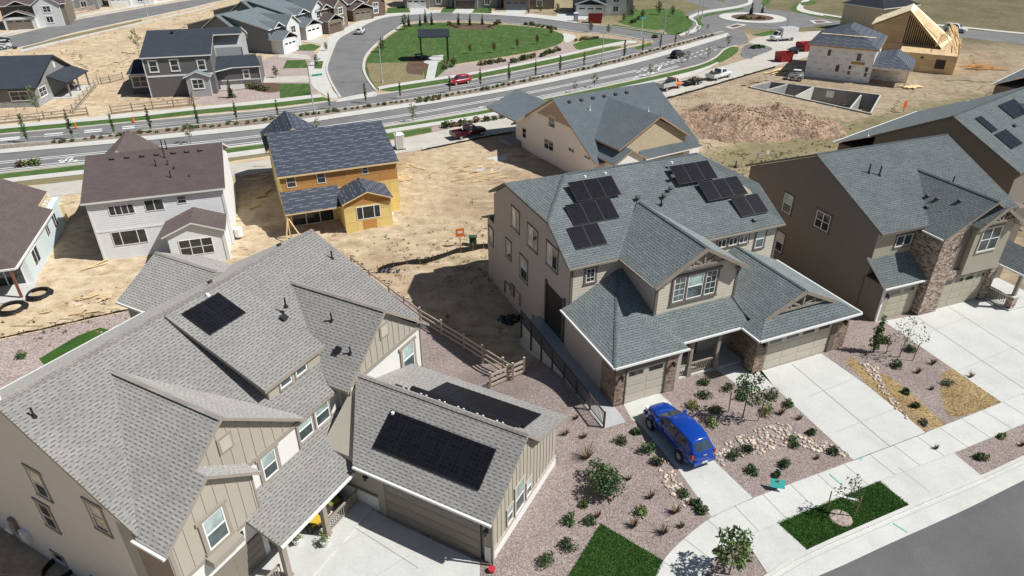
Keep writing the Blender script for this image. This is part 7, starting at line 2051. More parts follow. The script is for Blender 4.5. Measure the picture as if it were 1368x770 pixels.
def generic_car(label, u, v, yaw, kind, P, S, z=LOW, cat='car', name=None):
    """u,v: middle of the vehicle on the ground"""
    c = gp(u, v, z); t = thing(name or {'suv': 'suv', 'sedan': 'car', 'pickup': 'pickup_truck', 'van': 'van'}[kind], label, cat, (c.x, c.y, z + .04), yaw)
    if kind in ('suv', 'sedan'):
        zr = 1.66 if kind == 'suv' else 1.42
        body_loft(t, [(2.25, .6, .35, .62, .7), (2.15, .8, .26, .78, .86), (1.5, .88, .24, .92, 1.0), (.9, .9, .24, .96, 1.02), (-1.0, .9, .24, .98, 1.02), (-2.0, .88, .26, .98, 1.02), (-2.25, .8, .34, .8, .9)], P, S)
        cabin(t, [((1.1, .72, .96), (.45, .58, zr - .08)), ((.2, .78, .96), (-.05, .62, zr)), ((-.8, .78, .97), (-.8, .63, zr)), ((-1.6, .77, .97), (-1.5, .62, zr - .03)), ((-2.15, .7, .97), (-1.9 if kind == 'suv' else -1.6, .56, zr - .1))], P, S)
        wb = 1.35
    elif kind == 'pickup':
        body_loft(t, [(2.75, .7, .45, .8, .9), (2.65, .88, .36, .96, 1.06), (1.9, .94, .34, 1.08, 1.16), (1.2, .95, .34, 1.1, 1.14), (-.55, .95, .34, 1.1, 1.12), (-.7, .95, .36, .7, .72), (-2.7, .95, .4, .7, .72), (-2.78, .9, .45, .68, .7)], P, S)
        cabin(t, [((1.35, .76, 1.1), (.75, .64, 1.75)), ((.35, .84, 1.1), (.3, .70, 1.82)), ((-.35, .84, 1.1), (-.3, .7, 1.81)), ((-.62, .8, 1.1), (-.5, .66, 1.75))], P, S, ((0, 1), (1, 2)))
        bd = MB()
        for s in (1, -1): bd.box(-2.78 * S, -.62 * S, (s * .92 - .05) * S, (s * .92 + .05) * S, .6 * S, 1.12 * S, P)
        bd.box(-2.8 * S, -2.7 * S, -.95 * S, .95 * S, .55 * S, 1.12 * S, P); bd.box(-2.7 * S, -.65 * S, -.88 * S, .88 * S, .7 * S, .74 * S, BLACK); bd.build('cargo_bed', t)
        wb = 1.75
    elif kind == 'van':
        body_loft(t, [(2.9, .75, .45, .8, .95), (2.75, .92, .36, 1.0, 1.15), (2.2, .96, .34, 1.2, 1.3), (1.0, .96, .34, 1.25, 1.3), (.9, .96, .4, 1.0, 1.1), (-2.9, .96, .4, 1.0, 1.1)], P, S)
        cabin(t, [((2.35, .8, 1.2), (1.65, .74, 2.0)), ((1.5, .9, 1.2), (1.2, .78, 2.1)), ((.8, .9, 1.2), (.8, .8, 2.1))], P, S, ((0, 1),), rear=False)
        bx = MB(); bx.box(-2.95 * S, .95 * S, -1.08 * S, 1.08 * S, .75 * S, 2.75 * S, P); o = bx.build('cargo_box', t); o.modifiers.new('b', 'BEVEL').width = .05
        wb = 1.85
    for x in (wb, -wb):
        for s in (1, -1):
            wheel(t, x, s * .80, .35, .24, S)
    L = {'suv': 2.25, 'sedan': 2.25, 'pickup': 2.74, 'van': 2.9}[kind]
    for s in (1, -1):
        lamp_box(t, L - .06, s * .62, .78, .06, .14, .07, HEADL, S, 'headlight'); lamp_box(t, -L + .02, s * .76, .86, .04, .09, .12, TAIL, S, 'tail_light')
    return t


blue_car()
al = heading(gp(601, 186, LOW), gp(651, 176, LOW)); rd = heading(gp(560, 118, LOW), gp(640, 108, LOW))
generic_car('dark maroon pickup truck parked on the pale alley', 626, 182.5, al, 'pickup', paint('maroon paint', (.06, .008, .014)), 1.0, cat='pickup truck')
generic_car('red SUV driving on the far carriageway beside the park', 614.5, 112.3, heading(gp(640, 108, LOW), gp(590, 116, LOW)), 'suv', paint('red paint', (.36, .012, .02)), 1.0, cat='SUV')
generic_car('black car driving on the near carriageway by the median', 905, 77, heading(gp(880, 81, LOW), gp(930, 66, LOW)), 'suv', paint('black paint', (.008, .008, .01)), .98)
generic_car('white box van parked on the wide concrete near the roundabout', 1045, 54.5, heading(gp(1070, 54, LOW), gp(1020, 57, LOW)), 'van', paint('white paint', (.75, .75, .74)), 1.12, cat='van')
generic_car('white car parked on the loop street', 482, 45, heading(gp(478, 49, LOW), gp(487, 41, LOW)), 'suv', paint('white car paint', (.72, .72, .72)), 1.0)
generic_car('white pickup with a brown load, hitched to the low trailer', 960, 105, heading(gp(940, 110, LOW), gp(975, 101, LOW)), 'pickup', paint('white truck paint', (.74, .74, .73)), 1.12, cat='pickup truck')
generic_car('white van parked on the far road behind the framed house', 1275, 43, heading(gp(1240, 40, LOW), gp(1300, 47, LOW)), 'suv', paint('white van paint', (.72, .72, .72)), 1.25, cat='van', name='van')
generic_car('dark parked car at the top left edge', 3, 58, heading(gp(0, 60, LOW), gp(40, 49, LOW)), 'sedan', paint('charcoal paint', (.02, .02, .022)), 1.0)
BROWN = plain('brown brush', (.13, .10, .06), .95, var=.4, bumps=.8, bscale=6); REDM = plain('faded red steel', (.33, .025, .03), .55, var=.15); ORG = plain('safety orange', (.72, .16, .02), .5); WHITEP = plain('white painted steel', (.72, .72, .7), .5)


def lump(mb, c, rx, ry, rz, mat, n=40, r=.3):
    for _ in range(n):
        a = rnd.uniform(0, 6.28); q = rnd.random() ** .5
        rock(mb, (c[0] + math.cos(a) * q * rx, c[1] + math.sin(a) * q * ry, c[2] + rnd.random() * rz * (1 - q)), r * rnd.uniform(.6, 1.2), mat, .7)


lp = gp(955, 106, LOW); mb = MB(); lump(mb, (0, 0, .95), 1.0, .7, .9, BROWN, 46, .3); tag(mb.build('brush_load'), 'heap of brown brush in the bed of the white pickup', 'brush load', loc=(lp.x - .9, lp.y - .5, LOW), rotz=al)


def trailer():
    a = heading(gp(905, 117, LOW), gp(945, 108, LOW)); c = gp(926, 112.5, LOW)
    t = thing('utility_trailer', 'low flat trailer loaded with cut brush behind the white pickup', 'trailer', (c.x, c.y, LOW + .04), a)
    d = MB(); d.box(-2.6, 2.6, -1.0, 1.0, .55, .68, DARKMETAL); d.bar((2.6, 0, .55), (4.0, 0, .5), .12, .12, DARKMETAL); d.build('deck', t)
    r = MB()
    for s in (1, -1): r.bar((-2.6, s * 1.0, 1.0), (2.6, s * 1.0, 1.0), .07, .07, DARKMETAL)
    r.build('side_rail', t)
    for x in (-.5, .4):
        for s in (1, -1): wheel(t, x, s * 1.05, .33, .2)
    mb = MB(); lump(mb, (0, 0, .72), 2.2, .85, .7, BROWN, 70, .28); tag(mb.build('brush_pile'), 'pile of cut brush on the low trailer', 'brush pile', loc=(c.x, c.y, LOW + .04), rotz=a)


def orange_truck():
    a = heading(gp(880, 121, LOW), gp(912, 113, LOW)); c = gp(893, 119.5, LOW)
    t = thing('dump_truck', 'small orange cab truck with a grey dump bed, beside the portable toilet', 'truck', (c.x, c.y, LOW + .04), a)
    OP = paint('orange paint', (.75, .2, .02)); GB = plain('grey dump bed', (.42, .42, .41), .6, var=.12)
    body_loft(t, [(2.9, .7, .5, .9, 1.0), (2.75, .92, .42, 1.1, 1.2), (1.9, .98, .4, 1.25, 1.3), (.9, .98, .4, 1.25, 1.3), (.8, .95, .45, 1.0, 1.05)], OP, 1.0)
    cabin(t, [((2.0, .82, 1.2), (1.5, .74, 1.95)), ((1.2, .9, 1.2), (1.15, .78, 2.05)), ((.85, .9, 1.2), (.85, .78, 2.0))], OP, 1.0, ((0, 1),), rear=False)
    b = MB(); b.box(-2.9, .7, -1.1, 1.1, .75, .9, GB)
    for s in (1, -1): b.box(-2.9, .7, s * 1.08 - .04, s * 1.08 + .04, .9, 1.55, GB)
    b.box(.62, .7, -1.08, 1.08, .9, 2.1, GB); b.box(-2.9, -2.82, -1.08, 1.08, .9, 1.5, GB); b.build('dump_bed', t)
    for x in (1.85, -1.7):
        for s in (1, -1): wheel(t, x, s * .86, .4, .28)
    mb = MB(); lump(mb, (-.6, 0, 1.0), .9, .8, .9, BLACK, 26, .3); tag(mb.build('dark_load'), 'dark heap in the grey bed of the orange truck', 'load', loc=(c.x, c.y, LOW), rotz=a)


def flatbed_red():
    a = heading(gp(1050, 72, LOW), gp(1075, 62, LOW)); c = gp(1064, 70, LOW)
    t = thing('flatbed_truck', 'red flatbed truck with a black loader on it near the red dumpsters', 'truck', (c.x, c.y, LOW + .04), a + math.pi * 0)
    body_loft(t, [(3.0, .7, .5, .95, 1.05), (2.8, .95, .42, 1.15, 1.3), (1.8, 1.0, .4, 1.3, 1.4), (1.0, 1.0, .4, 1.3, 1.4)], paint('bright red paint', (.5, .02, .03)), 1.0)
    cabin(t, [((2.0, .85, 1.3), (1.5, .76, 2.1)), ((1.1, .92, 1.3), (1.05, .8, 2.15)), ((.8, .92, 1.3), (.85, .8, 2.1))], paint('bright red cab', (.5, .02, .03)), 1.0, ((0, 1),), rear=False)
    b = MB(); b.box(-3.2, .8, -1.15, 1.15, .85, 1.0, DARKMETAL); b.build('deck', t)
    for x in (2.0, -1.8):
        for s in (1, -1): wheel(t, x, s * .9, .42, .28)


def dumpster(label, u, v, yaw, L=4.0, W=2.1, Hh=1.7, z=LOW, mat=None, group=None):
    c = gp(u, v, z); t = thing('dumpster', label, 'dumpster', (c.x, c.y, z + .03), yaw, group); m = mat or REDM
    b = MB(); b.prism([(-L / 2 * .9, -W / 2, .1), (L / 2 * .9, -W / 2, .1), (L / 2, -W / 2, Hh), (-L / 2, -W / 2, Hh)], (0, .06, 0), m); b.prism([(-L / 2 * .9, W / 2 - .06, .1), (L / 2 * .9, W / 2 - .06, .1), (L / 2, W / 2 - .06, Hh), (-L / 2, W / 2 - .06, Hh)], (0, .06, 0), m)
    b.prism([(-L / 2 * .9, -W / 2, .1), (-L / 2 * .9, W / 2, .1), (-L / 2, W / 2, Hh), (-L / 2, -W / 2, Hh)], (.06, 0, 0), m); b.prism([(L / 2 * .9 - .06, -W / 2, .1), (L / 2 * .9 - .06, W / 2, .1), (L / 2 - .06, W / 2, Hh), (L / 2 - .06, -W / 2, Hh)], (.06, 0, 0), m)
    b.box(-L / 2 * .9, L / 2 * .9, -W / 2, W / 2, .08, .14, m); b.build('bin', t)
    r = MB()
    for s in (1, -1):
        r.bar((-L / 2, s * W / 2, Hh), (L / 2, s * W / 2, Hh), .1, .1, m)
        for k in range(5): r.box(-L * .42 + k * L * .2, -L * .42 + k * L * .2 + .09, s * W / 2 - .05, s * W / 2 + .05, .15, Hh, m)
    r.build('rib', t)


def toilet(label, u, v, yaw, mat, z=LOW):
    c = gp(u, v, z); t = thing('portable_toilet', label, 'portable toilet', (c.x, c.y, z + .02), yaw)
    b = MB(); b.box(-.6, .6, -.6, .6, .1, 2.1, mat); b.build('cabin', t); r = MB(); r.prism([(-.66, -.66, 2.1), (.66, -.66, 2.1), (.66, .66, 2.1), (-.66, .66, 2.1)], (0, 0, .06), WHITEP); r.prism([(-.6, -.6, 2.16), (.6, -.6, 2.16), (.4, -.3, 2.36), (-.4, -.3, 2.36)], (0, .7, 0), WHITEP); r.build('roof', t)
    d = MB(); d.box(-.38, .38, -.64, -.59, .2, 1.95, sc and plain('door panel', (.5, .5, .5), .5)); d.build('door', t); k = MB(); k.box(-.7, .7, -.7, .7, 0, .1, BLACK); k.build('base', t)


def skid_steer(label, u, v, yaw, z=LOW, zz=None, S=1.0):
    c = gp(u, v, z); t = thing('skid_steer', label, 'skid steer', (c.x, c.y, (zz if zz is not None else z) + .02), yaw, None); t.scale = (S,) * 3
    b = MB(); b.prism([(-1.4, -.55, .35), (1.0, -.55, .35), (1.0, -.55, .8), (-.2, -.55, 1.0), (-1.4, -.55, 1.25)], (0, 1.1, 0), WHITEP); b.build('body', t)
    k = MB()
    for x in (-.65, .45):
        for y in (-.42, .42): k.box(x - .05, x + .05, y - .05, y + .05, 1.0, 2.0, BLACK)
    k.box(-.8, .6, -.5, .5, 1.98, 2.08, WHITEP); k.box(-.5, .2, -.3, .3, .9, 1.4, BLACK); k.build('cab', t)
    for x in (-.7, .6):
        for s in (1, -1): wheel(t, x, s * .72, .4, .3)
    for s in (1, -1):
        a = MB(); a.bar((-1.2, s * .62, 1.5), (1.1, s * .62, 1.15), .1, .2, WHITEP); a.bar((1.1, s * .62, 1.2), (1.6, s * .62, .45), .1, .18, WHITEP); a.bar((-1.2, s * .62, .9), (-1.2, s * .62, 1.55), .1, .2, WHITEP); a.build('lift_arm', t)
    q = MB(); q.prism([(1.5, -.85, .1), (2.3, -.85, .1), (2.35, -.85, .2), (1.65, -.85, .3), (1.6, -.85, .75), (1.5, -.85, .75)], (0, 1.7, 0), DARKMETAL); q.build('bucket', t)


trailer(); orange_truck(); flatbed_red()
dumpster('red dumpster in front of the red flatbed truck', 1046, 82, .3, 3.2, 2.2, 1.9); dumpster('long red dumpster behind the red flatbed truck', 1080, 68, .25, 4.6, 2.2, 1.9); dumpster('small red dumpster near the blue portable toilet', 795, 30.5, -.15, 4.0, 2.4, 2.2)
toilet('blue portable toilet at the head of the loop street', 769, 28.5, -.1, plain('blue plastic', (.03, .22, .48), .5)); toilet('grey and white portable toilet behind the mauve grey house', 874, 137, .5, plain('grey plastic', (.42, .42, .42), .5))
toilet('white portable toilet at the corner of the orange sheathed house', 534.5, 199, .4, WHITEP)
skid_steer('white skid steer at the rim of the open foundation', 1062, 108, 2.8); skid_steer('white skid steer at the left edge by the far street', 8, 66, .5)

# ---- open foundation
PZ = LOW - 2.6


def foundation():
    c = sum(PIT, Vector((0, 0))) / 4
    t = thing('foundation', 'open poured concrete house foundation dug into the bare lot', 'foundation', (c.x, c.y, PZ))
    T = lambda p, z: Vector((p.x - c.x, p.y - c.y, z - PZ))
    Q = [p + (c - p).normalized() * .05 for p in PIT]
    fl = MB(); fl.poly([T(p, PZ) for p in PIT], EARTH); fl.build('floor', t)
    top = LOW + .25
    def wall(a, b, w=.3, t0=top, nm='wall', mat=CONC_WALL):
        d = (b - a).normalized(); n = Vector((-d.y, d.x))
        if n.dot(c - a) < 0: n = -n
        m = MB(); m.prism([T(a - d * .0, PZ), T(b, PZ), T(b + n * w, PZ), T(a + n * w, PZ)], (0, 0, t0 - PZ - .04), mat)
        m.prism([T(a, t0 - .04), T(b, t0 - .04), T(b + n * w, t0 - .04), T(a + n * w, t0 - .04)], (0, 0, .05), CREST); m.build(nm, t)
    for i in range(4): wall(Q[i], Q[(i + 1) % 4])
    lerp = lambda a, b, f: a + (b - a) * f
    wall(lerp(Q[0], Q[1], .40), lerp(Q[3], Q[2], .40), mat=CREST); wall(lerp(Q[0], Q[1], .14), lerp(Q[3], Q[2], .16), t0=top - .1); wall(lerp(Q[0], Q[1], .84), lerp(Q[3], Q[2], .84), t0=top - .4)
    a, b = lerp(Q[3], Q[2], .53), lerp(Q[3], Q[2], .60); d = (b - a).normalized(); n = Vector((-d.y, d.x))
    if n.dot(c - a) < 0: n = -n
    m = MB(); m.prism([T(a + n * .3, LOW - 1.3), T(b + n * .3, LOW - 1.3), T(b + n * .45, LOW - 1.3), T(a + n * .45, LOW - 1.3)], (0, 0, 1.2), WHITEP); m.build('window_buck', t)


foundation()
pc = sum(PIT, Vector((0, 0))) / 4
s_ = gp(1126, 143, LOW)
skid_steer('white skid steer down inside the open foundation', 1131, 149, 2.6, LOW, PZ + .05, .9)


# ---- dirt heap
def dirt_pile():
    from mathutils import noise as mn
    cx, cy, rx, ry, hh = 38.5, 106.3, 14.0, 11.0, 3.3
    nx, ny = 60, 46; V = []
    for j in range(ny):
        for i in range(nx):
            x, y = -1.15 + 2.3 * i / (nx - 1), -1.15 + 2.3 * j / (ny - 1)
            r = math.hypot(x, y) + .42 * mn.noise(Vector((x * 1.8, y * 1.8, 3))) + .15 * mn.noise(Vector((x * 5, y * 5, 9)))
            k = max(0, 1 - r); z = hh * (k ** .85 if k > 0 else 0)
            z *= .75 + .5 * mn.noise(Vector((x * 3, y * 3, 1)))
            z += (.45 * mn.noise(Vector((x * 9, y * 9, 7))) + .28 * mn.noise(Vector((x * 22, y * 22, 2)))) * min(1, k * 4)
            V.append((x * rx, y * ry, z if k > 0 else -.25))
    F = [(j * nx + i, j * nx + i + 1, (j + 1) * nx + i + 1, (j + 1) * nx + i) for j in range(ny - 1) for i in range(nx - 1)]
    me = bpy.data.meshes.new('dirt_pile'); me.from_pydata(V, [], F)
    m = gravel('clodded red earth', [(.27, .18, .12), (.36, .25, .175), (.44, .325, .235), (.31, .21, .145)], 3.2, .9, .25)
    me.materials.append(m); o = bpy.data.objects.new('dirt_pile', me); COL.objects.link(o); o.location = (cx, cy, LOW)
    tag(o, 'broad heap of clodded reddish earth on the bare lot', 'dirt pile')
    mb = MB(); cm = [plain('red clod', (.32, .215, .15), .95, var=.2), plain('pale clod', (.44, .335, .245), .95, var=.2)]
    for _ in range(1300):
        a = rnd.uniform(0, 6.28); q = rnd.random() ** .6; x, y = math.cos(a) * q, math.sin(a) * q
        i = int((x + 1.15) / 2.3 * (nx - 1)); j = int((y + 1.15) / 2.3 * (ny - 1)); z = max(0, V[j * nx + i][2])
        rock(mb, (cx + x * rx, cy + y * ry, LOW + z + .03), rnd.uniform(.05, .3) * (1.15 - q * .6), rnd.choice(cm), .8)
    struct(mb.build('dirt_clods'), 'stuff')


dirt_pile()


def rubble(name, pts, n, r, mats, spread):
    mb = MB()
    for u, v in pts:
        c = gt(u, v)
        for _ in range(n):
            x, y = c.x + rnd.gauss(0, spread), c.y + rnd.gauss(0, spread); rock(mb, (x, y, ground_h(x, y) + .03), r * rnd.uniform(.5, 1.4), rnd.choice(mats), .5)
    struct(mb.build(name), 'stuff')


DC = [plain('clod', (.33, .24, .15), .95, var=.2), plain('clod dark', (.2, .14, .09), .95, var=.2)]
rubble('loose_stones', [(540, 365), (610, 300), (560, 260), (600, 245), (100, 420), (60, 432), (930, 130), (900, 135), (960, 210), (1090, 140), (1000, 130), (1180, 170), (1250, 130), (640, 330), (330, 250), (620, 380), (590, 390), (480, 330), (250, 390), (150, 400)], 45, .13, DC, 2.6)


# ---- fences
FW = plain('weathered fence wood', (.42, .35, .285), .9, var=.15); FG = plain('grey fence wood', (.33, .27, .2), .9, var=.2)


def rail_fence(label, pts, nr, hgt, mat, every=2.4, pw=.16, rw=.16, z=None, wire=False):
    P = [Vector((p.x, p.y, p.z)) for p in pts]
    t = thing('rail_fence', label, 'fence', P[0])
    O = P[0]; posts = []
    for a, b in zip(P, P[1:]):
        n = max(1, round((b - a).length / every)); posts += [a + (b - a) * (i / n) for i in range(n)]
    posts.append(P[-1])
    for p in posts:
        q = p - O; m = MB(); m.box(q.x - pw / 2, q.x + pw / 2, q.y - pw / 2, q.y + pw / 2, q.z - .3, q.z + hgt + .12, mat); m.build('post', t)
    for k in range(nr):
        zz = hgt * (k + .55) / nr; m = MB()
        for a, b in zip(posts, posts[1:]): m.bar(a - O + Vector((0, 0, zz)), b - O + Vector((0, 0, zz)), .07, rw, mat)
        m.build('rail', t)
    return t


rail_fence('long weathered three-rail fence running down the side yard between the two near houses', [gt(471, 359), gt(521, 400), gt(562, 431), gt(620, 466), gt(672, 500), gt(685, 508)], 3, 1.45, FW, 3.0)
rail_fence('short weathered three-rail fence across the gap at the end of the long side-yard fence', [gt(655, 519), gt(700, 499)], 3, 1.35, FW, 1.9, rw=.2)
rail_fence('pale three-rail fence beside the covered patio of the single-storey grey house', [gp(99, 152, LOW), gp(132, 113, LOW)], 3, 1.5, FW, 3)
rail_fence('low wooden rail fence around the yard of the dark grey house', [gp(136, 113, LOW), gp(148, 111, LOW), gp(165, 106, LOW)], 3, 1.3, FG, 3)
rail_fence('weathered wooden fence along the sidewalk by the dark grey house', [gp(150, 153, LOW), gp(205, 146.5, LOW), gp(260, 141, LOW), gp(259, 128, LOW)], 3, 1.4, FG, 3)
rail_fence('brown wooden fence along the sidewalk by the single-storey grey house', [gp(0, 166, LOW), gp(60, 160, LOW), gp(118, 154, LOW)], 3, 1.3, FG, 3)
rail_fence('rail fence in front of the grey houses across the far left street', [gp(68, 26, LOW), gp(100, 19.5, LOW), gp(128, 14, LOW)], 4, 1.6, FW, 3)


# silt fence: black cloth strip on stakes
def silt(label, px, h=.7):
    P = [gt(u, v) for u, v in px]; P = [Vector(p) for p in P]; O = P[0]
    t = thing('silt_fence', label, 'silt fence', O); mb = MB()
    L = smooth([(p.x, p.y) for p in P], 8)
    for a, b in zip(L, L[1:]):
        za, zb = ground_h(*a), ground_h(*b); w = .25 * math.sin(a.x * 3)
        d = (b - a).normalized(); n = Vector((-d.y, d.x)) * .03
        q = [(a.x - O.x, a.y - O.y, za - O.z), (b.x - O.x, b.y - O.y, zb - O.z), (b.x - O.x + .1, b.y - O.y, zb - O.z + h), (a.x - O.x + .1, a.y - O.y, za - O.z + h + w * .3)]
        mb.prism(q, (n.x, n.y, 0), BLACK)
    mb.build('cloth', t)
    for p in L[::5]:
        s = MB(); s.box(p.x - O.x - .04, p.x - O.x + .04, p.y - O.y - .04, p.y - O.y + .04, ground_h(p.x, p.y) - O.z - .2, ground_h(p.x, p.y) - O.z + h + .2, STAKE); s.build('stake', t)


silt('black silt fence crossing the bare lot left of the beige house', [(505, 366), (520, 361), (548, 356), (575, 352), (605, 342), (632, 336), (652, 333)])
silt('low black silt fence along the near edge of the alley', [(563, 202), (640, 186), (684, 178)], .25)
silt('low black silt fence beside the construction lots near the trucks', [(880, 136), (940, 119), (1000, 101), (1035, 91)], .4)
silt('black edging above the pink gravel back yard', [(-5, 454), (60, 440), (120, 426), (172, 415)], .18)

# black pipe coils
def coil(label, u, v, r=1.05):
    c = gt(u, v); mb = MB()
    for k in range(3):
        rr = r - .12 * k; zz = .1 + .13 * k; pts = [(math.cos(a) * rr, math.sin(a) * rr * (1 + .04 * k), zz + .04 * math.sin(3 * a)) for a in [i * 2 * math.pi / 22 for i in range(23 if k else 20)]]
        mb.tube(pts, .085, BLACK, 7)
    tag(mb.build('pipe_coil'), label, 'pipe coil', 'coils of black drain pipe', c)


coil('coil of black drain pipe nearer the porch post of the brown roofed house', 18, 414, 1.15); coil('coil of black drain pipe farther from the left edge, on the bare earth', 53, 395, 1.1)

# ---- signs, cones
def sign(label, u, v, w, h, zc, mat, yaw=0, ground=True, name='sign', cat='sign', post=None, tilt=0, mark=None):
    c = gt(u, v); t = thing(name, label, cat, c, yaw); p = MB(); p.box(-.04, .04, -.03, .03, -.2, zc + h / 2, post or STAKE); p.build('post', t)
    b = MB(); b.fbox((0, -.05, zc), (1, 0, 0), (0, math.sin(tilt), math.cos(tilt)), (0, -math.cos(tilt), math.sin(tilt)), -w / 2, w / 2, -h / 2, h / 2, 0, .04, mat); o = b.build('board', t)
    if mark: 
        k = MB(); k.fbox((0, -.05, zc), (1, 0, 0), (0, math.sin(tilt), math.cos(tilt)), (0, -math.cos(tilt), math.sin(tilt)), -w * .3, w * .3, -h * .1, h * .2, .04, .05, mark); k.build('print', o)
    return t


TEAL = plain('teal sign', (.05, .42, .38), .5)
sign('small tilted teal yard sign in the gravel by the sidewalk', 1037, 653, .78, .5, .45, TEAL, -.25, tilt=.75, name='yard_sign')
sign('orange construction sign on a post at the bare lot left of the beige house', 615, 330, .9, .9, 1.7, ORG, .3, mark=WHITEP); sign('orange and red notice on a post by the dirt lot edge', 1206, 151, .7, 1.2, 1.4, ORG, .4)
sign('green street name sign at the corner of the loop street', 427, 127, 2.0, .35, 3.6, plain('street sign green', (.02, .28, .2), .5), .6, post=WHITEP, name='street_sign'); sign('blue-green street name sign at the corner by the roundabout road', 857, 47, 1.8, .5, 4.2, plain('street sign blue', (.05, .25, .35), .5), .7, post=WHITEP, name='street_sign')
sign('white utility board on a post among the stakes behind the dark taupe house', 1024, 212, .5, .6, .9, WHITEP, .3); sign('blue-white utility marker post behind the dark taupe house', 1011, 215, .35, .5, .9, plain('pale blue', (.3, .35, .6), .5), .2)


def cone(label, u, v):
    c = gt(u, v); t = thing('traffic_cone', label, 'traffic cone', c, 0, 'traffic cones on the parkway'); b = MB(); b.box(-.25, .25, -.25, .25, 0, .06, BLACK); b.build('base', t); k = MB(); k.cyl((0, 0, .06), (0, 0, 1.0), .2, .05, ORG, 10); k.build('cone', t)


cone('orange traffic cone at the far kerb, left of the other', 102, 172); cone('orange traffic cone at the far kerb, right of the other', 179, 164)

c = gt(632, 329); mb = MB(); mb.prism([(-.4, -.3, 0), (.4, -.3, 0), (.35, -.25, 1.1), (-.35, -.25, 1.1)], (0, .55, 0), plain('utility green', (.03, .09, .05), .6)); mb.box(-.44, .44, -.34, .3, 1.1, 1.18, plain('utility green lid', (.03, .09, .05), .6)); tag(mb.build('utility_box'), 'green utility box right of the orange sign on the bare lot', 'utility box', loc=c)
c = gt(522, 364); mb = MB(); lump(mb, (0, 0, .1), 1.0, .5, .4, plain('grey plastic sheet', (.06, .06, .07), .5), 24, .26); tag(mb.build('plastic_heap'), 'bunched grey plastic at the left end of the silt fence', 'heap', loc=c)
# ---- street lamps
GALV = plain('galvanised steel', (.55, .57, .56), .45, metal=.4)


def lamp(label, u, v, h, az, arm=1.6):
    c = gp(u, v, LOW); t = thing('street_lamp', label, 'street lamp', c, az, 'street lamps along the streets'); p = MB(); p.cyl((0, 0, -.1), (0, 0, .5), .2, .2, CONC_OLD, 10); p.cyl((0, 0, .4), (0, 0, h), .11, .07, GALV, 8); p.build('pole', t)
    a = MB(); a.bar((0, 0, h - .1), (arm, 0, h), .07, .07, GALV); a.build('arm', t); b = MB(); b.box(arm - .1, arm + .55, -.17, .17, h - .06, h + .06, GALV); b.build('lamp_head', t)


for lb, u, v, h, az in (('tall street lamp on the median near the loop street corner', 420.1, 152, 8.6, -.2), ('street lamp at the left tip of the park green', 510.8, 111, 7.6, 3.3), ('street lamp on the median right of the red SUV', 804, 86.5, 8.0, 3.3), ('street lamp near the verge before the roundabout', 887, 46, 8.2, -.5), ('street lamp between the roundabout and the white box van', 1052, 36, 7.0, 1.5), ('street lamp on the far left street', 197, 21.5, 7.5, 2.5), ('left one of the two street lamps at the roundabout entry', 932, 26, 6.8, 1.0), ('right one of the two street lamps at the roundabout entry', 937.5, 25, 6.8, 1.6)): lamp(lb, u, v, h, az)

# ---- park shelter and tables
def shelter():
    c = gp(581, 79.5, LOW); t = thing('park_shelter', 'small open shelter with a dark gabled roof on the park green', 'shelter', c, .12)
    r = MB(); roof(r, gable_x(-3.4, 3.4, -2.4, 2.4, 5.2, 6.4), SH_DK, BLACK, BLACK, .2); r.build('roof', t)
    for x in (-2.9, 2.9):
        for y in (-1.9, 1.9):
            p = MB(); p.box(x - .16, x + .16, y - .16, y + .16, 0, 5.3, BLACK); p.build('post', t)
    for i, (u, v) in enumerate(((560, 77), (566, 80))):
        q = gp(u, v, LOW); k = thing('picnic_table', 'dark picnic table beside the park shelter', 'table', q, .3 + i, 'picnic tables by the shelter'); m = MB(); m.box(-.95, .95, -.4, .4, .72, .8, BLACK); m.build('tabletop', k)
        for s in (-1, 1):
            m = MB(); m.box(-.95, .95, s * .75 - .15, s * .75 + .15, .42, .48, BLACK); m.build('bench', k)
        m = MB(); m.box(-.7, -.6, -.7, .7, 0, .72, BLACK); m.box(.6, .7, -.7, .7, 0, .72, BLACK); m.build('frame', k)


shelter()

# ---- building site clutter: boards, pallets
def boards(label, u, v, n, L, yaw, w=.14, mat=None, spread=.8, group=None):
    c = gt(u, v); mb = MB(); loose = n <= 10
    for i in range(n):
        if loose:
            z0 = .12; L_ = L * rnd.uniform(.35, .5); b = MB(); b.bar((-L_, 0, 0), (L_, 0, 0), w, .06, mat or LUMBER); x, y = c.x + rnd.gauss(0, spread), c.y + rnd.gauss(0, spread)
            tag(b.build('loose_board'), label, 'board', group or label, (x, y, ground_h(x, y) + .16 + .02 * i), yaw + rnd.uniform(-.5, .5)); continue
        a = rnd.uniform(-.25, .25); x, y = rnd.gauss(0, spread), rnd.gauss(0, spread); z = .04 + .045 * i; d = Vector((math.cos(a), math.sin(a), rnd.uniform(-.01, .03))) * L / 2 * rnd.uniform(.7, 1)
        mb.bar(Vector((x, y, z)) - d, Vector((x, y, z)) + d, w, .05, mat or LUMBER)
    if not loose: tag(mb.build('board_stack'), label, 'boards', group, c, yaw)


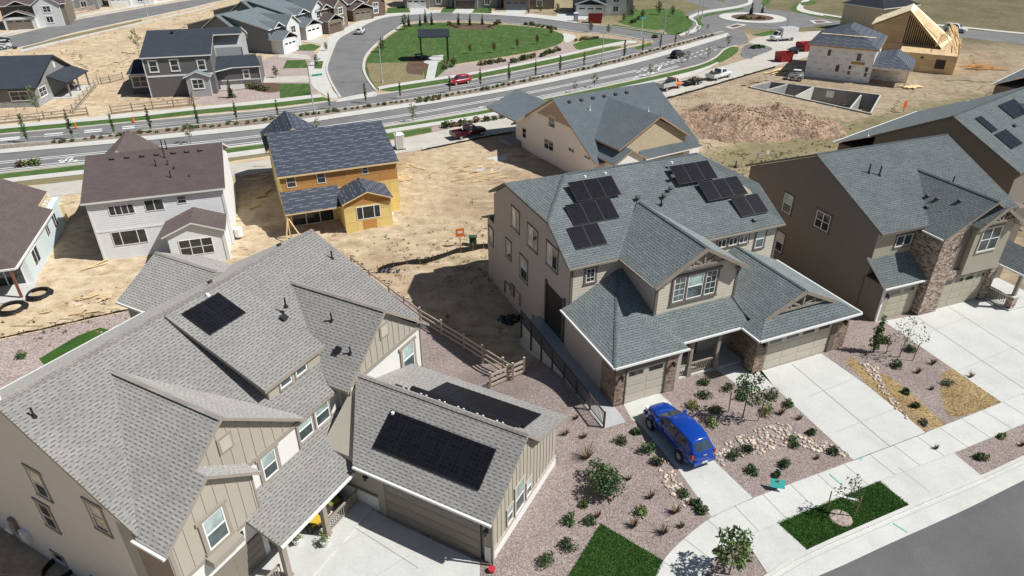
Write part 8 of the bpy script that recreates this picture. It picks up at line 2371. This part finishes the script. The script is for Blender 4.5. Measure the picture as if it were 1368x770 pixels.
boards('scattered boards right of the orange sheathed house', 543, 225, 6, 3.0, -.6); boards('scrap lumber in front of the gap beside the orange sheathed house', 537, 243, 16, 1.6, .5, .12, spread=1.0)
boards('broken lath heap on the bare lot', 640, 237, 26, 2.0, .4, .1, spread=1.6); boards('stack of lumber lying in the mud by the framed house', 1312, 92, 16, 6.0, .2, .3, OSB, 1.2)
boards('pale board pile in front of the white wrapped house', 1222, 118, 9, 4.0, .5, .4, spread=.5); boards('pallet of boards at the white wrapped house corner', 1048, 98, 14, 4.5, .7, .35, spread=1.5); boards('scraps on the shaded soil beside the white house', 350, 262, 5, 1.6, 1.0, .3, OSB, 2.0); boards('lumber scraps by the alley behind the white house', 345, 236, 9, 2.4, .2, .14, spread=1.2)
boards('litter of lath on the bare earth left of the taupe roof', 110, 413, 10, 1.2, .3, .1, None, 1.6); boards('board leaning by the corner of the white house', 130, 357, 2, 2.8, .8, .12, None, .3)
w_ = conform([tuple(p) for p in LO([(633, 219), (650, 212), (676, 206), (690, 214), (683, 232), (660, 237), (640, 236)])], .03, concrete('spilled concrete dust', (.55, .54, .52)), 'washout')

# ---- porch things at the near house
def porch_set():
    o = gp(661, 758, 0); M = Matrix.Translation(o) @ Matrix.Rotation(R(62.4), 4, 'Z')
    YEL = plain('yellow cushion', (.62, .42, .03), .8); GRN = plain('green cushion', (.22, .28, .06), .8); WD = plain('dark wicker', (.06, .045, .035), .8)
    for lb, x, y, cm, a in (('porch armchair with a yellow cushion', -2.3, 9.85, YEL, -.4), ('porch armchair with a green cushion, deeper in the shade', -.75, 10.0, GRN, -.3)):
        p = M @ Vector((x, y, .13)); t = thing('armchair', lb, 'chair', p, R(62.4) + a, 'porch armchairs')
        s = MB(); s.box(-.4, .4, -.4, .4, .2, .42, WD); s.build('seat', t); b = MB(); b.box(-.42, .42, .34, .46, .2, 1.0, WD); b.build('backrest', t)
        for q in (-1, 1):
            m = MB(); m.box(q * .44 - .06, q * .44 + .06, -.4, .42, 0, .66, WD); m.build('arm', t)
        c = MB(); c.box(-.34, .34, -.36, .32, .42, .54, cm); c.box(-.34, .34, .24, .36, .5, .98, cm); c.build('cushion', t)
    p = M @ Vector((-1.6, 9.95, .13)); t = thing('side_table', 'low dark table between the porch armchairs', 'table', p, R(62)); m = MB(); m.box(-.3, .3, -.3, .3, .4, .46, WD); m.build('tabletop', t); m = MB(); m.box(-.22, .22, -.22, .22, 0, .4, WD); m.build('base', t)
    FL1 = leafmat('red flower', (.5, .03, .05)); FL2 = leafmat('white flower', (.6, .6, .55))
    for lb, x, y, ms in (('white pot of red and white flowers at the porch post', -3.0, 8.55, [LG1, LG2, FL1, FL2]), ('planter of yellow-green leaves under the porch eave', -3.6, 9.95, [LG2, LYL, LG1])):
        p = M @ Vector((x, y, .13)); t = thing('flower_pot', lb, 'flower pot', p); m = MB(); m.cyl((0, 0, 0), (0, 0, .34), .2, .28, WHITEP, 14); m.build('pot', t); m = MB(); crown_cloud(m, [(Vector((.1, 0, .5)), .26), (Vector((-.12, .1, .5)), .26), (Vector((0, -.15, .55)), .24)], 150, .07, ms); m.build('plant', t)
    p = gp(657, 764, 0); t = thing('bucket', 'small red bucket on the gravel at the garage corner', 'bucket', p); m = MB(); m.cyl((0, 0, .02), (0, 0, .26), .14, .18, plain('red plastic', (.5, .03, .05), .4), 14); m.build('pail', t)


porch_set()

# dark bagged heap beside the raised walk
p = gt(685, 428); mb = MB(); lump(mb, (0, 0, .05), 1.3, .8, .35, plain('dark tarp', (.02, .022, .028), .6), 34, .28); tag(mb.build('tarp_heap'), 'dark plastic heap at the foot of the beige house wall', 'heap', loc=p)


# ---- two workers
def person(label, u, v, yaw, vest, pants, z=LOW):
    c = gp(u, v, z); t = thing('person', label, 'person', c, yaw)
    J = {'pel': (0, 0, .95), 'ch': (.04, 0, 1.35), 'nk': (.06, 0, 1.52), 'hd': (.1, 0, 1.68), 'ht': (.1, 0, 1.78)}
    pts = [J['pel'], J['ch'], J['nk'], J['hd'], J['ht']]; rad = [.15, .17, .06, .1, .07]; E = [(0, 1), (1, 2), (2, 3), (3, 4)]
    for s in (1, -1):
        i = len(pts); pts += [(0, s * .1, .9), (.04 + .03 * s, s * .11, .48), (-.02, s * .12, .06), (.13, s * .12, .04)]; rad += [.1, .07, .05, .045]; E += [(0, i), (i, i + 1), (i + 1, i + 2), (i + 2, i + 3)]
        i = len(pts); pts += [(.04, s * .19, 1.42), (.08, s * .25, 1.15), (.28, s * .2, 1.02), (.37, s * .18, 1.02)]; rad += [.07, .05, .04, .045]; E += [(1, i), (i, i + 1), (i + 1, i + 2), (i + 2, i + 3)]
    me = bpy.data.meshes.new('body'); me.from_pydata(pts, E, []); SK = plain('skin', (.42, .26, .18), .6); me.materials.append(SK)
    o = bpy.data.objects.new('body', me); COL.objects.link(o); o.parent = t
    o.modifiers.new('skin', 'SKIN')
    for v_, r_ in zip(me.skin_vertices[0].data if me.skin_vertices else [], rad): v_.radius = (r_, r_)
    o.modifiers.new('sub', 'SUBSURF').levels = 1
    def shell(nm, rings, mat):
        m = MB(); m.loft([[Vector((x + rx * math.cos(a), y + ry * math.sin(a), zz)) for a in [k * math.pi / 6 for k in range(12)]] for x, y, zz, rx, ry in rings], mat); m.build(nm, t, smooth=True)
    shell('vest', [(0, 0, .92, .17, .21), (.02, 0, 1.15, .17, .22), (.04, 0, 1.4, .16, .23), (.06, 0, 1.5, .09, .12)], vest)
    for s in (1, -1): shell('trouser_leg', [(.0, s * .1, .95, .12, .11), (.05, s * .11, .5, .09, .09), (0, s * .12, .08, .075, .075)], pants)
    shell('hard_hat', [(.1, 0, 1.70, .17, .15), (.1, 0, 1.73, .13, .13), (.1, 0, 1.82, .09, .09), (.1, 0, 1.85, .02, .02)], WHITEP)
    return t


HV = plain('hi-vis lime', (.45, .75, .05), .6); WJ = plain('white work shirt', (.7, .7, .66), .7); JN = plain('work trousers', (.05, .06, .09), .8)
person('crouching worker in a lime hi-vis vest beside the covered patio', 87, 121, .5, HV, JN).scale = (1.1, 1.1, .8)
person('worker in a pale shirt near the end of the covered patio', 102, 122, 2.4, WJ, JN).scale = (1.1,) * 3
split_pieces({'ridge_cap', 'gutter', 'stone_pier', 'siding', 'lap_siding', 'corner_trim', 'corner_board', 'door_surround', 'bracket', 'window_well', 'utility_meter', 'window_opening', 'side_rail', 'stone_column', 'stone_base', 'trim', 'window_trim', 'rib', 'junction_box', 'shingle_bundle', 'batten', 'rake_board', 'gable_siding'})
SKY_STRENGTH, EXPOSURE = .05, .13
# ------------------------------------------------------------------ light, sky, camera
w = bpy.data.worlds.new('World'); scene.world = w; w.use_nodes = True
nt = w.node_tree; nt.nodes.clear()
sky = nt.nodes.new('ShaderNodeTexSky'); sky.sky_type = 'NISHITA'; sky.sun_disc = False
SUN_AZ, SUN_EL = R(-9), R(51)   # direction to the sun: azimuth from +X towards +Y
sky.sun_elevation = SUN_EL; sky.sun_rotation = R(90) - SUN_AZ
bg = nt.nodes.new('ShaderNodeBackground'); bg.inputs['Strength'].default_value = SKY_STRENGTH
out = nt.nodes.new('ShaderNodeOutputWorld')
nt.links.new(sky.outputs[0], bg.inputs[0]); nt.links.new(bg.outputs[0], out.inputs[0])
sd = bpy.data.lights.new('sun', 'SUN'); sd.energy = 5.0; sd.angle = R(.53); sd.color = (1, .975, .935)
so = bpy.data.objects.new('sun', sd); COL.objects.link(so)
dv = Vector((math.cos(SUN_EL) * math.cos(SUN_AZ), math.cos(SUN_EL) * math.sin(SUN_AZ), math.sin(SUN_EL)))
so.rotation_euler = dv.to_track_quat('Z', 'Y').to_euler(); so.location = dv * 200
cd = bpy.data.cameras.new('camera'); cd.sensor_width = 36; cd.lens = 36 * CAM_F / 1368; cd.clip_end = 6000; cd.clip_start = .5
co = bpy.data.objects.new('camera', cd); COL.objects.link(co)
co.location = (0, 0, CAM_H); co.rotation_euler = (R(90) - CAM_P, 0, 0)
scene.camera = co
scene.view_settings.view_transform = 'Standard'; scene.view_settings.look = 'None'; scene.view_settings.gamma = 1
scene.view_settings.use_curve_mapping = False; scene.view_settings.exposure = EXPOSURE
scene.cycles.max_bounces = 6; scene.cycles.diffuse_bounces = 3; scene.cycles.use_denoising = True
